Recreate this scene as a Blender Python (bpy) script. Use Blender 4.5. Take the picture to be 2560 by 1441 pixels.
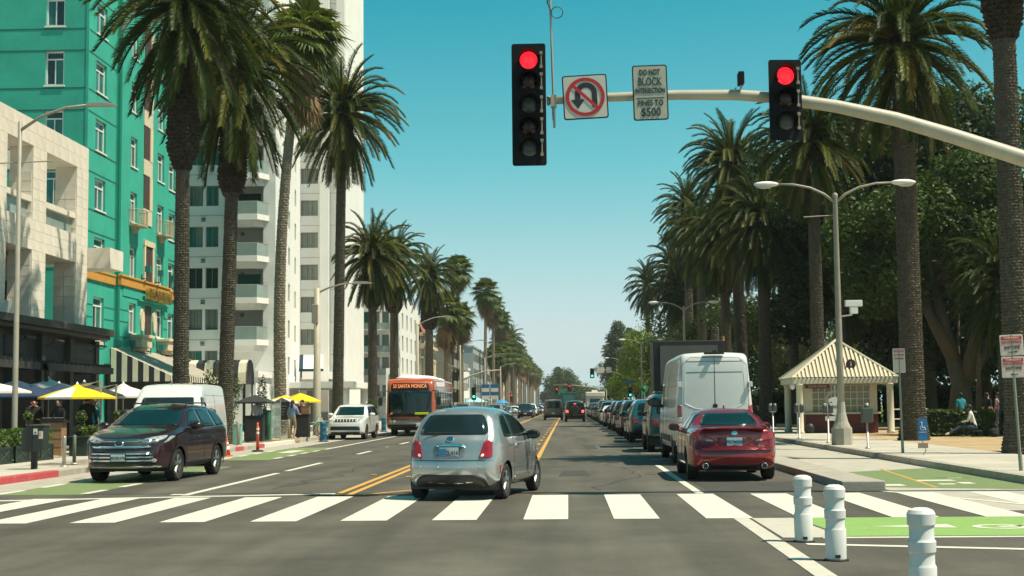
import bpy, bmesh, math, random
from math import sin, cos, pi, radians, sqrt, atan2
from mathutils import Vector, Matrix
from mathutils.bvhtree import BVHTree

random.seed(7)
for o in list(bpy.data.objects):
    bpy.data.objects.remove(o)
SC = bpy.context.scene
COL = SC.collection

# ------------------------------------------------------------------ camera
# street runs along +Y, +X is to the right, the lens is 1.55 m above the road
cd = bpy.data.cameras.new('camera')
cam = bpy.data.objects.new('camera', cd)
COL.objects.link(cam)
cd.sensor_width = 36.0
cd.lens = 36.0 * 3556.0 / 2560.0
cd.clip_start = 0.5
cd.clip_end = 6000
yc = Vector((137, -291.5, 3556)).normalized()
zc = Vector((-0.013, 1, 0)); zc = (zc - yc * zc.dot(yc)).normalized()
xc = zc.cross(yc)
if xc.x < 0: xc = -xc
Rm = Matrix((xc, yc, zc))
rt, up, fw = Rm.col[0], Rm.col[1], Rm.col[2]
cam.matrix_world = Matrix(((rt.x, up.x, -fw.x, 0), (rt.y, up.y, -fw.y, 0), (rt.z, up.z, -fw.z, 1.55), (0, 0, 0, 1)))
SC.camera = cam

# ------------------------------------------------------------------ sky, sun, exposure
SUN_EL, SUN_AZ = radians(62), radians(106)      # azimuth measured from +Y towards +X
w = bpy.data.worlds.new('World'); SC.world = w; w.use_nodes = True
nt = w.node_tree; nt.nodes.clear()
sky = nt.nodes.new('ShaderNodeTexSky'); sky.sky_type = 'NISHITA'; sky.sun_disc = False
sky.sun_elevation = SUN_EL; sky.sun_rotation = SUN_AZ
sky.air_density = 1.0; sky.dust_density = 0.3; sky.ozone_density = 4.0; sky.altitude = 0
# the photograph's teal colour response, one even curve over the whole sky: brightness in, colour out
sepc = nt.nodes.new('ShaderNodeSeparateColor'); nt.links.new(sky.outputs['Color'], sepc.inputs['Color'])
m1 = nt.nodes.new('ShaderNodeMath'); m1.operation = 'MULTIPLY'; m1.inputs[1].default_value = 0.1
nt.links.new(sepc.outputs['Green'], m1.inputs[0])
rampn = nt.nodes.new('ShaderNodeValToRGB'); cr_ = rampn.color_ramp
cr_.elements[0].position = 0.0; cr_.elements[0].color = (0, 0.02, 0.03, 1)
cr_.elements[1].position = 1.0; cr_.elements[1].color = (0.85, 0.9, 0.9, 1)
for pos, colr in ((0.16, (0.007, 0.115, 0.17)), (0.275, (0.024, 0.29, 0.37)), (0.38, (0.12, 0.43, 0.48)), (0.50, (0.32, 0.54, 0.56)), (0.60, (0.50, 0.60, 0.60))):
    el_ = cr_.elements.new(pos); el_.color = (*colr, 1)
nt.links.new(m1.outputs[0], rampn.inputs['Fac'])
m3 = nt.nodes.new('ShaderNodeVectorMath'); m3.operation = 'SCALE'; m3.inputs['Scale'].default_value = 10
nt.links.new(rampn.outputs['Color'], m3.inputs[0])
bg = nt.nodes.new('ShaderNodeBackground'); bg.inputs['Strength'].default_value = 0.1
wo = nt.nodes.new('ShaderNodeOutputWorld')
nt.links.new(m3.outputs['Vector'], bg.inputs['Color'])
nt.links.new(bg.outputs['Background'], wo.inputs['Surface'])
sl = bpy.data.lights.new('sun', 'SUN'); sl.energy = 5.0; sl.angle = radians(0.53); sl.color = (1.0, 0.885, 0.69)
sun = bpy.data.objects.new('sun', sl); COL.objects.link(sun)
sd = Vector((sin(SUN_AZ) * cos(SUN_EL), cos(SUN_AZ) * cos(SUN_EL), sin(SUN_EL)))
sun.location = sd * 60
sun.rotation_euler = sd.to_track_quat('Z', 'Y').to_euler()
vs = SC.view_settings
vs.view_transform = 'Standard'; vs.look = 'None'; vs.exposure = 0.42; vs.gamma = 1.0; vs.use_curve_mapping = False
SC.render.engine = 'CYCLES'
SC.cycles.max_bounces = 6; SC.cycles.diffuse_bounces = 2; SC.cycles.glossy_bounces = 3
SC.cycles.transmission_bounces = 4; SC.cycles.transparent_max_bounces = 6; SC.cycles.volume_bounces = 0
SC.cycles.caustics_reflective = False; SC.cycles.caustics_refractive = False
SC.cycles.use_denoising = True

# ------------------------------------------------------------------ materials
MATS = {}
def mat(name, col, rough=0.7, var=0.12, scale=3.0, bump=0.0, bscale=40.0, metal=0.0, coat=0.0, spec=0.5, rnd=0.0, stretch=None, emit=None, es=1.0, trans=0.0, alpha=1.0, grime=0.0):
    if name in MATS: return MATS[name]
    m = bpy.data.materials.new(name); m.use_nodes = True
    t = m.node_tree; b = t.nodes['Principled BSDF']
    b.inputs['Roughness'].default_value = rough
    b.inputs['Metallic'].default_value = metal
    b.inputs['Coat Weight'].default_value = coat
    b.inputs['Coat Roughness'].default_value = 0.04
    b.inputs['Specular IOR Level'].default_value = spec
    b.inputs['Alpha'].default_value = alpha
    b.inputs['Transmission Weight'].default_value = trans
    tc = t.nodes.new('ShaderNodeTexCoord'); src = tc.outputs['Object']
    if stretch:
        mp = t.nodes.new('ShaderNodeMapping'); mp.inputs['Scale'].default_value = stretch
        t.links.new(src, mp.inputs['Vector']); src = mp.outputs['Vector']
    c = (*col, 1)
    last = None
    if var > 0:
        nz = t.nodes.new('ShaderNodeTexNoise'); nz.inputs['Scale'].default_value = scale; nz.inputs['Detail'].default_value = 6; nz.inputs['Roughness'].default_value = 0.65
        t.links.new(src, nz.inputs['Vector'])
        rp = t.nodes.new('ShaderNodeValToRGB')
        rp.color_ramp.elements[0].position = 0.28; rp.color_ramp.elements[1].position = 0.72
        rp.color_ramp.elements[0].color = tuple(max(0, x * (1 - var)) for x in col) + (1,)
        rp.color_ramp.elements[1].color = tuple(min(1, x * (1 + var)) for x in col) + (1,)
        t.links.new(nz.outputs['Fac'], rp.inputs['Fac'])
        last = rp.outputs['Color']
    if rnd > 0:
        oi = t.nodes.new('ShaderNodeObjectInfo')
        hs = t.nodes.new('ShaderNodeHueSaturation')
        mr = t.nodes.new('ShaderNodeMapRange'); mr.inputs['To Min'].default_value = 1 - rnd; mr.inputs['To Max'].default_value = 1 + rnd
        t.links.new(oi.outputs['Random'], mr.inputs['Value']); t.links.new(mr.outputs['Result'], hs.inputs['Value'])
        if last: t.links.new(last, hs.inputs['Color'])
        else: hs.inputs['Color'].default_value = c
        last = hs.outputs['Color']
    if grime > 0:
        n2 = t.nodes.new('ShaderNodeTexNoise'); n2.inputs['Scale'].default_value = 0.9; n2.inputs['Detail'].default_value = 8; n2.inputs['Roughness'].default_value = 0.7
        mp2 = t.nodes.new('ShaderNodeMapping'); mp2.inputs['Scale'].default_value = (1, 1, 0.18)
        t.links.new(tc.outputs['Object'], mp2.inputs['Vector']); t.links.new(mp2.outputs['Vector'], n2.inputs['Vector'])
        mx = t.nodes.new('ShaderNodeMix'); mx.data_type = 'RGBA'; mx.blend_type = 'MULTIPLY'
        r2 = t.nodes.new('ShaderNodeMapRange'); r2.inputs['From Min'].default_value = 0.52; r2.inputs['From Max'].default_value = 0.75; r2.inputs['To Max'].default_value = grime
        t.links.new(n2.outputs['Fac'], r2.inputs['Value']); t.links.new(r2.outputs['Result'], mx.inputs['Factor'])
        if last: t.links.new(last, mx.inputs['A'])
        else: mx.inputs['A'].default_value = c
        mx.inputs['B'].default_value = (0.62, 0.58, 0.5, 1)
        last = mx.outputs['Result']
    if last: t.links.new(last, b.inputs['Base Color'])
    else: b.inputs['Base Color'].default_value = c
    if bump > 0:
        nb = t.nodes.new('ShaderNodeTexNoise'); nb.inputs['Scale'].default_value = bscale; nb.inputs['Detail'].default_value = 4
        t.links.new(src, nb.inputs['Vector'])
        bp = t.nodes.new('ShaderNodeBump'); bp.inputs['Strength'].default_value = bump; bp.inputs['Distance'].default_value = 0.02
        t.links.new(nb.outputs['Fac'], bp.inputs['Height']); t.links.new(bp.outputs['Normal'], b.inputs['Normal'])
    if emit:
        b.inputs['Emission Color'].default_value = (*emit, 1); b.inputs['Emission Strength'].default_value = es
    MATS[name] = m
    return m

# ------------------------------------------------------------------ mesh collector
class MB:
    def __init__(s): s.v = []; s.f = []; s.m = []
    def add(s, vs, fs, mi=0):
        n = len(s.v); s.v.extend(tuple(p) for p in vs)
        for f in fs: s.f.append(tuple(i + n for i in f)); s.m.append(mi)
        return s
    def box(s, x0, x1, y0, y1, z0, z1, mi=0):
        s.add([(x0,y0,z0),(x1,y0,z0),(x1,y1,z0),(x0,y1,z0),(x0,y0,z1),(x1,y0,z1),(x1,y1,z1),(x0,y1,z1)],
              [(0,3,2,1),(4,5,6,7),(0,1,5,4),(1,2,6,5),(2,3,7,6),(3,0,4,7)], mi); return s
    def cbox(s, c, size, rz=0, mi=0, rx=0, ry=0):
        M = Matrix.Rotation(rz, 3, 'Z') @ Matrix.Rotation(ry, 3, 'Y') @ Matrix.Rotation(rx, 3, 'X')
        h = [x / 2 for x in size]; pts = []
        for z in (-h[2], h[2]):
            for x, y in ((-h[0],-h[1]),(h[0],-h[1]),(h[0],h[1]),(-h[0],h[1])):
                pts.append(Vector(c) + M @ Vector((x, y, z)))
        s.add(pts, [(0,3,2,1),(4,5,6,7),(0,1,5,4),(1,2,6,5),(2,3,7,6),(3,0,4,7)], mi); return s
    def quad(s, a, b, c, d, mi=0): s.add([a,b,c,d], [(0,1,2,3)], mi); return s
    def prism(s, pts, axis, a, b, mi=0):
        # pts: 2-D polygon; axis 'x' -> (y,z), 'y' -> (x,z), 'z' -> (x,y)
        def P(p, t): return {'x': (t,p[0],p[1]), 'y': (p[0],t,p[1]), 'z': (p[0],p[1],t)}[axis]
        n = len(pts)
        ar = sum(pts[i][0]*pts[(i+1)%n][1]-pts[(i+1)%n][0]*pts[i][1] for i in range(n))
        if ar < 0: pts = pts[::-1]
        if axis == 'y': a, b = b, a
        v = [P(p, a) for p in pts] + [P(p, b) for p in pts]
        fs = [tuple(range(n))[::-1], tuple(range(n, 2*n))] + [(i, (i+1)%n, n+(i+1)%n, n+i) for i in range(n)]
        s.add(v, fs, mi); return s
    def tube(s, path, r, n=10, mi=0, caps=True):
        path = [Vector(p) for p in path]; k = len(path)
        rs = r if isinstance(r, (list, tuple)) else [r] * k
        rings = []; ref = None
        for i, p in enumerate(path):
            d = (path[min(i+1,k-1)] - path[max(i-1,0)]).normalized()
            if ref is None:
                ref = Vector((0,0,1)) if abs(d.z) < 0.9 else Vector((1,0,0))
            a = d.cross(ref).normalized(); b = a.cross(d).normalized(); ref = b
            rings.append([p + (a*cos(2*pi*j/n) + b*sin(2*pi*j/n)) * rs[i] for j in range(n)])
        vs = [q for g in rings for q in g]
        fs = [(i*n+j, i*n+(j+1)%n, (i+1)*n+(j+1)%n, (i+1)*n+j) for i in range(k-1) for j in range(n)]
        if caps: fs += [tuple(range(n))[::-1], tuple((k-1)*n+j for j in range(n))]
        s.add(vs, fs, mi); return s
    def lathe(s, prof, n=16, c=(0,0,0), axis='z', mi=0, caps=True):
        k = len(prof); vs = []
        for r, z in prof:
            for j in range(n):
                a = 2*pi*j/n
                p = (r*cos(a), r*sin(a), z)
                if axis == 'x': p = (z, r*cos(a), r*sin(a))
                elif axis == 'y': p = (r*sin(a), z, r*cos(a))
                vs.append((p[0]+c[0], p[1]+c[1], p[2]+c[2]))
        fs = [(i*n+j, i*n+(j+1)%n, (i+1)*n+(j+1)%n, (i+1)*n+j) for i in range(k-1) for j in range(n)]
        if caps: fs += [tuple(range(n))[::-1], tuple((k-1)*n+j for j in range(n))]
        s.add(vs, fs, mi); return s
    def sphere(s, c, r, n=12, m=8, mi=0):
        if not isinstance(r, (tuple, list)): r = (r, r, r)
        vs = [(c[0],c[1],c[2]-r[2])]
        for i in range(1, m):
            t = -pi/2 + pi*i/m
            for j in range(n): vs.append((c[0]+r[0]*cos(t)*cos(2*pi*j/n), c[1]+r[1]*cos(t)*sin(2*pi*j/n), c[2]+r[2]*sin(t)))
        vs.append((c[0],c[1],c[2]+r[2]))
        fs = [(0, 1+(j+1)%n, 1+j) for j in range(n)]
        fs += [(1+i*n+j, 1+i*n+(j+1)%n, 1+(i+1)*n+(j+1)%n, 1+(i+1)*n+j) for i in range(m-2) for j in range(n)]
        t = len(vs)-1; b = 1+(m-2)*n
        fs += [(b+j, b+(j+1)%n, t) for j in range(n)]
        s.add(vs, fs, mi); return s
    def xform(s, M):
        s.v = [tuple(M @ Vector(p)) for p in s.v]; return s
    def join(s, o, M=None, mi=None):
        n = len(s.v)
        s.v.extend(tuple(M @ Vector(p)) if M else p for p in o.v)
        for f, m in zip(o.f, o.m): s.f.append(tuple(i+n for i in f)); s.m.append(m if mi is None else mi)
        return s
    def mesh(s, name, mats, smooth=False):
        me = bpy.data.meshes.new(name); me.from_pydata(s.v, [], s.f)
        if not isinstance(mats, (list, tuple)): mats = [mats]
        for m in mats: me.materials.append(m)
        if len(mats) > 1: me.polygons.foreach_set('material_index', s.m)
        if smooth: me.polygons.foreach_set('use_smooth', [True] * len(s.f))
        me.update()
        return me
    def build(s, name, mats, parent=None, smooth=False, loc=None, rz=0, bevel=0):
        o = bpy.data.objects.new(name, s.mesh(name, mats, smooth)); COL.objects.link(o)
        if parent: o.parent = parent
        if loc: o.location = loc
        if rz: o.rotation_euler = (0, 0, rz)
        if bevel:
            b = o.modifiers.new('bevel', 'BEVEL'); b.width = bevel; b.segments = 2; b.limit_method = 'ANGLE'
        if smooth == 'auto':
            pass
        return o

def tag(o, label=None, cat=None, group=None, kind=None):
    if label: o['label'] = label
    if cat: o['category'] = cat
    if group: o['group'] = group
    if kind: o['kind'] = kind
    return o
def thing(name, label, cat, loc=(0,0,0), rz=0, group=None):
    o = bpy.data.objects.new(name, None); COL.objects.link(o)
    o.empty_display_size = 0.2
    o.location = loc; o.rotation_euler = (0, 0, rz)
    return tag(o, label, cat, group)
def inst(name, me, parent=None, loc=(0,0,0), rot=(0,0,0), sc=(1,1,1)):
    o = bpy.data.objects.new(name, me); COL.objects.link(o)
    if parent: o.parent = parent
    o.location = loc; o.rotation_euler = rot; o.scale = sc
    return o
KIDS = {}
def copy_tree(o, parent=None):
    c = o.copy(); COL.objects.link(c); c.parent = parent
    for ch in o.children: copy_tree(ch, c)
    return c
def smooth_by_angle(o, ang=40):
    me = o.data
    me.polygons.foreach_set('use_smooth', [True] * len(me.polygons))
    try: me.set_sharp_from_angle(angle=radians(ang))
    except Exception: pass
    return o
WORK = bpy.data.scenes.new('workbench')      # small scratch scene so that evaluating one object stays quick
def evaluated_mesh(ob):
    WORK.collection.objects.link(ob)
    with bpy.context.temp_override(scene=WORK, view_layer=WORK.view_layers[0]):
        dg = bpy.context.evaluated_depsgraph_get(); dg.update()
        me = bpy.data.meshes.new_from_object(ob.evaluated_get(dg))
    WORK.collection.objects.unlink(ob)
    return me
def text_mesh(body, size, depth=0.004, align='CENTER', bold=0.0, shear=0, xs=1.0, spacing=1.0, fit=None):
    cu = bpy.data.curves.new('txt', 'FONT'); cu.body = body; cu.size = size; cu.extrude = depth
    cu.align_x = align; cu.align_y = 'CENTER'; cu.offset = bold; cu.space_character = spacing; cu.resolution_u = 3; cu.shear = shear
    ob = bpy.data.objects.new('txt', cu)
    me = evaluated_mesh(ob)
    bpy.data.objects.remove(ob); bpy.data.curves.remove(cu)
    if fit:
        xx = [v.co.x for v in me.vertices]; xs = fit / (max(xx)-min(xx))
    if xs != 1.0:
        for v in me.vertices: v.co.x *= xs
    me.materials.clear()
    return me
def text(name, body, size, m, parent, loc, rot=(pi/2, 0, 0), **k):
    # text drawn in its own XY plane; rot (90,0,0) stands it up facing -Y
    me = text_mesh(body, size, **k); me.name = name; me.materials.append(m)
    return inst(name, me, parent, loc, rot)
# ================================================================== palette
M_asph = mat('asphalt', (0.092, 0.084, 0.066), 0.72, 0.3, 0.5, 0.5, 60, spec=0.4)
def _asphalt_detail(m):
    t = m.node_tree; b = t.nodes['Principled BSDF']
    src = b.inputs['Base Color'].links[0].from_socket
    tc = [n for n in t.nodes if n.type == 'TEX_COORD'][0]
    # aggregate speckle and long wheel-worn streaks
    n1 = t.nodes.new('ShaderNodeTexNoise'); n1.inputs['Scale'].default_value = 55; n1.inputs['Detail'].default_value = 3
    mp = t.nodes.new('ShaderNodeMapping'); mp.inputs['Scale'].default_value = (0.9, 0.05, 1)
    n2 = t.nodes.new('ShaderNodeTexNoise'); n2.inputs['Scale'].default_value = 1.2; n2.inputs['Detail'].default_value = 5
    t.links.new(tc.outputs['Object'], n1.inputs['Vector']); t.links.new(tc.outputs['Object'], mp.inputs['Vector']); t.links.new(mp.outputs['Vector'], n2.inputs['Vector'])
    r1 = t.nodes.new('ShaderNodeMapRange'); r1.inputs['From Min'].default_value = 0.3; r1.inputs['From Max'].default_value = 0.7; r1.inputs['To Min'].default_value = 0.78; r1.inputs['To Max'].default_value = 1.22
    r2 = t.nodes.new('ShaderNodeMapRange'); r2.inputs['From Min'].default_value = 0.3; r2.inputs['From Max'].default_value = 0.7; r2.inputs['To Min'].default_value = 0.70; r2.inputs['To Max'].default_value = 1.32
    t.links.new(n1.outputs['Fac'], r1.inputs['Value']); t.links.new(n2.outputs['Fac'], r2.inputs['Value'])
    mu = t.nodes.new('ShaderNodeMath'); mu.operation = 'MULTIPLY'
    t.links.new(r1.outputs['Result'], mu.inputs[0]); t.links.new(r2.outputs['Result'], mu.inputs[1])
    vm = t.nodes.new('ShaderNodeVectorMath'); vm.operation = 'SCALE'
    t.links.new(src, vm.inputs[0]); t.links.new(mu.outputs[0], vm.inputs['Scale'])
    t.links.new(vm.outputs['Vector'], b.inputs['Base Color'])
_asphalt_detail(M_asph)
M_asph2 = mat('asphalt_patch', (0.052, 0.05, 0.044), 0.85, 0.25, 2.0, 0.4, 60)
M_tar = mat('tar_joint', (0.022, 0.021, 0.02), 0.7, 0.2)
def worn_paint(name, col, wear=0.5, under=(0.085, 0.08, 0.07)):
    m = mat(name, col, 0.6, 0.07, 2.5)
    t = m.node_tree; b = t.nodes['Principled BSDF']; src = b.inputs['Base Color'].links[0].from_socket
    tc = [n for n in t.nodes if n.type == 'TEX_COORD'][0]
    n1 = t.nodes.new('ShaderNodeTexNoise'); n1.inputs['Scale'].default_value = 7; n1.inputs['Detail'].default_value = 9; n1.inputs['Roughness'].default_value = 0.75
    t.links.new(tc.outputs['Object'], n1.inputs['Vector'])
    r = t.nodes.new('ShaderNodeMapRange'); r.inputs['From Min'].default_value = 0.56; r.inputs['From Max'].default_value = 0.72; r.inputs['To Max'].default_value = wear
    t.links.new(n1.outputs['Fac'], r.inputs['Value'])
    mx = t.nodes.new('ShaderNodeMix'); mx.data_type = 'RGBA'; mx.inputs['B'].default_value = (*under, 1)
    t.links.new(r.outputs['Result'], mx.inputs['Factor']); t.links.new(src, mx.inputs['A']); t.links.new(mx.outputs['Result'], b.inputs['Base Color'])
    return m
M_wpaint = worn_paint('road_white', (0.66, 0.63, 0.54), 0.6)
M_wpaint2 = worn_paint('road_white_old', (0.52, 0.49, 0.42), 0.8)
M_ypaint = worn_paint('road_yellow', (0.62, 0.33, 0.06), 0.55)
M_gpaint = worn_paint('bike_green', (0.24, 0.40, 0.11), 0.7)
M_gpaint2 = worn_paint('bike_green_old', (0.175, 0.235, 0.095), 0.9)
M_conc = mat('concrete', (0.46, 0.43, 0.36), 0.9, 0.14, 1.6, 0.25, 50, rnd=0.08)
M_conc2 = mat('concrete_gutter', (0.38, 0.355, 0.30), 0.9, 0.2, 2.2, 0.3, 40, rnd=0.08)
M_joint = mat('joint_dirt', (0.16, 0.145, 0.12), 0.95, 0.2)
M_redkerb = worn_paint('red_kerb', (0.48, 0.07, 0.08), 0.85, (0.42, 0.36, 0.31))
M_whitekerb = worn_paint('white_kerb', (0.72, 0.69, 0.62), 0.5, (0.4, 0.37, 0.32))
M_dirt = mat('bare_earth', (0.40, 0.29, 0.16), 0.95, 0.28, 0.9, 0.5, 30)
M_lawn = mat('lawn', (0.075, 0.14, 0.022), 0.9, 0.3, 4, 0.6, 90)
M_terr = mat('far_ground', (0.22, 0.2, 0.15), 0.95, 0.2, 0.05)

# ================================================================== ground, road, pavements
ground = tag(MB().box(-4000, 4000, -600, 5600, -1.5, -0.03).build('ground', M_terr), kind='structure')
road = tag(MB().box(-90, 8.6, -25, 1500, -0.25, 0.0).build('road', M_asph), kind='structure')
def mark(name, pts, m, z=0.004, parent=None):
    b = MB(); n = len(pts)
    b.prism(pts, 'z', z - 0.003, z + 0.0015)
    return b.build(name, m, parent or road)
def rect(name, x0, x1, y0, y1, m, z=0.004, parent=None): return mark(name, [(x0,y0),(x1,y0),(x1,y1),(x0,y1)], m, z, parent)
rng = random.Random(3)
# crosswalk
for k in range(-10, 8):
    x0 = -0.62 + 1.237 * k
    e = [rng.uniform(-0.03, 0.03) for _ in range(4)]
    mark('crosswalk_stripe', [(x0+e[0]*.4, 19.45 - 0.012*abs(x0)), (x0+0.62+e[1]*.4, 19.45 - 0.012*abs(x0+.6)), (x0+0.62+e[2]*.4, 24.62+e[3]), (x0+e[0]*.4, 24.62+e[3])], M_wpaint, 0.006)
mark('stop_line', [(-11.2, 23.75), (-4.05, 25.42), (-4.05, 25.66), (-11.2, 24.0)], M_wpaint)
# tar joint across the street, patches
mark('tar_joint', [(-11.5, 26.05), (5.0, 25.15), (5.0, 25.22), (-11.5, 26.12)], M_tar, 0.002)
mark('tar_joint', [(-4.0, 25.0), (-1.0, 25.02), (-1.0, 25.1), (-4.0, 25.08)], M_tar, 0.0025)
mark('asphalt_patch', [(2.5, 25.3), (4.8, 25.3), (4.8, 28.2), (2.5, 28.4)], M_asph2, 0.0022)
mark('asphalt_patch', [(-0.2, 31.0), (0.5, 31.2), (0.4, 33.9), (-0.1, 33.7)], M_asph2, 0.0022)
mark('asphalt_patch', [(0.7, 50.0), (1.05, 50.1), (1.0, 55.0), (0.6, 54.7)], M_asph2, 0.0022)
def crack(x, y, dx, dy, n, w_=.012):
    b = MB(); p = [(x, y)]
    for i in range(n): x += dx + rng.uniform(-.5, .5)*abs(dy); y += dy + rng.uniform(-.5, .5)*abs(dx); p.append((x, y))
    for (a, c) in zip(p, p[1:]):
        l = sqrt((c[0]-a[0])**2+(c[1]-a[1])**2); nx, ny = -(c[1]-a[1])/l*w_, (c[0]-a[0])/l*w_
        b.quad((a[0]-nx, a[1]-ny, .0028), (c[0]-nx, c[1]-ny, .0028), (c[0]+nx, c[1]+ny, .0028), (a[0]+nx, a[1]+ny, .0028))
    b.build('tar_seam', M_tar, road)
crack(.6, 26, .03, .9, 22, .014); crack(-2.6, 36, .02, 1.1, 24, .014); crack(-5.6, 27, -.01, 1.0, 20, .012)
# yellow centre lines
for dx in (-4.10, -3.86):
    rect('yellow_line', dx-0.055, dx+0.055, 25.0, 148, M_ypaint)
mark('yellow_line', [(-3.72, 25.05), (-3.6, 25.05), (-0.93, 29.6), (-1.05, 29.6)], M_ypaint, 0.005)
rect('yellow_line', -0.93, -0.80, 29.6, 420, M_ypaint)
for k in range(40): rect('yellow_dash', -1.18, -1.07, 44+6*k, 45.6+6*k, M_ypaint)
for k in range(14): rect('road_stud', -1.3, -1.18, 42.2+6*k, 42.35+6*k, M_ypaint, 0.012)
rect('road_stud', -4.55, -4.4, 25.1, 25.35, M_ypaint, 0.012); rect('road_stud', -3.55, -3.4, 31.2, 31.5, M_ypaint, 0.012); rect('road_stud', -4.45, -4.33, 32.2, 32.4, M_ypaint, 0.012)
rect('yellow_line', -4.10, -3.98, 150, 420, M_ypaint)
# white lane lines
rect('lane_line', -6.92, -6.78, 25.35, 33.6, M_wpaint); rect('lane_line', -6.92, -6.78, 34.7, 39.6, M_wpaint)
rect('road_stud', -7.1, -6.9, 25.3, 25.6, M_wpaint, 0.012)
for k in range(26): rect('lane_dash', -6.92, -6.78, 46.5+12*k, 49.6+12*k, M_wpaint); 
for k in range(12): rect('road_stud', -6.9, -6.8, 54+12*k, 54.3+12*k, M_wpaint, 0.012)
# left cycle lane
rect('bike_lane_paint', -10.45, -8.85, 25.8, 37.5, M_gpaint2, 0.003); rect('bike_lane_paint', -10.45, -8.85, 42.0, 54.5, M_gpaint2, 0.003)
for y0 in (26, 28.2, 30.4, 32.6, 34.8, 43, 45.2, 47.4, 49.6):
    rect('bike_lane_dash', -8.95, -8.80, y0, y0+1.2, M_wpaint, 0.006); rect('bike_lane_dash', -10.55, -10.40, y0, y0+1.2, M_wpaint, 0.006)
rect('bike_symbol', -9.9, -9.4, 48.5, 51.0, M_wpaint, 0.006)
rect('bike_lane_line', -8.92, -8.78, 52, 330, M_wpaint, 0.006); rect('bike_lane_line', -10.5, -10.4, 54.5, 330, M_wpaint2, 0.006)
# right edge line, buffer, cycle crossing
rect('edge_line', 2.20, 2.34, 24.8, 36.2, M_wpaint)
mark('edge_line', [(2.17, 9), (2.37, 9), (2.42, 19.4), (2.22, 19.4)], worn_paint('road_white_worn', (0.56, 0.53, 0.45), 0.75), 0.005)
mark('edge_paint', [(2.46, 16.6), (3.15, 16.6), (3.0, 19.4), (2.46, 19.4)], M_wpaint2, 0.005)
mark('bike_crossing_paint', [(3.2, 16.75), (9.5, 16.75), (9.5, 19.42), (3.05, 19.42)], M_gpaint, 0.003)
rect('bike_crossing_line', 2.9, 9.5, 16.5, 16.64, M_wpaint, 0.005)
mark('bike_crossing_line', [(2.6, 15.75), (9.5, 13.6), (9.5, 13.75), (2.6, 15.93)], M_wpaint, 0.005)
mark('bike_crossing_line', [(5.3, 25.2), (5.45, 25.2), (8.8, 16.8), (8.62, 16.8)], M_wpaint, 0.007)
mark('bike_symbol', [(3.75, 18.0), (4.75, 17.75), (4.75, 18.25)], M_wpaint, 0.006)
for cx, cy in ((5.3, 17.85), (6.0, 18.1)):
    b = MB()
    for j in range(20):
        a0, a1 = 2*pi*j/20, 2*pi*(j+1)/20
        b.add([(cx+.34*cos(a0), cy+.32*sin(a0), .0075), (cx+.34*cos(a1), cy+.32*sin(a1), .0075), (cx+.24*cos(a1), cy+.21*sin(a1), .0075), (cx+.24*cos(a0), cy+.21*sin(a0), .0075)], [(0,1,2,3)])
    b.build('bike_symbol', M_wpaint, road)
mark('bike_symbol', [(5.3, 17.8), (6.05, 18.02), (6.0, 18.14), (5.25, 17.92)], M_wpaint, 0.006)
# parking ticks along the right-hand row
for k in range(24): rect('parking_tick', 2.32, 2.98, 40.0+5.2*k, 40.16+5.2*k, M_wpaint)

# right: kerbed buffer, concrete cycle track, pavement, park earth
buffer = tag(MB().box(4.85, 5.62, 25.6, 420, -0.05, 0.15).build('kerb_buffer', M_conc2, bevel=0.02), kind='structure')
track = tag(MB().box(5.62, 8.45, 20.5, 600, -0.2, 0.003).build('cycle_track', M_conc2), kind='structure')
mark('track_paint', [(5.7, 26.2), (8.35, 25.2), (8.35, 33.5), (5.7, 31.5)], M_gpaint2, 0.006, track)
mark('track_line', [(6.55, 25.9), (6.62, 25.9), (7.2, 33.0), (7.13, 33.0)], M_ypaint, 0.009, track)
for x0, y0, x1, y1 in ((5.8, 26.5, 6.2, 27.0), (5.75, 28.6, 6.15, 29.2), (6.9, 26.8, 7.2, 27.1), (7.35, 27.0, 7.6, 27.5), (6.8, 28.0, 7.5, 28.4), (7.6, 29, 7.9, 29.2)):
    rect('track_symbol', x0, x1, y0, y1, M_wpaint, 0.01, track)
def slab_field(parent, x0, x1, y0, y1, nx, ny, z, m, skip=None):
    r = random.Random(int(x0*10)); meshes = {}
    w, d = (x1-x0)/nx, (y1-y0)/ny
    me = MB().box(-w/2+.009, w/2-.009, -d/2+.009, d/2-.009, -0.03, 0).mesh('paving_slab', m)
    for i in range(nx):
        for j in range(ny):
            cx, cy = x0+(i+.5)*w, y0+(j+.5)*d
            if skip and skip(cx, cy, w, d): continue
            inst('paving_slab', me, parent, (cx, cy, z + r.uniform(0, .005)))
pav_r = tag(MB().box(8.62, 11.7, 20.5, 700, -0.2, 0.138).build('pavement_right', M_joint), kind='structure')
slab_field(pav_r, 8.62, 11.7, 21.5, 81.5, 2, 40, 0.152, M_conc)
tag(MB().box(8.62, 11.7, 81.5, 700, 0.139, 0.155).build('pavement_right_far', M_conc), kind='structure')
def kerb(name, x0, x1, y0, y1, step, mats):
    k = tag(MB().box(x0+.01, x1-.01, y0, y1, -0.15, 0.13).build(name, M_joint), kind='structure')
    n = int((y1-y0)/step)
    for i in range(n):
        MB().box(x0, x1, y0+i*step+.006, y0+(i+1)*step-.006, -0.1, 0.155).build('kerb_stone', mats(y0+i*step), k, bevel=0.015)
    return k
kerb('kerb_right', 8.42, 8.62, 20.5, 110.5, 3.0, lambda y: M_conc2)
tag(MB().box(8.42, 8.62, 110.5, 700, -0.1, 0.155).build('kerb_right_far', M_conc2), kind='structure')
park = tag(MB().box(11.7, 260, 18, 900, -0.2, 0.13).build('park_ground', M_dirt), kind='structure')
tag(MB().prism([(11.72, 30), (30, 30), (30, 37.5), (15, 38.6), (11.72, 37.0)], 'z', 0.05, 0.16).build('lawn', M_lawn), kind='structure')
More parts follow.
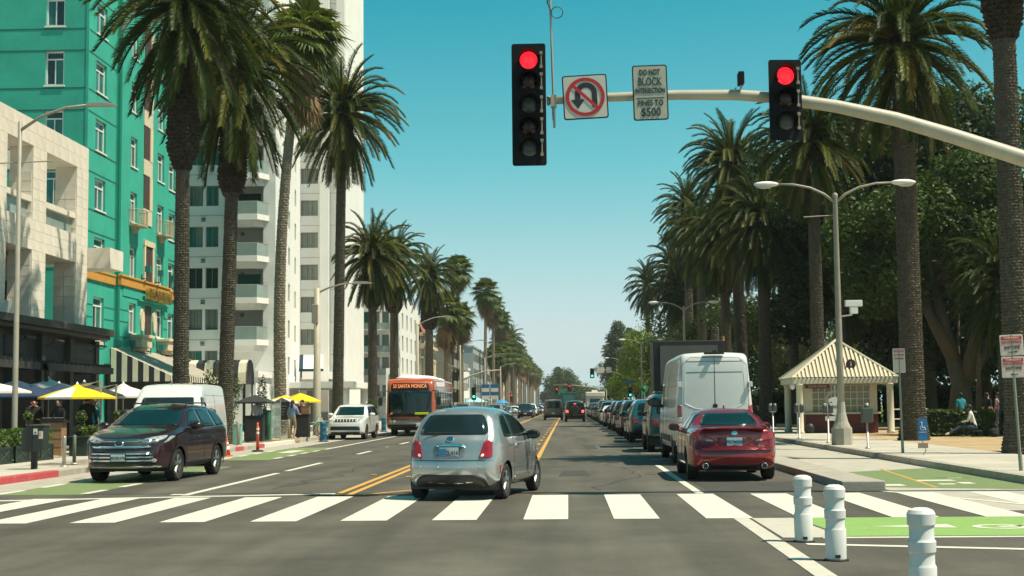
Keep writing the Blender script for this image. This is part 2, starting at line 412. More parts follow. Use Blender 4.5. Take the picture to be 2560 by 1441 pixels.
tag(MB().prism([(19, 62), (240, 62), (240, 400), (19, 400)], 'z', 0.05, 0.15).build('lawn_far', M_lawn), kind='structure')

# left: pavement with a parking bay, kerb stones, gutter
def kx(y):   # kerb line on the left side
    if y < 35.5: return -11.75
    if y < 37.5: return -11.75 - (y-35.5)*0.9
    if y < 44.5: return -13.55
    if y < 46.5: return -13.55 + (y-44.5)*0.9
    return -11.75
ys = [24, 30, 35.5, 37.5, 44.5, 46.5, 60, 900]
pav_l = tag(MB().prism([(kx(y)-.2, y) for y in ys] + [(-60, 900), (-60, 24)], 'z', -0.2, 0.138).build('pavement_left', M_joint), kind='structure')
slab_field(pav_l, -18.0, -11.96, 25, 79, 4, 36, 0.152, M_conc, lambda cx, cy, w, d: 34.8 < cy < 47.2 and cx > -14.6)
slab_field(pav_l, -15.0, -13.76, 35.5, 46.5, 1, 7, 0.151, M_conc)
tag(MB().box(-18.0, -11.97, 79, 700, 0.139, 0.155).build('pavement_left_far', M_conc), kind='structure')
tag(MB().box(-60, -18.0, 24, 700, 0.139, 0.153).build('forecourt_left', M_conc), kind='structure')
gut = tag(MB().prism([(-10.5, 20), (-10.5, 420), (-11.8, 420), (-11.8, 46.6), (-13.6, 44.5), (-13.6, 37.5), (-11.8, 35.4), (-11.8, 20)], 'z', -0.2, 0.0035).build('gutter_left', M_conc2), kind='structure')
kl = tag(MB().box(-11.93, -11.78, 24, 35.4, -0.1, 0.12).build('kerb_left', M_joint), kind='structure')
def kstone(ya, yb, m):
    xa, xb = kx(ya), kx(yb)
    MB().prism([(xa, ya+.006), (xb, yb-.006), (xb-.21, yb-.006), (xa-.21, ya+.006)], 'z', -0.1, 0.156).build('kerb_stone', m, kl, bevel=0.02)
seg = [24+i*1.45 for i in range(9)]
for i in range(8): kstone(seg[i], seg[i+1], M_redkerb if i < 6 else M_conc2)
for a, b in ((35.6, 36.5), (36.5, 37.5), (37.5, 39.8), (39.8, 42.1), (42.1, 44.5), (44.5, 45.5), (45.5, 46.5)): kstone(a, b, M_conc2)
y = 46.5
for i, L in enumerate([1.4, 1.2, 1.2, 1.3, 1.2, 1.2, 1.2, 2.4, 2.4, 2.4, 3, 3, 3, 3]):
    kstone(y, y+L, M_redkerb if i in (3, 6) else (M_whitekerb if i in (7, 8, 9) else M_conc2)); y += L
tag(MB().box(-11.96, -11.75, y, 700, -0.1, 0.156).build('kerb_left_far', M_conc2), kind='structure')
tag(MB().prism([(-12.0, 46.9), (-12.0, 49.6), (-14.0, 49.8), (-14.2, 47.2)], 'z', 0.1, 0.17).build('verge', M_lawn), kind='structure')
tag(MB().prism([(-13.0+1.3*cos(a)*(1+.1*sin(3*a)), 61.5+2.2*sin(a)) for a in [i*2*pi/16 for i in range(16)]], 'z', 0.1, 0.172).build('tree_pit', M_dirt), kind='structure')
# ================================================================== plants
def leafmat(name, col, rough=0.45, var=0.3, scale=1.2, rnd=0.25, tl=0.25):
    m = mat(name, col, max(rough, .48), var, scale, rnd=rnd, spec=0.22)
    t = m.node_tree; b = t.nodes['Principled BSDF']; out = t.nodes['Material Output']
    tr = t.nodes.new('ShaderNodeBsdfTranslucent'); mx = t.nodes.new('ShaderNodeMixShader'); mx.inputs['Fac'].default_value = tl
    src = b.inputs['Base Color'].links[0].from_socket
    vm = t.nodes.new('ShaderNodeVectorMath'); vm.operation = 'MULTIPLY'; vm.inputs[1].default_value = (1.5, 1.5, 0.6)
    t.links.new(src, vm.inputs[0]); t.links.new(vm.outputs['Vector'], tr.inputs['Color'])
    t.links.new(b.outputs['BSDF'], mx.inputs[1]); t.links.new(tr.outputs['BSDF'], mx.inputs[2]); t.links.new(mx.outputs['Shader'], out.inputs['Surface'])
    return m
M_frond = leafmat('frond_green', (0.044, 0.066, 0.012), 0.34)
M_frond_y = leafmat('frond_yellowing', (0.20, 0.15, 0.03))
M_frond_l = leafmat('frond_lit', (0.115, 0.125, 0.022), 0.4)  # lighter copy of the green, sunlit highlights put into the colour
M_frond_b = leafmat('frond_dead', (0.17, 0.105, 0.05), tl=0.1)
M_fan = leafmat('fan_leaf_green', (0.085, 0.115, 0.025))
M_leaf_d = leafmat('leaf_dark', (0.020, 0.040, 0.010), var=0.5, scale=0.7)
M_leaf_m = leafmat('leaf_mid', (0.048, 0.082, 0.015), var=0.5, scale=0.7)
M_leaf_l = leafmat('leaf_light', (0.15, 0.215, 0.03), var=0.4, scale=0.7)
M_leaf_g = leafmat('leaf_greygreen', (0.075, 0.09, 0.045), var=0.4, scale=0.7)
M_trunk = mat('palm_trunk', (0.088, 0.076, 0.056), 0.95, 0.4, 6, 0.5, 30)
M_boss = mat('palm_boss', (0.034, 0.026, 0.017), 0.95, 0.5, 9, 0.5, 30)
M_trunkf = mat('fan_palm_trunk', (0.20, 0.17, 0.125), 0.95, 0.35, 6, 0.5, 30)
M_bark = mat('bark', (0.095, 0.076, 0.054), 0.95, 0.35, 2.5, 0.8, 12, stretch=(1, 1, .3))
M_fruit = mat('date_stalk', (0.50, 0.22, 0.03), 0.7, 0.2)

def frond_mesh(el, seed, L=1.0, m=None, nl=62, droop=1.15):
    r = random.Random(seed); b = MB()
    n = 14; th = el; p = Vector((0.0, 0.0, 0.0)); path = [p.copy()]; tan = []
    for i in range(n):
        s = (i + 0.5) / n
        th -= droop * (0.35 + 1.3 * s) / n * max(0.25, cos(max(th, -1.45)))
        d = Vector((cos(th), 0, sin(th))); tan.append(d); p = p + d * (L / n); path.append(p.copy())
    rad = [0.020*(1-.85*i/n)+.003 for i in range(n+1)]
    b.tube([path[i] for i in range(0, n+1, 2)], [rad[i] for i in range(0, n+1, 2)], 4, caps=False)
    tw = r.uniform(-.25, .25)
    for side in (-1, 1):
        for j in range(nl):
            s = 0.10 + 0.9 * (j + r.uniform(0, .5)) / nl
            f = s * n; i = min(int(f), n - 1); fr = min(f - i, 1.0)
            q = path[i].lerp(path[i+1], fr); d = tan[i]
            upv = Vector((-d.z, 0, d.x)); lat = Vector((0, side, 0))
            ll = 0.150 * (0.40 + 0.60*sin(pi*min(1, (s*0.92+.06))**0.75)) * r.uniform(.85, 1.12)
            v = radians(34) + r.uniform(-.32, .32); fa = radians(58) - s*0.12 + r.uniform(-.10, .10)
            dirn = (d * sin(fa)*1.0 + (lat*cos(v) + upv*sin(v)) * cos(fa)).normalized()
            wd = d * 0.0062
            a = q - wd; c = q + wd; mid = q + dirn*ll*.55
            tip = q + dirn*ll + Vector((0, 0, -ll*.28))
            b.add([a, c, mid + wd*.95, tip, mid - wd*.95], [(0, 1, 2, 4), (2, 3, 4)])
    return b.mesh('frond', m or M_frond)
ELS = [78, 62, 46, 30, 14, -4, -24, -46, -66]
FR = {}
for e in ELS:
    FR[e] = [frond_mesh(radians(e), 100+e+k*17, droop=1.7 if e > 20 else 1.2) for k in range(2)]
FRL = {e: [frond_mesh(radians(e), 250+e, m=M_frond_l, droop=1.7 if e > 20 else 1.2)] for e in ELS}
FRY = {e: [frond_mesh(radians(e), 300+e, m=M_frond_y)] for e in ELS[4:]}
FRB = {e: [frond_mesh(radians(e), 400+e, m=M_frond_b, nl=30)] for e in ELS[7:]}
COUNT = {78: 7, 62: 10, 46: 14, 30: 18, 14: 20, -4: 20, -24: 19, -46: 17, -66: 12}
def fan_mesh(el, seed, m, R=1.0, nb=22, droop=0.5, pet=0.9):
    r = random.Random(seed); b = MB()
    d = Vector((cos(el), 0, sin(el))); tip = d * pet + Vector((0, 0, -.08))
    b.tube([(0,0,0), d*pet*.55 + Vector((0,0,.02)), tip], [.022, .016, .010], 4, caps=False)
    d2 = (d + Vector((0, 0, -droop*.6))).normalized(); lat = Vector((0, 1, 0)); nrm = d2.cross(lat)
    for j in range(nb):
        a = radians(-118 + 236*(j+.5)/nb) + r.uniform(-.03, .03)
        dr = d2*cos(a) + lat*sin(a)
        l = R * (0.78 + 0.22*cos(a)) * r.uniform(.9, 1.08)
        sd = (lat*cos(a) - d2*sin(a)) * (R*0.062)
        mid = tip + dr*l*.58 + nrm*(-0.05)
        end = tip + dr*l + Vector((0, 0, -l*r.uniform(.15, .5)))
        b.add([tip, mid + sd, end, mid - sd], [(0, 1, 2, 3)])
    return b.mesh('fan_leaf', m)
FEL = [75, 52, 30, 8, -18, -45]
FAN = {e: [fan_mesh(radians(e), 500+e+k, M_fan) for k in range(2)] for e in FEL}
FAND = [fan_mesh(radians(e), 600+e, M_frond_b, droop=.9) for e in (-60, -72, -80)]

def trunk_mb(h, r0, r1, zb, rb, hb, dz, n, seed, lean=(0, 0), bow=(0, 0), base=1.35):
    """ringed palm trunk: flare at the foot, boss of old leaf bases from zb up to zb+hb"""
    r = random.Random(seed); b = MB(); rings = []
    def cen(z):
        t = z / h; return lean[0]*t + bow[0]*4*t*(1-t), lean[1]*t + bow[1]*4*t*(1-t)
    def rad(z):
        t = z / max(zb, .1)
        R = r0 + (r1 - r0) * min(t, 1)
        if z < 1.6: R *= 1 + (base-1)*(1-z/1.6)**2
        if z > zb:
            u = (z - zb) / hb
            R = r1 + (rb - r1) * min(1, (u/.12)) ** .7 if u < .12 else rb*(1 - .18*(u-.12))
        return R
    z = 0; k = 0
    top = zb + hb
    while z < top:
        boss = z > zb - .01
        st = dz * (1.7 if boss else 1); amp = (0.12 if boss else 0.034) * (r1 / .33)
        R = rad(z); x, y = cen(z)
        ph = 0.5 * (k % 2)
        for q, (dzz, rr) in enumerate(((0, -amp*.4), (st*.75, amp*.8))):
            x, y = cen(z + dzz); ring = []
            for j in range(n):
                a = 2*pi*(j+ph)/n
                zz = z + dzz + (st*.35 if (j % 2) else 0) * (1 if q else .6) + r.uniform(-.2, .2)*st
                RR = R + rr + (amp*.35 if j % 2 == 0 else 0) + r.uniform(-.45, .45)*amp
                ring.append((x + RR*cos(a), y + RR*sin(a), zz))
            rings.append(ring)
        z += st; k += 1
    for g in rings: b.v.extend(g)
    for i in range(len(rings)-1):
        zc = rings[i][0][2]
        for j in range(n):
            b.f.append((i*n+j, i*n+(j+1)%n, (i+1)*n+(j+1)%n, (i+1)*n+j)); b.m.append(1 if zc > zb else 0)
    return b, cen(top)

CROWN_FAR = {}
def date_palm(label, X, Y, zc, L, hb=3.0, r1=.30, seed=0, near=True, lean=(0, 0), rb=None, fruit=False, z0=0.13, dens=1.0, group='date palms along the avenue'):
    r = random.Random(seed)
    t = thing('palm_tree', label, 'palm tree', (X, Y, z0), 0, group)
    h = zc - z0
    tb, c = trunk_mb(h, r1*1.12, r1*.92, h-hb, rb or r1*1.6, hb, 0.085 if near else .22, 34 if near else 14, seed, lean)
    tb.build('trunk', [M_trunk, M_boss], t)
    core = MB()
    core.sphere((c[0], c[1], h-.1), (r1*1.5, r1*1.5, .75), 12, 8)
    for i in range(26):     # cut leaf bases sticking out of the boss
        a = r.uniform(0, 2*pi); z = h - r.uniform(0.1, min(hb, 1.6)); R = (rb or r1*1.6)*.85
        core.cbox((c[0]+R*cos(a), c[1]+R*sin(a), z), (.30, .10, .05), a, ry=-0.9)
    cr = core.build('crown', M_boss, t)
    if fruit:
        fb = MB()
        for i in range(22):
            a = r.uniform(0, 2*pi); e = r.uniform(.7, 1.35); l = r.uniform(.7, 1.25); R = .25
            p0 = Vector((c[0]+R*cos(a), c[1]+R*sin(a), h+.1)); d = Vector((cos(a)*cos(e), sin(a)*cos(e), sin(e)))
            p1 = p0 + d*l; p2 = p1 + Vector((cos(a)*.25, sin(a)*.25, -.22))
            fb.tube([p0, p1], .025, 4)
            for q in range(7):
                fb.tube([p1, p1 + Vector((r.uniform(-.22,.22)+cos(a)*.15, r.uniform(-.22,.22)+sin(a)*.15, r.uniform(-.1,.3)))], .014, 3)
        fb.build('fruit_stalk', M_fruit, cr)
    kinds = []
    for e in ELS:
        k = int(round(COUNT[e] * dens))
        for i in range(k):
            me = r.choice(FR[e])
            q = r.random()
            if .2 < q < .42: me = FRL[e][0]
            if e in FRY and q < .06: me = FRY[e][0]
            if e in FRB and q < .12: me = FRB[e][0]
            kinds.append((me, 2*pi*(i + r.uniform(-.35, .35))/k + e*.3, L*r.uniform(.86, 1.08)*(1.0 if e > -30 else .98), e))
    if near:
        for me, a, s, e in kinds:
            zz = h + 0.28*sin(radians(max(e, -70))) - (0.2 if e < 0 else 0) - (.5 if e < -30 else 0)*min(1, hb/2) + r.uniform(-.1, .1)
            inst('frond', me, cr, (c[0]+.18*cos(a), c[1]+.18*sin(a), zz), (r.uniform(-.15, .15), 0, a), (s, s*1.05, s))
    else:
        key = seed % 3
        if key not in CROWN_FAR:
            bm = MB()
            for me, a, s, e in kinds[::1]:
                M = Matrix.Translation((0, 0, .25*sin(radians(e)))) @ Matrix.Rotation(a, 4, 'Z') @ Matrix.Scale(s/L, 4)
                o = MB(); o.v = [tuple(v.co) for v in me.vertices]; o.f = [tuple(p.vertices) for p in me.polygons]
                o.m = [0]*len(o.f); bm.join(o, M)
            CROWN_FAR[key] = bm.mesh('fronds', M_frond)
        f = inst('fronds', CROWN_FAR[key], cr, (c[0], c[1], h), (0, 0, r.uniform(0, 6)), (L, L, L)); f['kind'] = 'stuff'
    return t
FAN_FAR = []
def fan_palm(label, X, Y, zc, L=1.5, r1=.2, seed=0, near=True, bow=(0, 0), skirt=2.0, lean=(0, 0), group='fan palms along the avenue', z0=.13):
    r = random.Random(seed); t = thing('fan_palm', label, 'palm tree', (X, Y, z0), 0, group); h = zc - z0
    tb, c = trunk_mb(h, r1*1.25, r1*.9, h-skirt, r1*1.25, skirt, .13 if near else .3, 18 if near else 10, seed, lean, bow, base=1.5)
    tb.build('trunk', [M_trunkf, M_trunkf], t)
    core = MB().lathe([(r1*.9, -skirt), (r1*1.6, -skirt*.5), (r1*1.5, 0), (.05, .35)], 10, (c[0], c[1], h))
    cr = core.build('crown', M_boss, t)
    L0 = L / 1.75
    def items():
        for e, k in zip(FEL, (5, 8, 10, 10, 10, 8)):
            for i in range(k): yield r.choice(FAN[e]), 2*pi*(i+r.uniform(-.3, .3))/k + e, 0.0
        for i in range(int(9*skirt)): yield r.choice(FAND), r.uniform(0, 6.3), -r.uniform(0.1, skirt*.8)
    if near:
        for me, a, dz in items():
            s = L0*r.uniform(.85, 1.12)
            inst('fan_leaf', me, cr, (c[0], c[1], h+dz+r.uniform(-.15, .15)), (r.uniform(-.2, .2), 0, a), (s, s, s))
    else:
        if len(FAN_FAR) < 3:
            bm = MB()
            for me, a, dz in items():
                o = MB(); o.v = [tuple(v.co) for v in me.vertices]; o.f = [tuple(p.vertices) for p in me.polygons]
                o.m = [1 if dz < 0 else 0]*len(o.f); s = r.uniform(.85, 1.12)
                bm.join(o, Matrix.Translation((0, 0, dz + r.uniform(-.12, .12))) @ Matrix.Rotation(a, 4, 'Z') @ Matrix.Scale(s, 4))
            FAN_FAR.append(bm.mesh('fan_leaves', [M_fan, M_frond_b]))
        f = inst('fan_leaves', FAN_FAR[seed % len(FAN_FAR)], cr, (c[0], c[1], h), (0, 0, r.uniform(0, 6)), (L0, L0, L0)); f['kind'] = 'stuff'
    return t

def leaf_cloud(blobs, n, size, seed, mi=0, shell=.55):
    r = random.Random(seed); b = MB()
    tot = sum(max(q[3]*q[4], .1)**1.0 * q[5] for q in blobs)
    for cx, cy, cz, rx, ry, rz in blobs:
        k = int(n * (rx*ry*rz) / tot)
        for _ in range(k):
            d = Vector((r.gauss(0, 1), r.gauss(0, 1), r.gauss(0, 1))).normalized()
            rr = (shell + (1-shell)*r.random()) * (1 + .22*sin(5*d.x+cx)*sin(4*d.y+cy))
            p = Vector((cx + d.x*rx*rr, cy + d.y*ry*rr, cz + d.z*rz*rr))
            s = size * r.uniform(.6, 1.35)
            u = Vector((r.gauss(0, 1), r.gauss(0, 1), r.gauss(0, .6))).normalized()
            nn = (d*0.8 + Vector((r.gauss(0, .6), r.gauss(0, .6), r.gauss(.3, .6)))).normalized()
            u = (u - nn*u.dot(nn)).normalized(); w_ = nn.cross(u)
            b.add([p - u*s*.5, p + w_*s*.26, p + u*s*.5, p - w_*s*.26], [(0, 1, 2, 3)], mi)
    return b
def tree(label, X, Y, h, blobs, n, size, m, seed, trunk=.4, limbs=None, name='tree', group=None, z0=.13, bark=None):
    t = thing(name, label, 'tree', (X, Y, z0), 0, group)
    b = MB(); r = random.Random(seed)
    limbs = limbs or [[(0,0,0), (.2,.1,h*.25), (.1,.2,h*.5)]]
    for i, p in enumerate(limbs):
        k = len(p); base = trunk * (1 if i == 0 else .62)
        b.tube(p, [base*(1.25 if q == 0 and i == 0 else 1)*(1-.7*q/(k-1)) for q in range(k)], 9)
    for bl in blobs[:16]:       # limbs run into the foliage masses
        e = limbs[0][-1]; b.tube([e, ((e[0]+bl[0])/2 + r.uniform(-.4,.4), (e[1]+bl[1])/2, (e[2]+bl[2])/2 - .2), (bl[0], bl[1], bl[2])], [trunk*.3, trunk*.2, trunk*.06], 6)
    b.build('trunk', bark or M_bark, t, smooth=True)
    cr = leaf_cloud(blobs, n, size, seed).build('crown', m, t); cr['kind'] = 'stuff'
    return t
def blobs_in(r, n, x, y, z0, z1, s0, s1):
    return [(r.uniform(-x, x), r.uniform(-y, y), r.uniform(z0, z1), *(lambda s: (s, s, s*r.uniform(.6, .85)))(r.uniform(s0, s1))) for _ in range(n)]
def hedge(label, X0, X1, Y0, Y1, h, n, m, seed, size=.09, z0=.13, cat='hedge', name='hedge', group=None):
    r = random.Random(seed); b = MB(); cx, cy = (X0+X1)/2, (Y0+Y1)/2
    for _ in range(n):
        p = [r.uniform(X0-cx, X1-cx), r.uniform(Y0-cy, Y1-cy), r.uniform(0.0, h)]
        q = r.choice((0, 1, 2, 2)); 
        if q == 2: p[2] = h*r.uniform(.86, 1.05)
        else: p[q] = ((X0-cx, X1-cx), (Y0-cy, Y1-cy))[q][r.random() < .5] + r.uniform(-.06, .06)
        u = Vector((r.gauss(0,1), r.gauss(0,1), r.gauss(0,1))).normalized(); v = u.orthogonal().normalized(); s = size*r.uniform(.7, 1.4)
        p = Vector(p); b.add([p-u*s, p+v*s*.6, p+u*s, p-v*s*.6], [(0,1,2,3)])
    t = thing(name, label, cat, (cx, cy, z0), 0, group)
    MB().box(X0-cx+.06, X1-cx-.06, Y0-cy+.06, Y1-cy-.06, 0, h*.93).build('twigs', M_leaf_d, t)
    c = b.build('foliage', m, t); c['kind'] = 'stuff'
    return t
# ------------------------------------------------------------------ left-hand row
date_palm('huge date palm with long dark boss before the turquoise hotel, nearest on the left', -13.3, 48.7, 16.0, 3.5, hb=6.2, r1=.24, rb=.50, seed=1)
date_palm('date palm second from the left, trunk in front of white tower windows, broad dark crown', -13.3, 55.0, 15.0, 3.7, hb=5.2, r1=.255, rb=.50, seed=2, lean=(.35, 0), fruit=True)
date_palm('tall slim-trunked date palm against the right edge of the white tower', -13.3, 82.3, 18.9, 3.9, hb=3.6, r1=.275, rb=.62, seed=3, lean=(.3, 0), fruit=True)
date_palm('round date palm with orange stalks, left one of the pair above the orange bus', -13.3, 97.4, 12.1, 3.1, hb=3.9, r1=.29, rb=.56, seed=4, fruit=True)
date_palm('date palm overlapped by the round one, right one of the pair above the bus', -13.3, 109.7, 13.0, 3.2, hb=4.3, r1=.31, rb=.62, seed=5, fruit=True)
date_palm('date palm with ivy on its boss before the grey tiled building', -13.3, 138.0, 14.2, 3.1, hb=5.3, r1=.38, rb=.75, seed=6)
fan_palm('fan palm with thin curved rough trunk rising beside the yellow umbrella to the tower', -14.1, 70.3, 20.3, 2.3, r1=.24, seed=11, bow=(-.55, .0), lean=(1.0, 0), skirt=2.6)
fan_palm('tallest thin fan palm right of the ivy-clad date palm', -15.0, 198, 20.6, 2.6, r1=.22, seed=12, near=True, skirt=1.2)
fan_palm('short thick fan palm with big brown skirt beside the grey tiled building', -13.5, 162, 12.6, 2.4, r1=.42, seed=13, skirt=3.2)
fan_palm('pale yellowish fan palm right of the brown-skirted one', -14.0, 190, 13.6, 2.3, r1=.25, seed=14, skirt=2.4)
fan_palm('first tall fan palm of the far left row, with a thin leaning dark trunk', -13.5, 235, 20.4, 2.7, r1=.24, seed=15, lean=(.3, 0), skirt=2.0)
fan_palm('second tall fan palm of the far left row', -13.4, 262, 20.0, 2.6, r1=.24, seed=16, skirt=2.5)
fan_palm('third tall fan palm of the far left row', -13.2, 287, 18.9, 2.8, r1=.26, seed=17, skirt=2.5)
date_palm('dark date palm ending the dense part of the far left row', -12.6, 330, 16.4, 3.6, r1=.4, seed=18, near=False)
rr = random.Random(40)
for i in range(9):      # between and behind the third and the last one
    fan_palm('fan palm in the dense middle of the far left row', -13.4 + rr.uniform(-.8, .5), 270 + i*9 + rr.uniform(-3, 3), rr.uniform(11, 17.5), rr.uniform(2.3, 2.9), r1=.25, seed=41+i, near=False, skirt=2, group='fan palms in the middle of the far left row')
for i in range(20):
    fan_palm('small distant fan palm lining the left kerb towards the vanishing point', -13.2 + rr.uniform(-.5, .5), 350 + i*17 + rr.uniform(-4, 4), rr.uniform(13.8, 16.2), rr.uniform(2.6, 3.2), r1=.28, seed=60+i, near=False, skirt=2, group='distant fan palms on the left kerb')
# ------------------------------------------------------------------ right-hand row
date_palm('palm trunk cut by the right edge of the picture, nearest on the park side', 11.95, 38.3, 18.2, 3.4, hb=7.0, r1=.30, rb=.48, seed=21)
date_palm('big date palm right of the signals with full spreading crown, behind the mast arm', 12.6, 52.5, 14.9, 3.75, hb=1.6, r1=.37, rb=.55, seed=22)
date_palm('date palm whose crown hangs behind the right traffic signal, above the street lamp', 11.95, 68.1, 14.2, 3.3, hb=1.9, r1=.28, rb=.52, seed=23)
date_palm('green date palm with drooping crown above the white cargo van', 12.2, 87.8, 12.7, 3.7, hb=3.4, r1=.36, rb=.6, dens=1.3, seed=24)
date_palm('tall date palm with orange stalks and upright top fronds behind the double lamp', 12.2, 98.5, 18.2, 3.8, hb=3, r1=.37, dens=1.3, seed=25, lean=(-.5, 0), fruit=True)
date_palm('date palm with wide boss seen between the two dark trunks above the van', 12.2, 109, 14.4, 3.7, hb=4.6, r1=.36, rb=.72, dens=1.3, seed=26)
date_palm('date palm left of the orange-stalked one, yellow-green crown', 12.2, 128, 16.6, 3.9, hb=2.5, r1=.37, dens=1.3, seed=27)
date_palm('high date palm on the left shoulder of the park row', 12.2, 141, 20.3, 3.8, r1=.38, dens=1.3, seed=28, near=False)
date_palm('lower date palm hanging over the far double street lamp', 12.2, 152, 13.4, 3.6, r1=.38, dens=1.3, seed=29, near=False)
date_palm('date palm on the falling edge of the park row, second from its end', 12.2, 164, 17.0, 3.7, r1=.38, dens=1.3, seed=30, near=False)
date_palm('last leftmost date palm of the park row, small crown against the sky', 12.2, 212, 18.8, 3.9, r1=.38, dens=1.3, seed=31, near=False)
date_palm('small feathery palm behind the dark trunk left of the kiosk', 16.5, 84, 8.6, 2.9, r1=.28, seed=32, near=False)
date_palm('low young palm below the big trees, right of the kiosk', 18.2, 60, 6.3, 2.6, r1=.22, hb=1.2, seed=33, near=False)
date_palm('dark palm hanging beside the tall lamp post in the park', 14.6, 92, 11.6, 3.3, r1=.3, seed=34, near=False)
for i, (x, y, zc) in enumerate(((14.2, 136, 15.4), (15.4, 150, 17.6), (14.8, 168, 14.2), (15.3, 186, 16.5))):
    date_palm(('inner park palm above the billboard truck', 'inner park palm near the top of the park row', 'inner park palm over the far double lamp', 'inner park palm next to the last leftmost one')[i], x, y, zc, 3.7, r1=.36, seed=130+i, near=False, dens=1.1)
for i, (x, y, zc) in enumerate(((17.5, 420, 20), (21, 470, 24), (19, 390, 19), (16.5, 440, 17), (15.5, 520, 21))):
    fan_palm('far fan palm rising beyond the bright green trees on the right', x, y, zc, 3.2, r1=.28, seed=90+i, near=False, skirt=2, group='far fan palms on the right')
fan_palm('lone thin fan palm on the horizon over the street end', -5.5, 900, 22, 4.2, r1=.4, seed=97, near=False, skirt=1)
# ------------------------------------------------------------------ park trees
r_ = random.Random(5)
fig = [[(0,0,0), (.1,0,2.2), (-.4,.2,4.4), (-1.0,.3,7.6)], [(0,0,1.8), (1.6,.3,4.2), (3.4,.6,7.0), (5.6,.6,9.4)], [(-.2,0,3.5), (-1.4,.2,6.0), (-2.0,.4,9.2)], [(.3,0,2.5), (.9,-.6,5.2), (1.0,-1.0,9.0)]]
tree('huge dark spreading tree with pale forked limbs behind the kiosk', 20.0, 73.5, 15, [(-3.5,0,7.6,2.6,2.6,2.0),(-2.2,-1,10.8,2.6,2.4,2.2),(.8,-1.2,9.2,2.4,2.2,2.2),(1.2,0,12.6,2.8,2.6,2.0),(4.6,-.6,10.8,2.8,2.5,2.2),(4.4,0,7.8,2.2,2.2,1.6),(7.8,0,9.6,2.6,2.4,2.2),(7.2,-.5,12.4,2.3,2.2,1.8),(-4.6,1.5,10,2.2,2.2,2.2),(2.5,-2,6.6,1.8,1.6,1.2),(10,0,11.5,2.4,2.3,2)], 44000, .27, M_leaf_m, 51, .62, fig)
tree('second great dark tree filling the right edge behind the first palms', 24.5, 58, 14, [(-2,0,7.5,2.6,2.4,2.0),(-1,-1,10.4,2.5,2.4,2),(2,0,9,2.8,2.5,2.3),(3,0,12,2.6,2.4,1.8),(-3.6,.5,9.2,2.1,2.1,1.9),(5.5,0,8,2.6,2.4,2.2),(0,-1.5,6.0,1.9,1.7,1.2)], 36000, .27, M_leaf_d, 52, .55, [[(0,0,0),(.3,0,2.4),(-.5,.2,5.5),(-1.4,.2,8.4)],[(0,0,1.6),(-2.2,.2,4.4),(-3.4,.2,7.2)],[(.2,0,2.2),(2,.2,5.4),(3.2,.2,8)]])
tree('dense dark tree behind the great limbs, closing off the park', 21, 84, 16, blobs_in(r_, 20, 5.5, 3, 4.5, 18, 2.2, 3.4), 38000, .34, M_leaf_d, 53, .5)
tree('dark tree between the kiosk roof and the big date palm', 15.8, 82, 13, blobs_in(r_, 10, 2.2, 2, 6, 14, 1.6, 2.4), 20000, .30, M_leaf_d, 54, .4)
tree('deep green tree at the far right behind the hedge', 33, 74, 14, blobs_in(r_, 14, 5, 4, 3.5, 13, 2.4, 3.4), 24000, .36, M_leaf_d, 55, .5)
tree('grey-green feathery tree behind the trunk above the kiosk roof', 19.5, 118, 12, blobs_in(r_, 9, 2.2, 2, 5, 13, 1.4, 2.2), 8000, .3, M_leaf_g, 56, .3)
tree('flat bright yellow-green tree just left of the kiosk roof', 22, 130, 8, blobs_in(r_, 12, 4.5, 2, 5.2, 8.2, 1.2, 1.9), 9000, .28, M_leaf_l, 57, .3)
tree('olive green tree behind the palm trunks above the cargo van', 17, 122, 10, blobs_in(r_, 12, 3.6, 2.5, 3.5, 11, 1.7, 2.6), 12000, .3, M_leaf_m, 58, .35)
tree('broad mid green tree above the dark billboard truck', 15.6, 140, 11, blobs_in(r_, 13, 4.2, 3, 3.2, 10.5, 1.9, 2.8), 13000, .32, M_leaf_m, 59, .4)
tree('dark rounded tree behind the far double street lamp', 15.2, 175, 13, blobs_in(r_, 14, 4.0, 3.5, 4, 13, 2.2, 3.2), 12000, .36, M_leaf_m, 60, .45)
tree('bright lime green street tree near the green signal', 12.2, 205, 12, blobs_in(r_, 14, 4.2, 4, 4.5, 12, 2.1, 3.0), 12000, .38, M_leaf_l, 61, .4, group='lime trees near the far junction')
tree('low lime green tree reaching over the far parked cars', 11.0, 222, 8.5, blobs_in(r_, 10, 3.4, 4, 3.2, 8, 1.9, 2.6), 9000, .38, M_leaf_l, 62, .35, group='lime trees near the far junction')
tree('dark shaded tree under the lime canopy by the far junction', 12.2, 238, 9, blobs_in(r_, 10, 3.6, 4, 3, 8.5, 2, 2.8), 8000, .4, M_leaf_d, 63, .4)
tree('tall slim grey-green tree standing alone left of the lime trees', 11.2, 330, 21, [(0,0,6,2.2,2.2,2),(-.4,0,9.5,2.4,2.4,2.2),(.4,0,13,2.6,2.6,2.3),(.2,0,16.5,2.2,2.2,2.2),(.9,0,19,1.7,1.7,1.8)], 9000, .5, M_leaf_g, 64, .4)
tree('grey-green tree mass far down the right side', 14, 400, 12, blobs_in(r_, 10, 3.5, 20, 3, 12, 2.5, 3.8), 7000, .6, M_leaf_g, 65, .4)
tree('round-headed dark tree in the street axis on the horizon', -3.0, 560, 17, [(0,0,8,5,5,5),(2,0,12,4.5,4.5,4),(-3,0,10,3.6,3.6,3.4),(5,0,9.5,4,4,3.6)], 7000, .8, M_leaf_m, 66, .6)
tree('long low tree line right of the round-headed tree on the horizon', 6.5, 640, 13, [(0,0,6,6,6,5),(6,0,5.5,5,5,4),(-4,0,8,5,5,4.4)], 6000, .9, M_leaf_m, 67, .6)
tree('dim tree closing the street end left of the horizon', -9, 700, 10, [(0,0,5,5,5,4),(5,0,5,4,4,3.5)], 4000, .9, M_leaf_d, 68, .6)
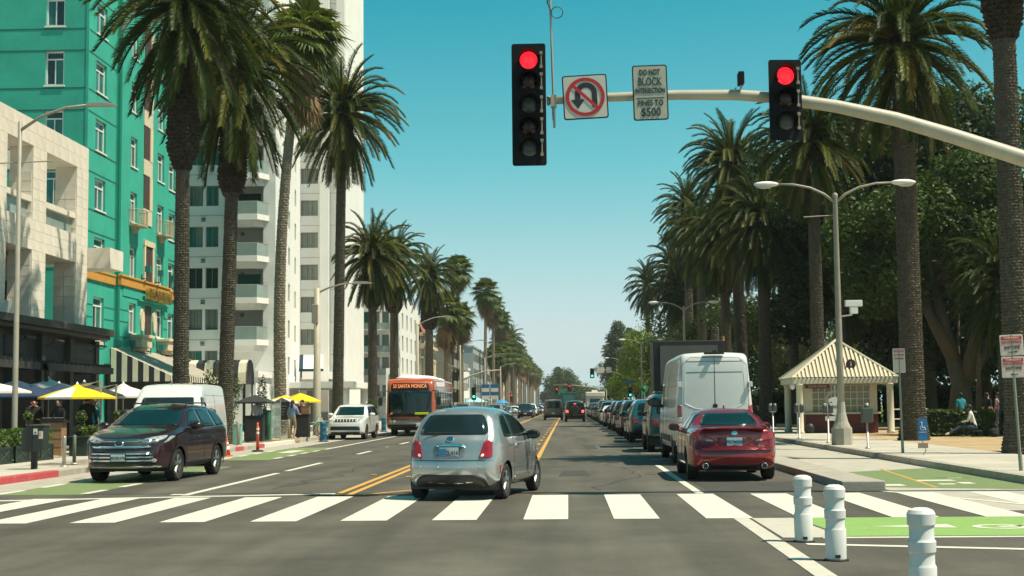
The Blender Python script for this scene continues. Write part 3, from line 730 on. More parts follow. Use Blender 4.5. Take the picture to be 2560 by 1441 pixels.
tree('dark high-crowned tree filling the gap behind the street lamp head', 17.6, 92, 16, blobs_in(r_, 20, 3.4, 3, 5.5, 19, 1.9, 2.8), 34000, .34, M_leaf_d, 90, .45)
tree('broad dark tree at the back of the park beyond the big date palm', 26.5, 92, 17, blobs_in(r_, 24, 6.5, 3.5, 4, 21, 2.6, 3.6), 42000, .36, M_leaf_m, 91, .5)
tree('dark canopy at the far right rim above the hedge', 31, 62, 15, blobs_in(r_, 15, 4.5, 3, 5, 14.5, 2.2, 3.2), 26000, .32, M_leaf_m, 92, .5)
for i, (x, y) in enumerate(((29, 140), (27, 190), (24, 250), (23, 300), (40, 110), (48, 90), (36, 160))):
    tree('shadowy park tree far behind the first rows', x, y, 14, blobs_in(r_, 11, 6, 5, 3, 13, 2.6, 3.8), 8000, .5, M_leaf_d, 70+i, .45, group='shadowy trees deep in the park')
tree('slender trunked tree in the park, right of the kiosk', 20.5, 72, 8, [(0,0,7,.9,.9,.9)], 900, .25, M_leaf_m, 80, .14, [[(0,0,0),(.1,0,3.4),(.4,0,7)]], group='slender trunks in the park')
for i, (x, y) in enumerate(((22.2, 74), (23.4, 77), (25.4, 80), (21.4, 79), (27.5, 73))):
    tree('slender dark trunk standing in the park behind the seated person', x, y, 9, [(0,0,8.5,1.2,1.2,.9)], 900, .25, M_leaf_d, 81+i, .13, [[(0,0,0),(.12,0,4),(.3*(i-2),0,8.5)]], group='slender trunks in the park')
hedge('clipped dark hedge left of the seated person', 14.2, 17.0, 57.6, 58.6, 1.0, 3200, M_leaf_m, 1)
hedge('clipped dark hedge right of the seated person', 17.6, 20.6, 57.4, 58.4, 1.0, 3200, M_leaf_m, 2)
for i, (xa, xb, yy, hh) in enumerate(((13.5, 21.0, 97, 1.9), (21.5, 30.0, 96, 2.3), (30.5, 44.0, 94, 2.4), (45, 62, 98, 2.6), (14.0, 23.0, 128, 2.2))):
    hedge(('low shrub belt behind the kiosk', 'shrub belt behind the great limbs', 'shrub belt behind the walkers in the park', 'shrub belt at the far right rim of the park', 'shrub belt left of the kiosk far back')[i], xa, xb, yy, yy+1.6, hh, 5200, M_leaf_d, 20+i, size=.2, cat='shrubs', name='shrub_belt')
hedge('dark leafy bush at the foot of the nearest right palm', 12.5, 15.2, 38.8, 40.6, 1.4, 3800, M_leaf_d, 3, cat='bush', name='bush')
# ================================================================== buildings
M_beige = mat('travertine', (0.70, 0.655, 0.57), 0.8, 0.12, 1.5, 0.15, 40, rnd=0.035)
M_teal = mat('teal_stucco', (0.028, 0.37, 0.275), 0.85, 0.13, 0.8, 0.35, 14, grime=0.4)
M_teald = mat('teal_iron', (0.01, 0.17, 0.15), 0.6, 0.1)
M_white = mat('white_render', (0.80, 0.79, 0.75), 0.85, 0.05, 0.6, 0.12, 14, grime=0.22)
M_whitet = mat('white_trim', (0.78, 0.77, 0.73), 0.6, 0.04)
M_cream = mat('cream_plaster', (0.66, 0.55, 0.38), 0.85, 0.1, 1.5, 0.15, grime=0.2)
M_creamo = mat('cream_ornament', (0.62, 0.54, 0.40), 0.85, 0.35, 9, 0.8, 16)
M_ochre = mat('ochre_band', (0.55, 0.27, 0.045), 0.75, 0.1, grime=0.2)
M_gold = mat('gold_letters', (0.55, 0.36, 0.08), 0.3, 0.1, metal=0.85)
M_grille = mat('dark_grille', (0.06, 0.035, 0.028), 0.7, 0.5, 14, 0.9, 18)
M_dkwood = mat('charcoal_timber', (0.022, 0.022, 0.022), 0.6, 0.25, 2, grime=0.1)
M_dkwood2 = mat('charcoal_panel', (0.045, 0.042, 0.038), 0.6, 0.25, 2)
M_black = mat('black', (0.012, 0.012, 0.013), 0.55, 0.1)
M_void = mat('interior_shade', (0.02, 0.018, 0.016), 0.9, 0.3, 1)  # shade of unlit interiors as a colour, for flat panels
M_greyt = mat('grey_tile', (0.30, 0.275, 0.22), 0.85, 0.1, 2, rnd=.06)
M_roofr = mat('red_roof_tile', (0.33, 0.12, 0.075), 0.85, 0.2, 3)
M_greenr = mat('green_glass_band', (0.05, 0.19, 0.17), 0.4, 0.1)
M_steel = mat('galvanised', (0.42, 0.41, 0.37), 0.45, 0.12, 3, metal=0.6)
M_steelp = mat('painted_steel', (0.30, 0.28, 0.225), 0.5, 0.12, 3, grime=0.2)
M_stripeb = mat('awning_black', (0.025, 0.025, 0.032), 0.9, 0.1)
M_stripew = mat('awning_cream', (0.66, 0.60, 0.47), 0.9, 0.08)
M_navy = mat('navy_canvas', (0.012, 0.035, 0.085), 0.9, 0.1)
M_canvw = mat('white_canvas', (0.72, 0.69, 0.62), 0.9, 0.05)
def glassmat(name, col, rough=0.06, stripes=0.0, spec=0.6):
    m = mat(name, col, rough, 0.25, 0.8, spec=spec, coat=0.0)
    t = m.node_tree; b = t.nodes['Principled BSDF']
    if stripes:
        src = b.inputs['Base Color'].links[0].from_socket
        tc = [n for n in t.nodes if n.type == 'TEX_COORD'][0]
        mp = t.nodes.new('ShaderNodeMapping'); mp.inputs['Scale'].default_value = (7, 7, 0.0)
        nz = t.nodes.new('ShaderNodeTexNoise'); nz.inputs['Scale'].default_value = 1.4; nz.inputs['Detail'].default_value = 2
        t.links.new(tc.outputs['Object'], mp.inputs['Vector']); t.links.new(mp.outputs['Vector'], nz.inputs['Vector'])
        r = t.nodes.new('ShaderNodeMapRange'); r.inputs['From Min'].default_value = .3; r.inputs['From Max'].default_value = .7; r.inputs['To Min'].default_value = 1-stripes; r.inputs['To Max'].default_value = 1+stripes
        vm = t.nodes.new('ShaderNodeVectorMath'); vm.operation = 'SCALE'
        t.links.new(nz.outputs['Fac'], r.inputs['Value']); t.links.new(src, vm.inputs[0]); t.links.new(r.outputs['Result'], vm.inputs['Scale']); t.links.new(vm.outputs['Vector'], b.inputs['Base Color'])
    return m
M_glass_c = glassmat('curtained_glass', (0.16, 0.19, 0.165), stripes=.5)
M_glass_d = glassmat('dark_glass', (0.022, 0.03, 0.03))
M_glass_t = glassmat('teal_glass', (0.03, 0.16, 0.14), stripes=.3)
M_glass_r = mat('railing_glass', (0.26, 0.33, 0.30), 0.10, 0.15, .8, spec=.5)

def hub(name, label, cat, x, y, group=None):
    t = thing(name, label, cat, (x, y, 0), 0, group); return t
def wp(mb, name, m, parent, smooth=False, bevel=0):
    """part given in world coordinates under an unrotated thing at ground level"""
    o = mb.build(name, m, parent, smooth, bevel=bevel)
    if parent.type == 'EMPTY': o.location = -parent.location
    return o
def P3(face, c, u, z, k):
    return (c-k, u, z) if face == '+x' else ((u, c+k, z) if face == '-y' else (c+k, u, z))
def wallh(face, c, u0, u1, z0, z1, holes, d=.2, mb=None):
    b = mb or MB()
    us = sorted({u0, u1, *[h[0] for h in holes], *[h[1] for h in holes]}); zs = sorted({z0, z1, *[h[2] for h in holes], *[h[3] for h in holes]})
    us = [u for u in us if u0 <= u <= u1]; zs = [z for z in zs if z0 <= z <= z1]
    for i in range(len(us)-1):
        for j in range(len(zs)-1):
            cu, cz = (us[i]+us[i+1])/2, (zs[j]+zs[j+1])/2
            if any(h[0] < cu < h[1] and h[2] < cz < h[3] for h in holes): continue
            b.quad(P3(face,c,us[i],zs[j],0), P3(face,c,us[i+1],zs[j],0), P3(face,c,us[i+1],zs[j+1],0), P3(face,c,us[i],zs[j+1],0))
    for h in holes:
        q = [(h[0],h[2]),(h[1],h[2]),(h[1],h[3]),(h[0],h[3])]
        for i in range(4):
            a, e = q[i], q[(i+1)%4]
            b.quad(P3(face,c,*a,0), P3(face,c,*e,0), P3(face,c,*e,d), P3(face,c,*a,d))
    return b
def fbox(b, face, c, u0, u1, z0, z1, k0, k1, mi=0):
    p, q = P3(face, c, u0, z0, k0), P3(face, c, u1, z1, k1)
    b.box(min(p[0],q[0]), max(p[0],q[0]), min(p[1],q[1]), max(p[1],q[1]), min(p[2],q[2]), max(p[2],q[2]), mi); return b
def window(parent, face, c, u0, u1, z0, z1, d=.2, fm=None, gm=None, cols=2, trans=0.0, fw=.085, sill=True, sm=None, prow=1):
    """frame with its own panes set into a hole of the wall"""
    fm = fm or M_whitet; b = MB(); k0, k1 = d-.10, d-.02
    fbox(b, face, c, u0, u1, z0, z0+fw, k0, k1); fbox(b, face, c, u0, u1, z1-fw, z1, k0, k1)
    fbox(b, face, c, u0, u0+fw, z0+fw, z1-fw, k0, k1); fbox(b, face, c, u1-fw, u1, z0+fw, z1-fw, k0, k1)
    zt = z1-fw
    cells = []
    if trans:
        zt = z1-fw-trans; fbox(b, face, c, u0+fw, u1-fw, zt-fw*.8, zt, k0, k1); cells.append((u0+fw, u1-fw, zt, z1-fw)); zt -= fw*.8
    w_ = (u1-u0-2*fw)/cols
    for i in range(cols):
        if i: fbox(b, face, c, u0+fw+i*w_-fw*.3, u0+fw+i*w_+fw*.3, z0+fw, zt, k0, k1)
        cells.append((u0+fw+i*w_, u0+fw+(i+1)*w_, z0+fw, zt))
    if sill: fbox(b, face, c, u0-.05, u1+.05, z0-.07, z0, -.06, d-.01)
    o = wp(b, 'window', fm, parent)
    for g in cells:
        m = gm if not isinstance(gm, list) else random.choice(gm)
        p = MB(); fbox(p, face, c, g[0], g[1], g[2], g[3], d-.055, d-.035); p.build('pane', m or M_glass_d, o)
    return o

# ------------------------------------------------------------------ beige stone building over the dark restaurant
B = hub('stone_building', 'beige stone-tiled building with open terrace frame above the dark restaurant', 'building', -20, 50)
XB = -20.0
b = MB()
b.box(-34, XB-3.0, 38, 58.5, 4.9, 8.7).box(-34, XB-3.0, 38, 47.5, 8.7, 12.2).box(-30, XB-4.4, 47.5, 52.2, 8.7, 10.9)     # back wall blocks; the terrace is open to the sky
wp(b, 'back_wall', M_beige, B)
def stone(name, x0, x1, y0, y1, z0, z1): return wp(MB().box(x0, x1, y0, y1, z0, z1), name, M_beige, B)
piers = [(40.0, 41.4), (44.6, 46.0), (48.6, 49.9), (52.4, 53.8), (57.2, 58.6)]
for a, e in piers: stone('pier', XB-.9, XB-.03, a, e, 4.9, 11.5)
stone('roof_beam', XB-1.1, XB-.03, 38, 58.6, 11.5, 12.5); stone('spandrel', XB-3.0, XB-.03, 38, 58.6, 7.55, 8.7)
for a, e in ((40.2, 41), (44.9, 45.7), (48.9, 49.6), (52.7, 53.5), (57.5, 58.3)): stone('rafter', XB-3.2, XB-1.1, a, e, 11.6, 12.3)
stone('terrace_wall', XB-2.4, XB-2.2, 50.2, 52.3, 8.7, 10.6); stone('projecting_slab', -21.2, -19.05, 58.62, 60.4, 7.45, 8.3)
stone('lower_wall', XB-2.2, XB-1.6, 49.9, 57.2, 6.55, 7.55); stone('lower_pier', XB-2.2, XB-1.2, 55.2, 56.2, 4.9, 7.55)
for (a, e) in ((49.9, 52.4), (53.8, 57.2), (46.0, 48.6)):
    o = wp(MB().box(XB-.35, XB-.05, a, e, 9.36, 9.58), 'rail', M_beige, B)
    wp(MB().box(XB-.24, XB-.2, a, e, 8.7, 9.36), 'railing_pane', M_glass_r, B)
wo_ = wp(MB().box(XB-1.75, XB-1.6, 49.9, 55.2, 4.95, 5.05).box(XB-1.75, XB-1.6, 49.9, 55.2, 6.45, 6.55).box(XB-1.75, XB-1.6, 49.9, 55.2, 5.85, 5.93).box(XB-1.75, XB-1.6, 51.6, 51.7, 5, 6.5).box(XB-1.75, XB-1.6, 53.4, 53.5, 5, 6.5).box(XB-1.75, XB-1.6, 55.1, 55.2, 5, 6.5), 'window', M_dkwood2, B)
for a, e in ((49.9, 51.6), (51.7, 53.4), (53.5, 55.1)):
    for z0, z1 in ((5.05, 5.85), (5.93, 6.45)): MB().box(XB-1.7, XB-1.67, a, e, z0, z1).build('pane', M_glass_d, wo_)
stone('parapet', XB-1.2, XB-.6, 50.2, 53.2, 4.9, 5.6)
# tiles: one mesh for each size, joints left open
def tiles(y0, y1, z0, z1, ny, nz, parent, x=XB, name='stone_tile', m=None, off=True):
    w_, h_ = (y1-y0)/ny, (z1-z0)/nz
    me = MB().box(-.03, 0, -w_/2+.004, w_/2-.004, -h_/2+.004, h_/2-.004).mesh(name, m or M_beige)
    r = random.Random(int(y0*7+z0*3))
    for i in range(ny):
        for j in range(nz):
            o = inst(name, me, parent, (x + r.uniform(-.004, .002), y0+(i+.5)*w_, z0+(j+.5)*h_)); o.location -= parent.location
tiles(44.6, 58.6, 11.5, 12.5, 17, 2, B); tiles(46.0, 58.6, 7.55, 8.7, 15, 3, B)
for a, e in piers[2:]:
    tiles(a, e, 4.95, 7.55, 2, 7, B); tiles(a, e, 8.7, 11.5, 2, 7, B)
for a, e in piers[2:]:       # camera-side faces of the piers
    me = MB().box(-.21, .21, -.03, 0, -.19, .19).mesh('stone_tile', M_beige)
    for i in range(2):
        for j in range(14):
            z = 5.15 + j*.4
            if z < 7.4 or z > 8.9: o = inst('stone_tile', me, B, (XB-.7+i*.435, a, z)); o.location -= B.location
# dark restaurant front
R = hub('restaurant_front', 'charcoal timber restaurant front with cornice and trellis canopies', 'shopfront', -19.4, 50)
wp(MB().box(-26, -19.9, 38, 59.4, 0.15, 4.45), 'facade', M_dkwood, R)
wp(MB().box(-20.2, -19.3, 37.9, 59.6, 4.45, 4.62).box(-20.2, -19.15, 37.85, 59.7, 4.62, 4.9), 'cornice', M_dkwood2, R, bevel=.03)
for a, e in ((41.5, 44.2), (45.4, 48.2), (49.4, 51.4), (56.4, 59.1)):
    wp(MB().box(-19.9, -19.78, a, e, 3.45, 4.25), 'sign_panel', M_dkwood2, R)
    wp(MB().box(-19.79, -19.75, a+.08, e-.08, 3.52, 3.56).box(-19.79, -19.75, a+.08, e-.08, 4.14, 4.18), 'panel_moulding', M_dkwood, R)
for a in (40.5, 44.8, 48.9, 53.0, 56.1, 59.2): wp(MB().box(-19.95, -19.7, a-.2, a+.2, .15, 4.4), 'pilaster', M_dkwood2, R)
for a, e in ((41, 44.5), (45.2, 48.5), (49.4, 52.6), (53.4, 55.8), (56.5, 58.9)): wp(MB().box(-19.93, -19.86, a, e, .9, 3.2), 'opening_shade', M_void, R)  # solid panels on the facade, interior shade in their colour
for a, e in ((40, 48.8), (49.6, 56.8)):
    o = wp(MB().box(-19.8, -18.3, a, a+.16, 2.95, 3.15).box(-19.8, -18.3, e-.16, e, 2.95, 3.15).box(-18.45, -18.25, a, e, 2.95, 3.2), 'trellis', M_dkwood2, R)
    n = int((e-a)/.45)
    for i in range(1, n): MB().box(-19.7, -18.2, a+i*(e-a)/n-.03, a+i*(e-a)/n+.03, 3.2, 3.3).build('slat', M_dkwood2, o)
for yy in (49.8, 56.6): wp(MB().tube([(-18.4, yy, .15), (-18.4, yy, 3.0)], .07, 8), 'canopy_post', M_dkwood2, R)
for yy in (43.0, 50.3, 53.2, 58.2):
    wp(MB().tube([(-19.75, yy, 3.9), (-19.2, yy, 4.2)], .02, 5).tube([(-19.2, yy-.5, 4.15), (-19.2, yy+.5, 4.15)], .05, 6), 'lamp_bar', M_dkwood2, R)

# ------------------------------------------------------------------ turquoise hotel
H = hub('turquoise_hotel', 'turquoise art deco hotel with white windows and ochre band', 'building', -23, 67)
XH, YH = -23.0, 67.1
zf = [5.5 + 2.93*i for i in range(7)]                      # window sills
cx_s = [(68.3, 69.9), (73.1, 74.25), (78.0, 79.3), (80.95, 82.6)]
holes_l = [(68.3, 69.9, z, z+1.55) for z in zf]
wl = wallh('+x', XH, YH, 71.5, .15, 27, holes_l, .22)
hc = [(73.1, 74.25, z, z+1.58) for z in zf] + [(78.0, 79.3, z, z+1.58) for z in zf]
wallh('+x', XH+.28, 71.5, 80.3, .15, 27, hc, .22, wl)
wallh('+x', XH, 80.3, 84.6, .15, 27, [(80.95, 82.6, z, z+1.55) for z in zf], .22, wl)
hy = [(-25.12, -24.18, z+.02, z+1.72) for z in zf[2:]] + [(-28.9, -27.9, z+.02, z+1.72) for z in zf[2:]]
wallh('-y', YH, -45, XH, .15, 27, hy, .22, wl)
wl.quad((XH, 71.5, .15), (XH+.28, 71.5, .15), (XH+.28, 71.5, 27), (XH, 71.5, 27)); wl.quad((XH, 80.3, .15), (XH+.28, 80.3, .15), (XH+.28, 80.3, 27), (XH, 80.3, 27))
wl.quad((XH, 84.6, .15), (-45, 84.6, .15), (-45, 84.6, 27), (XH, 84.6, 27)); wl.box(-45, XH-.3, YH+.3, 84.4, 26.8, 27)
wp(wl, 'wall', M_teal, H)
for i, z in enumerate(zf):
    gm = [M_glass_c, M_glass_d, M_glass_t, M_glass_t]
    window(H, '+x', XH, 68.3, 69.9, z, z+1.55, .22, gm=gm, trans=.3)
    window(H, '+x', XH+.28, 73.1, 74.25, z, z+1.58, .22, gm=gm, trans=.3)
    window(H, '+x', XH+.28, 78.0, 79.3, z, z+1.58, .22, gm=gm, trans=.3)
    window(H, '+x', XH, 80.95, 82.6, z, z+1.55, .22, gm=gm, trans=.3)
    if i >= 2:
        window(H, '-y', YH, -25.12, -24.18, z+.02, z+1.72, .22, gm=[M_glass_t, M_glass_d], trans=.28)
        window(H, '-y', YH, -28.9, -27.9, z+.02, z+1.72, .22, gm=[M_glass_t, M_glass_d], trans=.28)
M_tshade = mat('teal_groove_shade', (0.012, 0.13, 0.10), 0.9, 0.1)  # darker copy of the teal, shade of the grooves put into the colour
for z in zf[1:]:            # string courses: raised strips, groove shade put into their colour
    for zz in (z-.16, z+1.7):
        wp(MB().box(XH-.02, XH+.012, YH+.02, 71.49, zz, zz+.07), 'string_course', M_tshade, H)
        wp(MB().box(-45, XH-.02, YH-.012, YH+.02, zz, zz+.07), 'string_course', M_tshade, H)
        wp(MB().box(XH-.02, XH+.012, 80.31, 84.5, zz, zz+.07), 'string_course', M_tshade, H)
wp(MB().box(XH-.1, XH+.03, YH-.03, YH+.03, 4.6, 27).box(XH+.2, XH+.31, 71.47, 71.53, 4.6, 27), 'corner_fillet', M_teal, H)
for z in (6.6, 6.0, 5.2):
    wp(MB().box(XH-.02, XH+.012, YH+.02, 68.2, z, z+.05).box(XH-.02, XH+.012, 70.0, 71.48, z, z+.05).box(XH+.26, XH+.292, 71.52, 73.0, z, z+.05).box(XH+.26, XH+.292, 79.4, 80.25, z, z+.05), 'rustication_joint', M_tshade, H)
wp(MB().box(XH-.05, XH+.10, YH, 71.45, 7.82, 8.25).box(XH+.2, XH+.4, 71.45, 80.35, 7.86, 8.3).box(XH-.05, XH+.1, 80.35, 84.6, 7.84, 8.28).box(XH-.05, XH+.14, YH, 71.42, 8.25, 8.36).box(XH+.2, XH+.46, 71.42, 80.38, 8.3, 8.41).box(XH-.05, XH+.14, 80.38, 84.6, 8.28, 8.39), 'ochre_band', M_ochre, H, bevel=.02)
for z0, z1 in ((11.5, 14.2), (14.2, 16.9), (16.9, 19.6), (19.6, 22.4)):      # ornamental strip
    wp(MB().box(XH+.27, XH+.33, 75.3, 76.9, z0, z0+.85), 'ornament_panel', M_creamo, H)
    wp(MB().box(XH+.27, XH+.31, 75.4, 76.4, z0+.85, z1), 'grille', M_grille, H); wp(MB().box(XH+.27, XH+.35, 76.4, 76.9, z0+.85, z1), 'grille_jamb', M_cream, H)
wp(MB().box(XH+.27, XH+.36, 75.5, 75.75, 8.45, 10.55).box(XH+.27, XH+.36, 77.05, 77.35, 8.45, 10.55).box(XH+.27, XH+.38, 75.45, 77.4, 10.35, 10.65), 'niche_surround', M_cream, H)
wp(MB().box(XH+.27, XH+.31, 75.75, 77.05, 8.45, 10.35), 'grille', M_grille, H)
wp(MB().box(XH+.27, XH+.31, 75.9, 77.0, 5.1, 7.1), 'grille', M_grille, H)
for yy in (75.3, 77.55):
    wp(MB().prism([(yy+.34*cos(a), 6.35+.55*sin(a)-(.12 if sin(a) < -.5 else 0)) for a in [i*pi/9 for i in range(18)]], 'x', XH+.27, XH+.37), 'medallion', M_creamo, H)
for a, e in ((73.3, 75.6), (78.15, 80.3)):
    wp(MB().box(XH+.28, XH+.95, a, e-.5, 4.75, 5.25).box(XH+.28, XH+1.05, a-.1, e-.4, 5.25, 5.42).box(XH+.28, XH+.75, a+.2, e-.7, 4.55, 4.75), 'planter_box', M_cream, H, bevel=.03)
for a, e, xx in ((68.4, 69.9, XH), (75.8, 76.9, XH+.28), (81.2, 82.6, XH)): wp(MB().box(xx-.01, xx+.05, a, e, 4.7, 5.3), 'relief_plaque', M_creamo, H)
for a, z in ((73.0, 11.1), (78.0, 11.15)):        # little iron balconies
    bb = MB()
    bb.prism([(XH+.28, a-.1), (XH+.28, a+1.4), (XH+.75, a+1.4), (XH+.95, a+1.0), (XH+.95, a+.3), (XH+.75, a-.1)], 'z', z, z+.08)
    bb.prism([(a+.2, z), (a+.65, z-.35), (a+1.1, z)], 'x', XH+.28, XH+.5)
    ring = [(XH+.3, a-.1), (XH+.75, a-.1), (XH+.95, a+.3), (XH+.95, a+1.0), (XH+.75, a+1.4), (XH+.3, a+1.4)]
    for i in range(5):
        p, q = ring[i], ring[i+1]
        bb.tube([(*p, z+.85), (*q, z+.85)], .025, 5)
        for k in range(4): bb.tube([(p[0]+(q[0]-p[0])*k/4, p[1]+(q[1]-p[1])*k/4, z+.05), (p[0]+(q[0]-p[0])*k/4, p[1]+(q[1]-p[1])*k/4, z+.85)], .014, 4)
    wp(bb, 'balcony', mat('balcony_iron', (.42, .36, .24), .6, .2), H)
for yy, z in ((69.0, 4.5), (71.0, 4.35), (72.6, 4.4), (75.9, 4.45), (77.9, 4.4), (80.6, 4.5), (81.8, 4.5), (75.2, 8.5), (77.6, 8.5), (80.8, 8.5), (82.0, 8.55)):
    xx = XH + (.28 if 71.5 < yy < 80.3 else 0)
    wp(MB().tube([(xx, yy, z), (xx+.35, yy, z), (xx+.35, yy, z+.35)], .035, 5).box(xx+.22, xx+.5, yy-.13, yy+.13, z+.35, z+.68), 'wall_lamp', M_teald, H)
wp(MB().box(XH+.28, XH+.42, 74.5, 80.2, 7.28, 7.36).box(XH+.28, XH+.32, 72.0, 80.2, 7.36, 7.86), 'sign_ledge', M_teal, H)
text('sign_lettering', 'GEORGIAN', .86, M_gold, H, (.62, 77.4-67, 7.66), (pi/2, 0, pi/2), depth=.10, bold=.012, xs=1.02)
# striped awnings of the hotel terrace
def striped(parent, quads, name='awning_strip'):
    for i, q in enumerate(quads): wp(MB().add(q, [(0, 1, 2, 3)]), name, M_stripeb if i % 2 else M_stripew, parent)
A = hub('striped_awning', 'long black and cream striped terrace awning below the hotel windows', 'awning', -21.5, 75)
x0, x1, zt, zl, zb, ya, ye = -22.6, -19.6, 4.6, 3.2, 2.9, 69.9, 80.2
n = 46
striped(A, [[(x0, ya+(ye-ya)*i/n, zt), (x0, ya+(ye-ya)*(i+1)/n, zt), (x1, ya+(ye-ya)*(i+1)/n, zl), (x1, ya+(ye-ya)*i/n, zl)] for i in range(n)])
striped(A, [[(x1, ya+(ye-ya)*i/n, zl), (x1, ya+(ye-ya)*(i+1)/n, zl), (x1+.02, ya+(ye-ya)*(i+1)/n, zb), (x1+.02, ya+(ye-ya)*i/n, zb)] for i in range(n)], 'valance_strip')
n = 11
striped(A, [[(x0+(x1-x0)*(n-1-i)/n, ya, zb), (x0+(x1-x0)*(n-i)/n, ya, zb), (x0+(x1-x0)*(n-i)/n, ya, zt-(zt-zl)*(n-i)/n), (x0+(x1-x0)*(n-1-i)/n, ya, zt-(zt-zl)*(n-1-i)/n)] for i in range(n)][::-1], 'side_strip')
wp(MB().tube([(x1-.05, ya+.1, .15), (x1-.05, ya+.1, 2.95)], .04, 6).tube([(x1-.05, ye-.1, .15), (x1-.05, ye-.1, 2.95)], .04, 6).tube([(x1-.02, ya, 2.92), (x1-.02, ye, 2.92)], .025, 5), 'awning_frame', M_black, A)
A2 = hub('entrance_canopy', 'striped entrance canopy with rounded hood between the two palm trunks', 'awning', -18.8, 81)
n = 9; pr = [(2.9, 0.0), (3.55, .06), (4.1, .3), (4.3, .8), (4.3, 1.3), (4.1, 1.75), (3.5, 2.05), (2.9, 2.1)]
for i in range(n):
    bb = MB(); xa, xb = -22.6+(4.4)*i/n, -22.6+4.4*(i+1)/n
    for (z0, d0), (z1, d1) in zip(pr, pr[1:]): bb.quad((xa, 80.4+d0, z0), (xb, 80.4+d0, z0), (xb, 80.4+d1, z1), (xa, 80.4+d1, z1))
    wp(bb, 'awning_strip', M_stripeb if i % 2 else M_stripew, A2)
wp(MB().prism([(80.4+d, z) for z, d in pr], 'x', -18.24, -18.2), 'hood_end', M_stripeb, A2)
for yy in (80.5, 82.4): wp(MB().tube([(-18.3, yy, .15), (-18.3, yy, 2.95)], .05, 6), 'canopy_post', M_black, A2)
A3 = hub('striped_awning', 'short black and cream striped awning right of the entrance canopy', 'awning', -21.5, 85)
n = 16; ya, ye = 82.9, 86.8
striped(A3, [[(-22.6, ya+(ye-ya)*i/n, 4.5), (-22.6, ya+(ye-ya)*(i+1)/n, 4.5), (-19.8, ya+(ye-ya)*(i+1)/n, 3.1), (-19.8, ya+(ye-ya)*i/n, 3.1)] for i in range(n)])
striped(A3, [[(-19.8, ya+(ye-ya)*i/n, 3.1), (-19.8, ya+(ye-ya)*(i+1)/n, 3.1), (-19.78, ya+(ye-ya)*(i+1)/n, 2.8), (-19.78, ya+(ye-ya)*i/n, 2.8)] for i in range(n)], 'valance_strip')
wp(MB().tube([(-19.8, ya+.1, .15), (-19.8, ya+.1, 2.9)], .04, 6).tube([(-19.8, ye-.1, .15), (-19.8, ye-.1, 2.9)], .04, 6), 'awning_frame', M_black, A3)
wp(MB().box(-22.9, -22.7, 70.2, 84.4, .15, 3.6), 'terrace_shade', M_void, H)

# ------------------------------------------------------------------ white tower
T = hub('white_tower', 'tall white residential tower with stepped faces and corner balconies', 'building', -22, 100)
YA, YC = 97.6, 125.4
zs = [4.07 + 2.885*i for i in range(15)]
ZT = 47.0
tw = MB()
ha = []
for z in zs: ha += [(-26.2, -25.2, z, z+1.45), (-25.0, -24.1, z, z+1.45)]
balc = [(-23.35, -20.95, z-.75, z+1.75) for z in zs[1:]]
wallh('-y', YA, -40, -20.1, .15, ZT, ha + balc, .25, tw)
# slanting street face between the two camera faces
import itertools
def slant(mb, p, q, z0, z1, holes, d=.2):
    p, q = Vector((*p, 0)), Vector((*q, 0)); L = (q-p).length; e = (q-p)/L; nrm = Vector((e.y, -e.x, 0))
    tmp = wallh('+x', 0, 0, L, z0, z1, holes, d)
    mb.v.extend([]); M = Matrix(((nrm.x, e.x, 0, p.x), (nrm.y, e.y, 0, p.y), (0, 0, 1, 0), (0, 0, 0, 1)))
    mb.join(tmp, M); return M
LB = sqrt(3.5**2 + 27.8**2)
hb_ = [(u0, u0+1.9, z+.05, z+1.45) for z in zs for u0 in (13.0, 20.5)]
MB_ = slant(tw, (-20.1, YA), (-23.6, YC), .15, ZT, hb_)
hcw = [(-23.55, -22.0, z+.1, z+1.5) for z in zs]
wallh('-y', YC, -23.6, -19.55, .15, ZT, hcw, .3, tw)
wallh('+x', -19.55, YC, 137, .15, ZT, [], .2, tw)
tw.quad((-19.55, 137, .15), (-40, 137, .15), (-40, 137, ZT), (-19.55, 137, ZT)); tw.box(-40, -20.5, YA+.5, 136, ZT-.3, ZT-.1)
tw.box(-21.75, -20.95, YC-.55, YC-.01, .2, ZT)                # projecting fin
tw.box(-20.3, -19.58, YC-.3, YC-.01, .2, ZT)
wp(tw, 'wall', M_white, T)
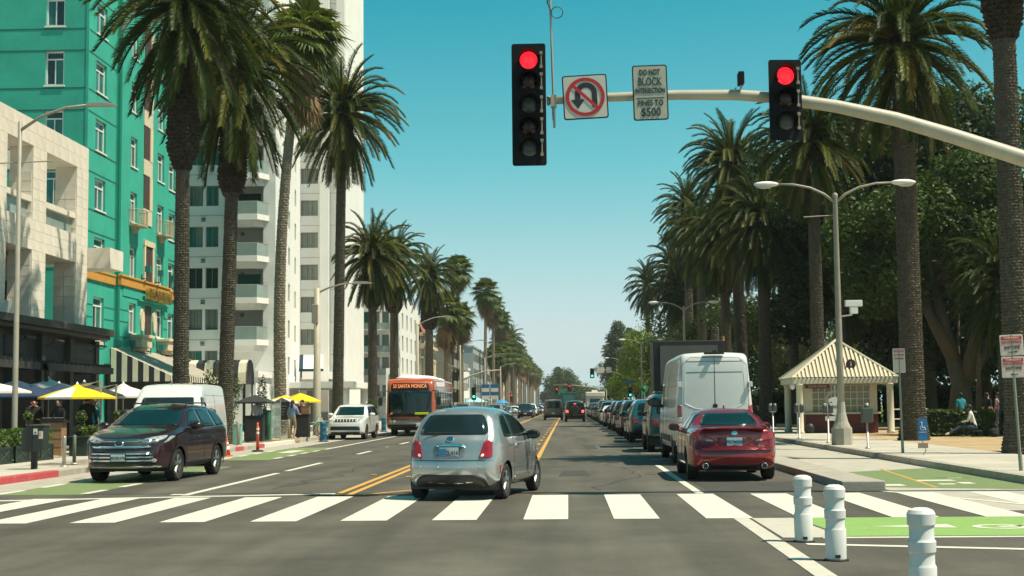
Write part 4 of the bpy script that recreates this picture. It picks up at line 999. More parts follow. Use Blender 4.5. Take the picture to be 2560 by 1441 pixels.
for z in zs:
    for u0, u1 in ((-26.2, -25.2), (-25.0, -24.1)):
        window(T, '-y', YA, u0, u1, z, z+1.45, .25, gm=[M_glass_c, M_glass_c, M_glass_t] if abs(z-zs[2]) > .1 else M_glass_d, fm=M_steelp, cols=2, fw=.045, sill=False)
    window(T, '-y', YC, -23.55, -22.0, z+.1, z+1.5, .3, gm=M_glass_c, fm=M_steelp, cols=3, fw=.045, sill=False)
    wp(MB().box(-25.35, -24.95, YA-.03, YA+.05, z+1.75, z+2.12), 'vent_frame', M_whitet, T)
    wp(MB().box(-25.3, -25.0, YA-.045, YA-.03, z+1.8, z+1.86).box(-25.3, -25.0, YA-.045, YA-.03, z+1.9, z+1.96).box(-25.3, -25.0, YA-.045, YA-.03, z+2.0, z+2.06), 'vent_louvre', M_tar, T)
    wp(MB().box(-40, -23.4, YA-.015, YA+.02, z+2.19, z+2.22), 'floor_joint', M_steelp, T)
    wp(MB().box(-23.58, -21.8, YC-.012, YC+.02, z+2.1, z+2.13).box(-20.93, -20.32, YC-.012, YC+.02, z+2.1, z+2.13), 'floor_joint', M_steelp, T)
    for u0 in (13.0, 20.5):
        wmb = MB(); fbox(wmb, '+x', 0, u0, u0+1.9, z+.05, z+.12, .08, .16); fbox(wmb, '+x', 0, u0, u0+1.9, z+1.38, z+1.45, .08, .16)
        for k in range(5): fbox(wmb, '+x', 0, u0+k*.458, u0+.07+k*.458, z+.12, z+1.38, .08, .16)
        wmb.xform(MB_); wo2 = wp(wmb, 'window', M_steelp, T)
        for k in range(4):
            pm = MB(); fbox(pm, '+x', 0, u0+.07+k*.458, u0+.458+k*.458, z+.12, z+1.38, .14, .155); pm.xform(MB_); pm.build('pane', M_glass_c, wo2)
for i, z in enumerate(zs[1:]):            # recessed balconies with slanted parapets
    zb = z - .75
    bb = MB().box(-23.4, -20.9, YA+2.2, YA+2.3, zb, zb+2.5).box(-23.45, -23.35, YA+.2, YA+2.25, zb, zb+2.5).box(-20.95, -20.85, YA+.2, YA+2.25, zb, zb+2.5).box(-23.4, -20.9, YA+.2, YA+2.25, zb+2.5, zb+2.6)
    wp(bb, 'balcony_recess', M_white, T)
    bo = wp(MB().prism([(-23.35, YA+2.2), (-20.95, YA+2.2), (-20.55, YA-.02), (-21.1, YA-1.25), (-23.35, YA-1.25)], 'z', zb-.38, zb).prism([(-23.3, YA), (-20.9, YA), (-21.4, YA-.9), (-23.3, YA-.9)], 'z', zb-.8, zb-.382), 'balcony', M_white, T)
    MB().box(-23.35, -21.15, YA-1.22, YA-1.19, zb, zb+.85).prism([(-21.13, YA-1.22), (-21.11, YA-1.2), (-20.62, YA-.06), (-20.65, YA-.06)], 'z', zb, zb+.85).build('railing_pane', M_glass_r, bo)
    MB().tube([(-23.35, YA-1.2, zb+.87), (-21.12, YA-1.2, zb+.87), (-20.62, YA-.06, zb+.87)], .025, 5).build('handrail', M_steel, bo)
    MB().lathe([(.16, 0), (.16, .06), (.05, .1)], 12, (-22.9, YA+2.19, zb+1.9), 'y').build('wall_light', M_steelp, bo)
    if i in (1, 3): wp(MB().box(-23.2, -21.6, YA+2.17, YA+2.2, zb+.3, zb+1.9), 'balcony_door', M_glass_t if i == 1 else M_glass_d, T)
# low wing, entrance canopy and small blue and white awning at the tower's foot
wp(MB().box(-26, -20.3, 92.5, 97.5, .15, 3.55).box(-26.2, -20.1, 92.3, 97.5, 3.55, 3.95), 'low_wing', M_white, T)
wp(MB().box(-21.9, -21.3, 92.38, 92.49, 2.4, 3.3), 'louvre_frame', M_whitet, T)
for k in range(6): wp(MB().box(-21.85, -21.35, 92.34, 92.4, 2.48+k*.13, 2.53+k*.13), 'louvre', M_tar, T)
wp(MB().box(-24.4, -23.4, 92.42, 92.5, 1.7, 2.6), 'low_window', M_glass_t, T)
wp(MB().box(-23.2, -16.8, 112, 124.5, 3.05, 3.55), 'entrance_canopy', M_white, T, bevel=.03)
for yy in (112.8, 123.6): wp(MB().lathe([(.35, .15), (.35, 3.05)], 14, (-17.6, yy, 0)), 'canopy_column', M_white, T, True)
wp(MB().box(-22.9, -20.2, 125.0, 125.38, .15, 3.0), 'lobby_glazing', M_glass_c, T)
wp(MB().box(-23.3, -19.6, 124.9, 125.38, 4.0, 4.7), 'lower_parapet', M_whitet, T)
A4 = hub('blue_white_awning', 'small white awning with blue stripes at the foot of the tower', 'awning', -21.5, 119)
for i in range(6):
    xa, xb = -22.5+.34*i, -22.5+.34*(i+1)
    wp(MB().quad((xa-.2, 120.5, 6.0), (xb-.2, 120.5, 6.0), (xb+.15, 118.4, 4.75), (xa+.15, 118.4, 4.75)), 'awning_strip', M_navy if i in (0,) else M_canvw, A4)
wp(MB().box(-22.35, -20.3, 118.3, 118.4, 4.52, 4.75), 'valance', M_navy, A4)
wp(MB().quad((-20.66, 120.5, 6.0), (-20.31, 118.4, 4.75), (-20.31, 118.4, 4.52), (-20.66, 120.5, 4.52)), 'awning_side', mat('pale_blue_canvas', (.35, .6, .66), .9), A4)

# ------------------------------------------------------------------ white flats behind the palm pair
F = hub('white_flats', 'white four-storey flats with green windows behind the pair of palms', 'building', -18, 145)
fw_ = MB(); hy = []; hx = []
for z in (2.0, 4.75, 7.0, 9.3):
    hy += [(-20.8, -19.4, z, z+1.7), (-18.3, -17.6, z, z+1.7), (-19.0, -18.55, z, z+1.7)]
    hx += [(y0, y0+1.3, z+.1, z+1.7) for y0 in (143.5, 147.5, 151.5, 155.5)]
wallh('-y', 141, -34, -16.6, .15, 13, hy, .4, fw_); wallh('+x', -16.6, 141, 160, .15, 12.6, hx, .3, fw_)
fw_.box(-34, -16.8, 141.3, 159.8, 12.2, 12.5).quad((-16.6, 160, .15), (-34, 160, .15), (-34, 160, 12.6), (-16.6, 160, 12.6))
wp(fw_, 'wall', M_white, F)
for h in hy: window(F, '-y', 141, *h, d=.4, gm=[M_glass_c, M_glass_t], fm=M_steelp, cols=1, fw=.06, sill=False)
for h in hx: window(F, '+x', -16.6, *h, d=.3, gm=[M_glass_c, M_glass_d], fm=M_steelp, cols=2, fw=.06, sill=False)
for h in hy:
    wp(MB().box(h[0]-.1, h[1]+.1, 140.65, 140.7, h[2]-.1, h[2]+.55), 'balcony_pane', M_glass_r, F); wp(MB().box(h[0]-.1, h[1]+.1, 140.6, 141, h[2]-.2, h[2]-.1), 'balcony_slab', M_whitet, F)
wp(MB().box(-21.0, -18.8, 140.9, 141.02, .2, 3.0), 'garage_door', M_whitet, F)
for k in range(9): wp(MB().box(-20.95+k*.24, -20.85+k*.24, 140.86, 140.9, .3, 2.9), 'garage_slat', M_steelp, F)
wp(MB().box(-17.2, -16.0, 135.4, 135.9, .15, 5.2), 'sign_pylon', M_white, F)
wp(MB().box(-16.95, -16.3, 135.36, 135.4, 2.0, 4.6), 'sign_board', mat('sign_grey', (.16, .17, .15), .6), F)
for i, ch in enumerate('PARK'): text('sign_lettering', ch, .58, M_whitet, F, (-16.62+18, 135.35-145, 4.25-i*.62), (pi/2, 0, 0))

# ------------------------------------------------------------------ cream ornate building
C = hub('cream_building', 'cream ornate building with cornices and red roof right of the white flats', 'building', -16.5, 168)
cb = MB(); hx = [(y0, y0+1.15, z, z+2.4) for y0 in (162.2, 164.4, 166.6, 168.8, 171.0, 173.2) for z in (4.4,)] + [(y0, y0+1.15, 1.0, 3.0) for y0 in (162.2, 166.6, 171.0)]
wallh('+x', -16.4, 160.6, 176, .15, 9.6, hx, .35, cb); cb.box(-30, -16.5, 160.6, 176, 9.0, 9.5).quad((-16.4, 160.6, .15), (-30, 160.6, .15), (-30, 160.6, 11.5), (-16.4, 160.6, 9.6))
wp(cb, 'wall', M_cream, C)
for h in hx: window(C, '+x', -16.4, *h, d=.35, gm=M_glass_d, fm=M_cream, cols=2, sill=False)
wp(MB().box(-16.6, -15.9, 160.5, 176.2, 8.3, 8.65).box(-16.6, -16.1, 160.5, 176.2, 8.05, 8.3).box(-16.6, -16.15, 160.5, 176.2, 6.95, 7.15).box(-16.6, -16.1, 160.5, 176.2, 3.5, 3.75).box(-16.6, -16.2, 160.5, 176.1, 9.5, 9.9), 'cornice', M_cream, C)
for y0 in (161.7, 163.9, 166.1, 168.3, 170.5, 172.7, 174.9): wp(MB().lathe([(.22, 3.75), (.2, 6.6), (.3, 6.95)], 10, (-16.25, y0, 0)), 'half_column', M_cream, C)
wp(MB().prism([(160.6, 9.9), (168, 9.9), (164, 11.6)], 'x', -22, -16.9).prism([(160.6, 10.0), (160.6, 12.6), (163.2, 12.6), (164.6, 10.4)], 'x', -24, -17.4).box(-24.2, -17.2, 160.4, 163.6, 12.6, 12.9), 'parapet', M_cream, C)
wp(MB().quad((-17.3, 163.5, 11.9), (-16.5, 163.5, 9.95), (-16.5, 175.8, 9.95), (-17.3, 175.8, 11.5)), 'roof', M_roofr, C)
wp(MB().box(-17.6, -16.6, 170.5, 172.0, 9.9, 11.9).box(-17.6, -16.6, 174.4, 175.9, 9.9, 11.2), 'dormer', M_cream, C)

# ------------------------------------------------------------------ grey tiled building
Gb = hub('grey_tiled_building', 'grey building clad in square tiles with dark balconies on the street side', 'building', -15.5, 190)
wp(MB().box(-32, -15.6, 183, 212, .15, 9.6), 'wall', M_greyt, Gb)
me = MB().box(-.62, .62, -.04, 0, -.33, .33).mesh('wall_tile', M_greyt)
for i in range(5):
    for j in range(14): o = inst('wall_tile', me, Gb, (-16.3-i*1.28, 182.99, .55+j*.69)); o.location -= Gb.location
for z in (1.2, 4.0, 6.8):
    for y0 in (184, 189.5, 195, 200.5, 206):
        wp(MB().box(-15.62, -15.5, y0, y0+4.4, z, z+2.2), 'opening_shade', M_void, Gb); wp(MB().box(-15.5, -14.5, y0, y0+4.4, z-.25, z), 'balcony_slab', M_greyt, Gb)
        wp(MB().box(-14.56, -14.5, y0, y0+4.4, z, z+.8), 'balcony_rail', M_steelp, Gb)

# ------------------------------------------------------------------ farther left-hand buildings
def far_block(label, x0, x1, y0, y1, h, m, fl=3.0, wy=2.6, name='building_block', win=True, gm=None):
    t = hub(name, label, 'building', x1, y0)
    wp(MB().box(x0, x1, y0, y1, .15, h).box(x0-.1, x1+.15, y0-.15, y1+.1, h, h+.35), 'wall', m, t)
    if win:
        z = 1.2
        while z + 1.6 < h:
            y = y0 + .8
            while y + 1.4 < y1:
                wp(MB().box(x1-.02, x1+.05, y, y+1.4, z, z+1.5), 'window', gm or M_glass_d, t); y += wy
            x = x1 - 2
            while x > x1 - 7:
                wp(MB().box(x-1.2, x, y0-.05, y0+.02, z, z+1.5), 'window', gm or M_glass_d, t); x -= 2.4
            z += fl
    return t
far_block('white modern house with flat roof behind the thin far palm trunks', -30, -15.8, 216, 232, 7.2, M_white, 3.2, 4)
far_block('pale stepped block with green glass top floor behind the white house', -44, -19, 236, 262, 11.4, M_white, 3.0, 3.5)
gt = hub('green_top_floor', 'green glazed top floor rising over the pale stepped block', 'building', -24, 245); wp(MB().box(-40, -21, 238, 258, 11.75, 13.4), 'wall', M_greenr, gt)
far_block('grey blue long apartment block behind the dense far palms', -34, -17.5, 268, 318, 12.5, mat('blue_grey_render', (.33, .38, .38), .85, .1), 2.9, 3.4)
far_block('far white apartment block past the grey blue one', -36, -18, 326, 380, 13.5, M_white, 2.9, 3.6)
far_block('sand coloured far block near the vanishing point on the left', -36, -18, 392, 470, 11, M_cream, 3.0, 5)
far_block('hazy distant block at the end of the left side', -40, -18, 490, 640, 13, M_white, 3.2, 8)
far_block('pale building block closing the street far right of the axis', 3, 22, 760, 800, 9, M_white, 3.2, 8, win=False)
# ================================================================== vehicles
def paint(name, col, metal=0.35, rough=0.32, coat=1.0, dirt=.0): return mat(name, col, rough, 0.04, 2, metal=metal, coat=coat, grime=dirt)
M_cglass = mat('car_glass', (0.012, 0.022, 0.024), 0.035, 0.2, 2, spec=0.5)
M_cglass2 = mat('tinted_glass_teal', (0.004, 0.022, 0.024), 0.04, 0.2, 2, spec=0.5)
M_tyre = mat('tyre', (0.018, 0.018, 0.018), 0.85, 0.15, 6)
M_rim = mat('alloy', (0.42, 0.42, 0.41), 0.3, 0.06, 4, metal=0.9)
M_rimd = mat('dark_alloy', (0.10, 0.10, 0.10), 0.4, 0.1, 4, metal=0.7)
M_chrome = mat('chrome', (0.75, 0.75, 0.74), 0.12, 0.03, 2, metal=1.0)
M_plast = mat('black_plastic', (0.016, 0.016, 0.017), 0.55, 0.1, 4)
M_seam = mat('panel_gap', (0.008, 0.008, 0.008), 0.8, 0.0)
M_tail = mat('tail_lamp', (0.33, 0.012, 0.02), 0.12, 0.25, 9, coat=1.0)
M_tailon = mat('brake_light', (0.5, 0.02, 0.02), 0.2, 0.1, emit=(1.0, .08, .08), es=2.5)
M_head = mat('head_lamp', (0.62, 0.62, 0.6), 0.08, 0.4, 12, metal=0.5, coat=1.0)
M_amber = mat('amber_lamp', (0.6, 0.25, 0.03), 0.2, 0.1)
M_plate = mat('number_plate', (0.62, 0.64, 0.62), 0.5, 0.05)
M_plateb = mat('plate_blue', (0.05, 0.22, 0.42), 0.5, 0.1)
M_platet = mat('plate_text', (0.05, 0.08, 0.2), 0.5, 0.0)
def chaikin(p, n, closed=True):
    for _ in range(n):
        q = []; k = len(p)
        for i in range(k if closed else k-1):
            a, b = p[i], p[(i+1) % k]
            q += [(a[0]*.75+b[0]*.25, a[1]*.75+b[1]*.25), (a[0]*.25+b[0]*.75, a[1]*.25+b[1]*.75)]
        p = q if closed else [p[0]] + q + [p[-1]]
    return p
def round_poly(p, r, n=4):
    out = []; k = len(p)
    for i in range(k):
        a, b, c = Vector(p[i-1]), Vector(p[i]), Vector(p[(i+1) % k])
        u, v = a-b, c-b; d = min(r, u.length*.45, v.length*.45)
        p0, p1 = b+u.normalized()*d, b+v.normalized()*d
        for j in range(n+1):
            t = j/n; q = p0*(1-t)**2 + b*2*t*(1-t) + p1*t*t; out.append((q.x, q.y))
    return out
def resample(p, step):
    out = []; k = len(p)
    for i in range(k):
        a, b = p[i], p[(i+1) % k]; d = sqrt((b[0]-a[0])**2 + (b[1]-a[1])**2); n = max(1, int(math.ceil(d/step)))
        out += [(a[0]+(b[0]-a[0])*j/n, a[1]+(b[1]-a[1])*j/n) for j in range(n)]
    return out
class Car:
    """body shell made from a side outline (y forward, z up) and a half-width law; parts are laid onto it"""
    def __init__(s, outline, w, zbelt, wroof, zroof, plan=(.16, .22), planlen=(.9, 1.1), r=.12, crown=.05, endcrown=.10, wheels=(), R=.3, arch=.06, spine=None, step=.045, smooth=2):
        s.w, s.zb, s.wr, s.zr = w, zbelt, wroof, zroof
        o = chaikin(outline, smooth); s.y0 = min(p[0] for p in o); s.y1 = max(p[0] for p in o)
        s.plan, s.pl = plan, planlen
        o = resample(o, step); n = len(o)
        ar = sum(o[i][0]*o[(i+1)%n][1]-o[(i+1)%n][0]*o[i][1] for i in range(n))
        if ar > 0: o = o[::-1]                    # clockwise: outside on the left hand
        zs = spine or (zbelt*.72); ya, yb = s.y0+.55, s.y1-.55
        ds = [0, .012, .03, .055, .085, .12, .16]; m = 12
        b = MB(); nl = len(ds) + m; idx = {}
        zmin = min(p[1] for p in o)
        for side in (1, -1):
            for i, (y, z) in enumerate(o):
                S = (min(max(y, ya), yb), zs); L = sqrt((S[0]-y)**2 + (S[1]-z)**2) or 1e-6
                dd = [min(d, L*.5) for d in ds] + [min(ds[-1], L*.5) + (L-min(ds[-1], L*.5))*(j+1)/m for j in range(m)]
                for k, d in enumerate(dd):
                    yy, zz = y+(S[0]-y)*d/L, z+(S[1]-z)*d/L
                    t = min(d/r, 1); x = s.W(yy, zz) - r*(1-sqrt(max(0, 1-(1-t)**2)))
                    idx[side, i, k] = len(b.v); b.v.append((side*max(x, .02), yy, zz))
            for i in range(n):
                j = (i+1) % n
                for k in range(nl-1):
                    f = (idx[side,i,k], idx[side,j,k], idx[side,j,k+1], idx[side,i,k+1])
                    b.f.append(f if side > 0 else f[::-1]); b.m.append(0)
        Q = 10; st = {}
        for i, (y, z) in enumerate(o):
            a, c = o[i-1], o[(i+1) % n]; ty, tz = c[0]-a[0], c[1]-a[1]; l = sqrt(ty*ty+tz*tz) or 1
            ny, nz = -tz/l, ty/l                       # outward
            cr = crown*abs(nz)**2 + endcrown*abs(ny)**2
            if nz < -.5: cr = 0
            for q in range(Q+1):
                if q == 0: st[i, q] = idx[1, i, 0]; continue
                if q == Q: st[i, q] = idx[-1, i, 0]; continue
                e = 1-2*q/Q; X = b.v[idx[1, i, 0]][0]; k = cr*(1-e*e)
                st[i, q] = len(b.v); b.v.append((X*e, y+ny*k, z+nz*k))
        for i in range(n):
            j = (i+1) % n
            low = o[i][1] < zmin+.05 and o[j][1] < zmin+.05
            for q in range(Q):
                if low: continue
                b.f.append((st[i,q], st[i,q+1], st[j,q+1], st[j,q])); b.m.append(0)
        # wheel arches
        Ra = R + arch
        dead = set()
        def ins(v): 
            if abs(v[0]) < .3: return None
            for wy in wheels:
                d = sqrt((v[1]-wy)**2 + (v[2]-R)**2)
                if d < Ra: return wy, d
            return None
        st_in = [ins(v) for v in b.v]
        nf, nm = [], []
        for f, mm in zip(b.f, b.m):
            if all(st_in[i] for i in f): continue
            nf.append(f); nm.append(mm)
        for i, q in enumerate(st_in):
            if q and q[1] > 1e-4:
                wy, d = q; v = b.v[i]; b.v[i] = (v[0], wy+(v[1]-wy)*Ra/d, R+(v[2]-R)*Ra/d)
        b.f, b.m = nf, nm
        s.mb = b; s.wheels = wheels; s.R = R; s.Ra = Ra
        s.tree = BVHTree.FromPolygons([Vector(v) for v in b.v], b.f)
    def W(s, y, z):
        if z > s.zb:
            t = min((z-s.zb)/max(s.zr-s.zb, .01), 1.1); x = s.w*.985 + (s.wr-s.w*.985)*(t**1.15)
        else:
            t = (s.zb-z)/max(s.zb, .01); x = s.w*(.985 + .015*min(1, t*4)) - s.w*.07*max(0, t-.35)**1.5
        k = 0
        if y < s.y0+s.pl[0]: k = s.plan[0]*((s.y0+s.pl[0]-y)/s.pl[0])**2.2
        if y > s.y1-s.pl[1]: k = s.plan[1]*((y-s.y1+s.pl[1])/s.pl[1])**2.2
        return x - k
    def body(s, parent, m, name='body'):
        o = s.mb.build(name, m, parent); smooth_by_angle(o, 50); return o
    def lay(s, poly, view, off=.006, rnd=1, step=.06, flip=False, thick=.012):
        """lay a polygon onto the shell as seen from a side; returns MB"""
        if rnd: poly = round_poly(poly, .045*rnd)
        p = resample(poly, step); n = len(p)
        cx, cy = sum(a[0] for a in p)/n, sum(a[1] for a in p)/n
        rings = [1, .82, .62, .42, .2]
        def cast(u, v):
            if view == 'R': o, d = Vector((5, u, v)), Vector((-1, 0, 0))
            elif view == 'L': o, d = Vector((-5, u, v)), Vector((1, 0, 0))
            elif view == 'B': o, d = Vector((u, -6, v)), Vector((0, 1, 0))
            elif view == 'F': o, d = Vector((u, 12, v)), Vector((0, -1, 0))
            else: o, d = Vector((u, v, 8)), Vector((0, 0, -1))
            h, nn, i, dist = s.tree.ray_cast(o, d)
            if h is None:
                c = o + d*5; h, nn, i, dist = s.tree.find_nearest(Vector((o.x if view not in 'RL' else (.8 if view == 'R' else -.8), o.y if view not in 'BF' else (0 if view == 'B' else s.y1), o.z if view != 'T' else s.zr)))
            if nn.dot(d) > 0: nn = -nn
            return h, nn
        b = MB(); vs = []
        base = [cast(u, v) for u, v in p]
        vs += [h - nn*thick for h, nn in base]
        for k in rings:
            for u, v in p:
                h, nn = cast(cx+(u-cx)*k, cy+(v-cy)*k); vs.append(h + nn*off)
        h, nn = cast(cx, cy); vs.append(h + nn*off)
        fs = []
        for r_ in range(len(rings)):
            for i in range(n): j = (i+1) % n; fs.append((r_*n+i, r_*n+j, (r_+1)*n+j, (r_+1)*n+i))
        e = len(vs)-1; l = len(rings)*n
        fs += [(l+i, l+(i+1) % n, e) for i in range(n)]
        b.add(vs, fs); return b
    def part(s, parent, name, m, poly, view, both=False, smooth=True, **k):
        res = []
        for vw in (('R', 'L') if both and view in 'RL' else (view,)):
            o = s.lay(poly, vw, **k).build(name, m, parent, smooth); res.append(o)
        if both and view in 'BFT':
            o = s.lay([(-u, v) for u, v in poly], view, **k).build(name, m, parent, smooth); res.append(o)
        return res
    def seam(s, parent, line, view, w=.008, both=True, m=None, name='panel_gap'):
        for vw in (('R', 'L') if both else (view,)):
            b = MB(); pts = []
            for (a, c) in zip(line, line[1:]):
                n = max(1, int(sqrt((c[0]-a[0])**2+(c[1]-a[1])**2)/.06))
                pts += [(a[0]+(c[0]-a[0])*j/n, a[1]+(c[1]-a[1])*j/n) for j in range(n)]
            pts.append(line[-1]); P = []
            for u, v in pts:
                if vw in 'RL': o, d = Vector((5 if vw == 'R' else -5, u, v)), Vector((-1 if vw == 'R' else 1, 0, 0))
                elif vw == 'B': o, d = Vector((u, -6, v)), Vector((0, 1, 0))
                elif vw == 'F': o, d = Vector((u, 12, v)), Vector((0, -1, 0))
                else: o, d = Vector((u, v, 8)), Vector((0, 0, -1))
                h, nn, i, dist = s.tree.ray_cast(o, d)
                if h is not None: P.append(h)
            if len(P) > 1: b.tube(P, w*.6, 4, caps=False).build(name, m or M_seam, parent)
def wheel(parent, x, y, R, wd=.2, side=1, spokes=5, rim=None, hubr=.64, name='wheel', simple=False):
    b = MB(); h = wd/2
    b.lathe([(R*hubr, -h*.8), (R*.86, -h), (R*.97, -h*.82), (R, -h*.45), (R, h*.45), (R*.97, h*.82), (R*.86, h), (R*hubr, h*.8)], 24 if not simple else 14, (0, 0, 0), 'x', caps=False)
    b.lathe([(R*hubr, -h*.8), (R*hubr, h*.8)], 24 if not simple else 14, (0, 0, 0), 'x', caps=False)
    o = b.build(name, M_tyre, parent, loc=(x, y, R)); smooth_by_angle(o, 40)
    c = MB(); f = side*h*.55
    c.lathe([(R*hubr*1.02, side*h*.78), (R*hubr*.9, side*h*.72), (R*hubr*.86, f*.3)], 24 if not simple else 14, (0, 0, 0), 'x', caps=False)
    for i in range(spokes):
        a = 2*pi*i/spokes + .3
        for da in (-.16, .16):
            p0 = (f*1.15, R*.10*cos(a+da), R*.10*sin(a+da)); p1 = (f*1.25, R*hubr*.93*cos(a+da*.75), R*hubr*.93*sin(a+da*.75))
            c.tube([p0, p1], [R*.075, R*.055], 5)
    c.lathe([(R*.17, f*.6), (R*.15, f*1.4), (.01, f*1.5)], 12, (0, 0, 0), 'x', caps=False)
    ro = c.build('rim', rim or M_rim, o); smooth_by_angle(ro, 40)
    MB().lathe([(R*hubr*.98, f*.25), (.01, f*.25)], 18, (0, 0, 0), 'x', caps=False).build('brake_disc', M_rimd, o)
    return o
def wheels(parent, car, wt=None, wd=.2, spokes=5, rim=None, x=None, simple=False, hubr=.64):
    for y in car.wheels:
        for sd in (1, -1):
            xx = (x or car.w-.012) - wd/2
            wheel(parent, sd*xx, y, car.R, wd, sd, spokes, rim, hubr, simple=simple)
            b = MB()      # inner arch lining
            n = 12; pts = [(y+(car.Ra+.012)*cos(a), car.R+(car.Ra+.012)*sin(a)) for a in [-.35+(pi+.7)*i/n for i in range(n+1)]]
            for (a, c) in zip(pts, pts[1:]): b.quad((sd*(car.w-.06), *a), (sd*(car.w-.06), *c), (sd*.35, *c), (sd*.35, *a))
            b.add([(sd*.38, *p) for p in pts], [tuple(range(n+1))]); b.build('arch_lining', M_plast, parent)
def under(parent, car, z0=.17, z1=None, inset=.12):
    MB().box(-car.w+inset+.25, car.w-inset-.25, car.y0+.25, car.y1-.25, z0, z1 or car.R*1.5).build('underbody_block', M_plast, parent)  # plain black box added inside the shell to block light
def mirror(parent, x, y, z, m, sc=1.0, name='door_mirror', fwd=1):
    for sd in (1, -1):
        b = MB().sphere((sd*(x+.13*sc), y, z+.05*sc), (.11*sc, .075*sc, .075*sc), 10, 7); b.tube([(sd*(x-.05), y+.02*fwd, z-.03), (sd*(x+.09*sc), y, z+.01)], .025*sc, 6)
        o = b.build(name, m, parent, True)
        MB().cbox((sd*(x+.13*sc), y-.07*sc*fwd, z+.05*sc), (.16*sc, .012, .10*sc)).build('mirror_glass', M_cglass, o)
def plate(parent, car, x, z, view, txt, tm=M_platet, bg=None, w=.305, h=.152, frame=True, yoff=0):
    d = Vector((0, 1, 0)) if view == 'B' else Vector((0, -1, 0))
    o = Vector((x, -6 if view == 'B' else 12, z)); hh, nn, i, dist = car.tree.ray_cast(o, d)
    y = hh.y + (-.02 if view == 'B' else .02) + yoff
    sg = -1 if view == 'B' else 1
    p = MB().cbox((x, y, z), (w, .012, h)).build('number_plate', bg or M_plate, parent)
    if frame: MB().cbox((x, y-sg*.008, z), (w+.03, .01, h+.03)).build('plate_frame', M_plast, p)
    me = text_mesh(txt, h*.52, .002, bold=.003); me.materials.append(tm)
    inst('plate_lettering', me, p, (x, y+sg*.008, z-.01), (pi/2, 0, 0 if sg < 0 else pi))
    return p

# ------------------------------------------------------------------ small silver hatchback (seen from behind)
M_silver = paint('silver_blue_paint', (0.40, 0.425, 0.43), .6, .22)
V = thing('hatchback_car', 'small silver hatchback on the crosswalk edge, seen from behind', 'car', (-1.79, 23.98, 0), radians(-11.5))
fo = [(.16, .20), (.03, .30), (-.02, .48), (.0, .68), (.06, .80), (.10, .98), (.17, 1.05), (.40, 1.38), (.50, 1.455), (.78, 1.50), (1.25, 1.515), (1.75, 1.47), (2.1, 1.36), (2.62, 1.01), (2.95, .93), (3.28, .83), (3.47, .68), (3.53, .48), (3.50, .28), (3.38, .19)]
yo = -.62
fo = [(y+yo, z) for y, z in fo]
c = Car(fo, .815, .93, .56, 1.5, plan=(.13, .22), planlen=(.75, 1.0), r=.17, crown=.03, endcrown=.13, wheels=(0.0, 2.3), R=.295, arch=.05, spine=.66)
c.body(V, M_silver); under(V, c)
wheels(V, c, wd=.185, spokes=5)
c.part(V, 'rear_window', M_cglass, [(-.60, 1.07), (.60, 1.07), (.54, 1.26), (.46, 1.40), (-.46, 1.40), (-.54, 1.26)], 'B', rnd=2)
c.part(V, 'tail_lamp', M_tail, [(.545, .96), (.67, .99), (.685, .70), (.47, .68)], 'B', both=True, off=.014)
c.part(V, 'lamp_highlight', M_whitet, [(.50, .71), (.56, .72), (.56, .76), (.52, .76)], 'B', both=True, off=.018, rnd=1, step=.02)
c.part(V, 'bumper_insert', M_plast, [(-.62, .22), (.62, .22), (.58, .36), (.44, .43), (-.44, .43), (-.58, .36)], 'B', off=.01)
c.part(V, 'plate_recess_shade', mat('silver_recess_shade', (.25, .27, .27), .25, .05, metal=.6), [(-.26, .70), (.26, .70), (.30, .90), (-.30, .90)], 'B', off=.004, rnd=2)  # flat patch, recess shade put into its darker silver
c.part(V, 'plate_trim', M_chrome, [(-.22, .88), (.24, .88), (.24, .92), (-.22, .92)], 'B', off=.02, rnd=1, step=.03)
pl = plate(V, c, .0, .79, 'B', '8ECL416', h=.165, w=.32); MB().cbox((-.09, -.775, .79), (.13, .004, .12)).build('plate_picture', M_plateb, pl)
c.part(V, 'badge', M_chrome, [(.07*cos(a)+.0, 1.0+.04*sin(a)) for a in [i*pi/5 for i in range(10)]], 'B', off=.012, step=.03)
for x in (-.5, -.17, .17, .5): c.part(V, 'parking_sensor', M_chrome, [(x+.016*cos(a), .56+.016*sin(a)) for a in [i*pi/3 for i in range(6)]], 'B', off=.008, step=.02)
c.part(V, 'side_window', M_cglass, [(2.62+yo, 1.02), (1.95+yo, 1.385), (1.45+yo, 1.43), (1.18+yo, 1.42), (1.14+yo, 1.02)], 'R', both=True, rnd=1)
c.part(V, 'quarter_window', M_cglass2, [(1.06+yo, 1.02), (1.10+yo, 1.415), (.80+yo, 1.37), (.62+yo, 1.22), (.56+yo, 1.03)], 'R', both=True, rnd=1)
c.part(V, 'windscreen', M_cglass, [(-.60, 1.03), (.60, 1.03), (.50, 1.38), (-.50, 1.38)], 'F')
c.part(V, 'head_lamp', M_head, [(.62+.1*cos(a), .72+.1*sin(a)) for a in [i*pi/5 for i in range(10)]], 'F', both=True, step=.04)
c.seam(V, [(1.1+yo, 1.42), (1.1+yo, .32), (1.3+yo, .27), (2.32+yo, .27), (2.45+yo, .6), (2.5+yo, 1.0)], 'R')
c.seam(V, [(-.60, 1.06), (-.5, .66), (.5, .66), (.60, 1.06)], 'B', both=False, w=.009)
c.seam(V, [(-.70, .655), (.70, .655)], 'B', both=False, w=.007)
c.seam(V, [(.70+yo, .88), (2.5+yo, .9)], 'R', w=.005)
c.part(V, 'door_handle', M_chrome, [(1.18+yo, .86), (1.38+yo, .87), (1.38+yo, .90), (1.18+yo, .90)], 'R', both=True, off=.025, step=.03)
c.part(V, 'side_marker', M_tail, [(.26+yo, .44), (.30+yo, .44), (.30+yo, .60), (.26+yo, .58)], 'R', both=True, off=.006, step=.03)
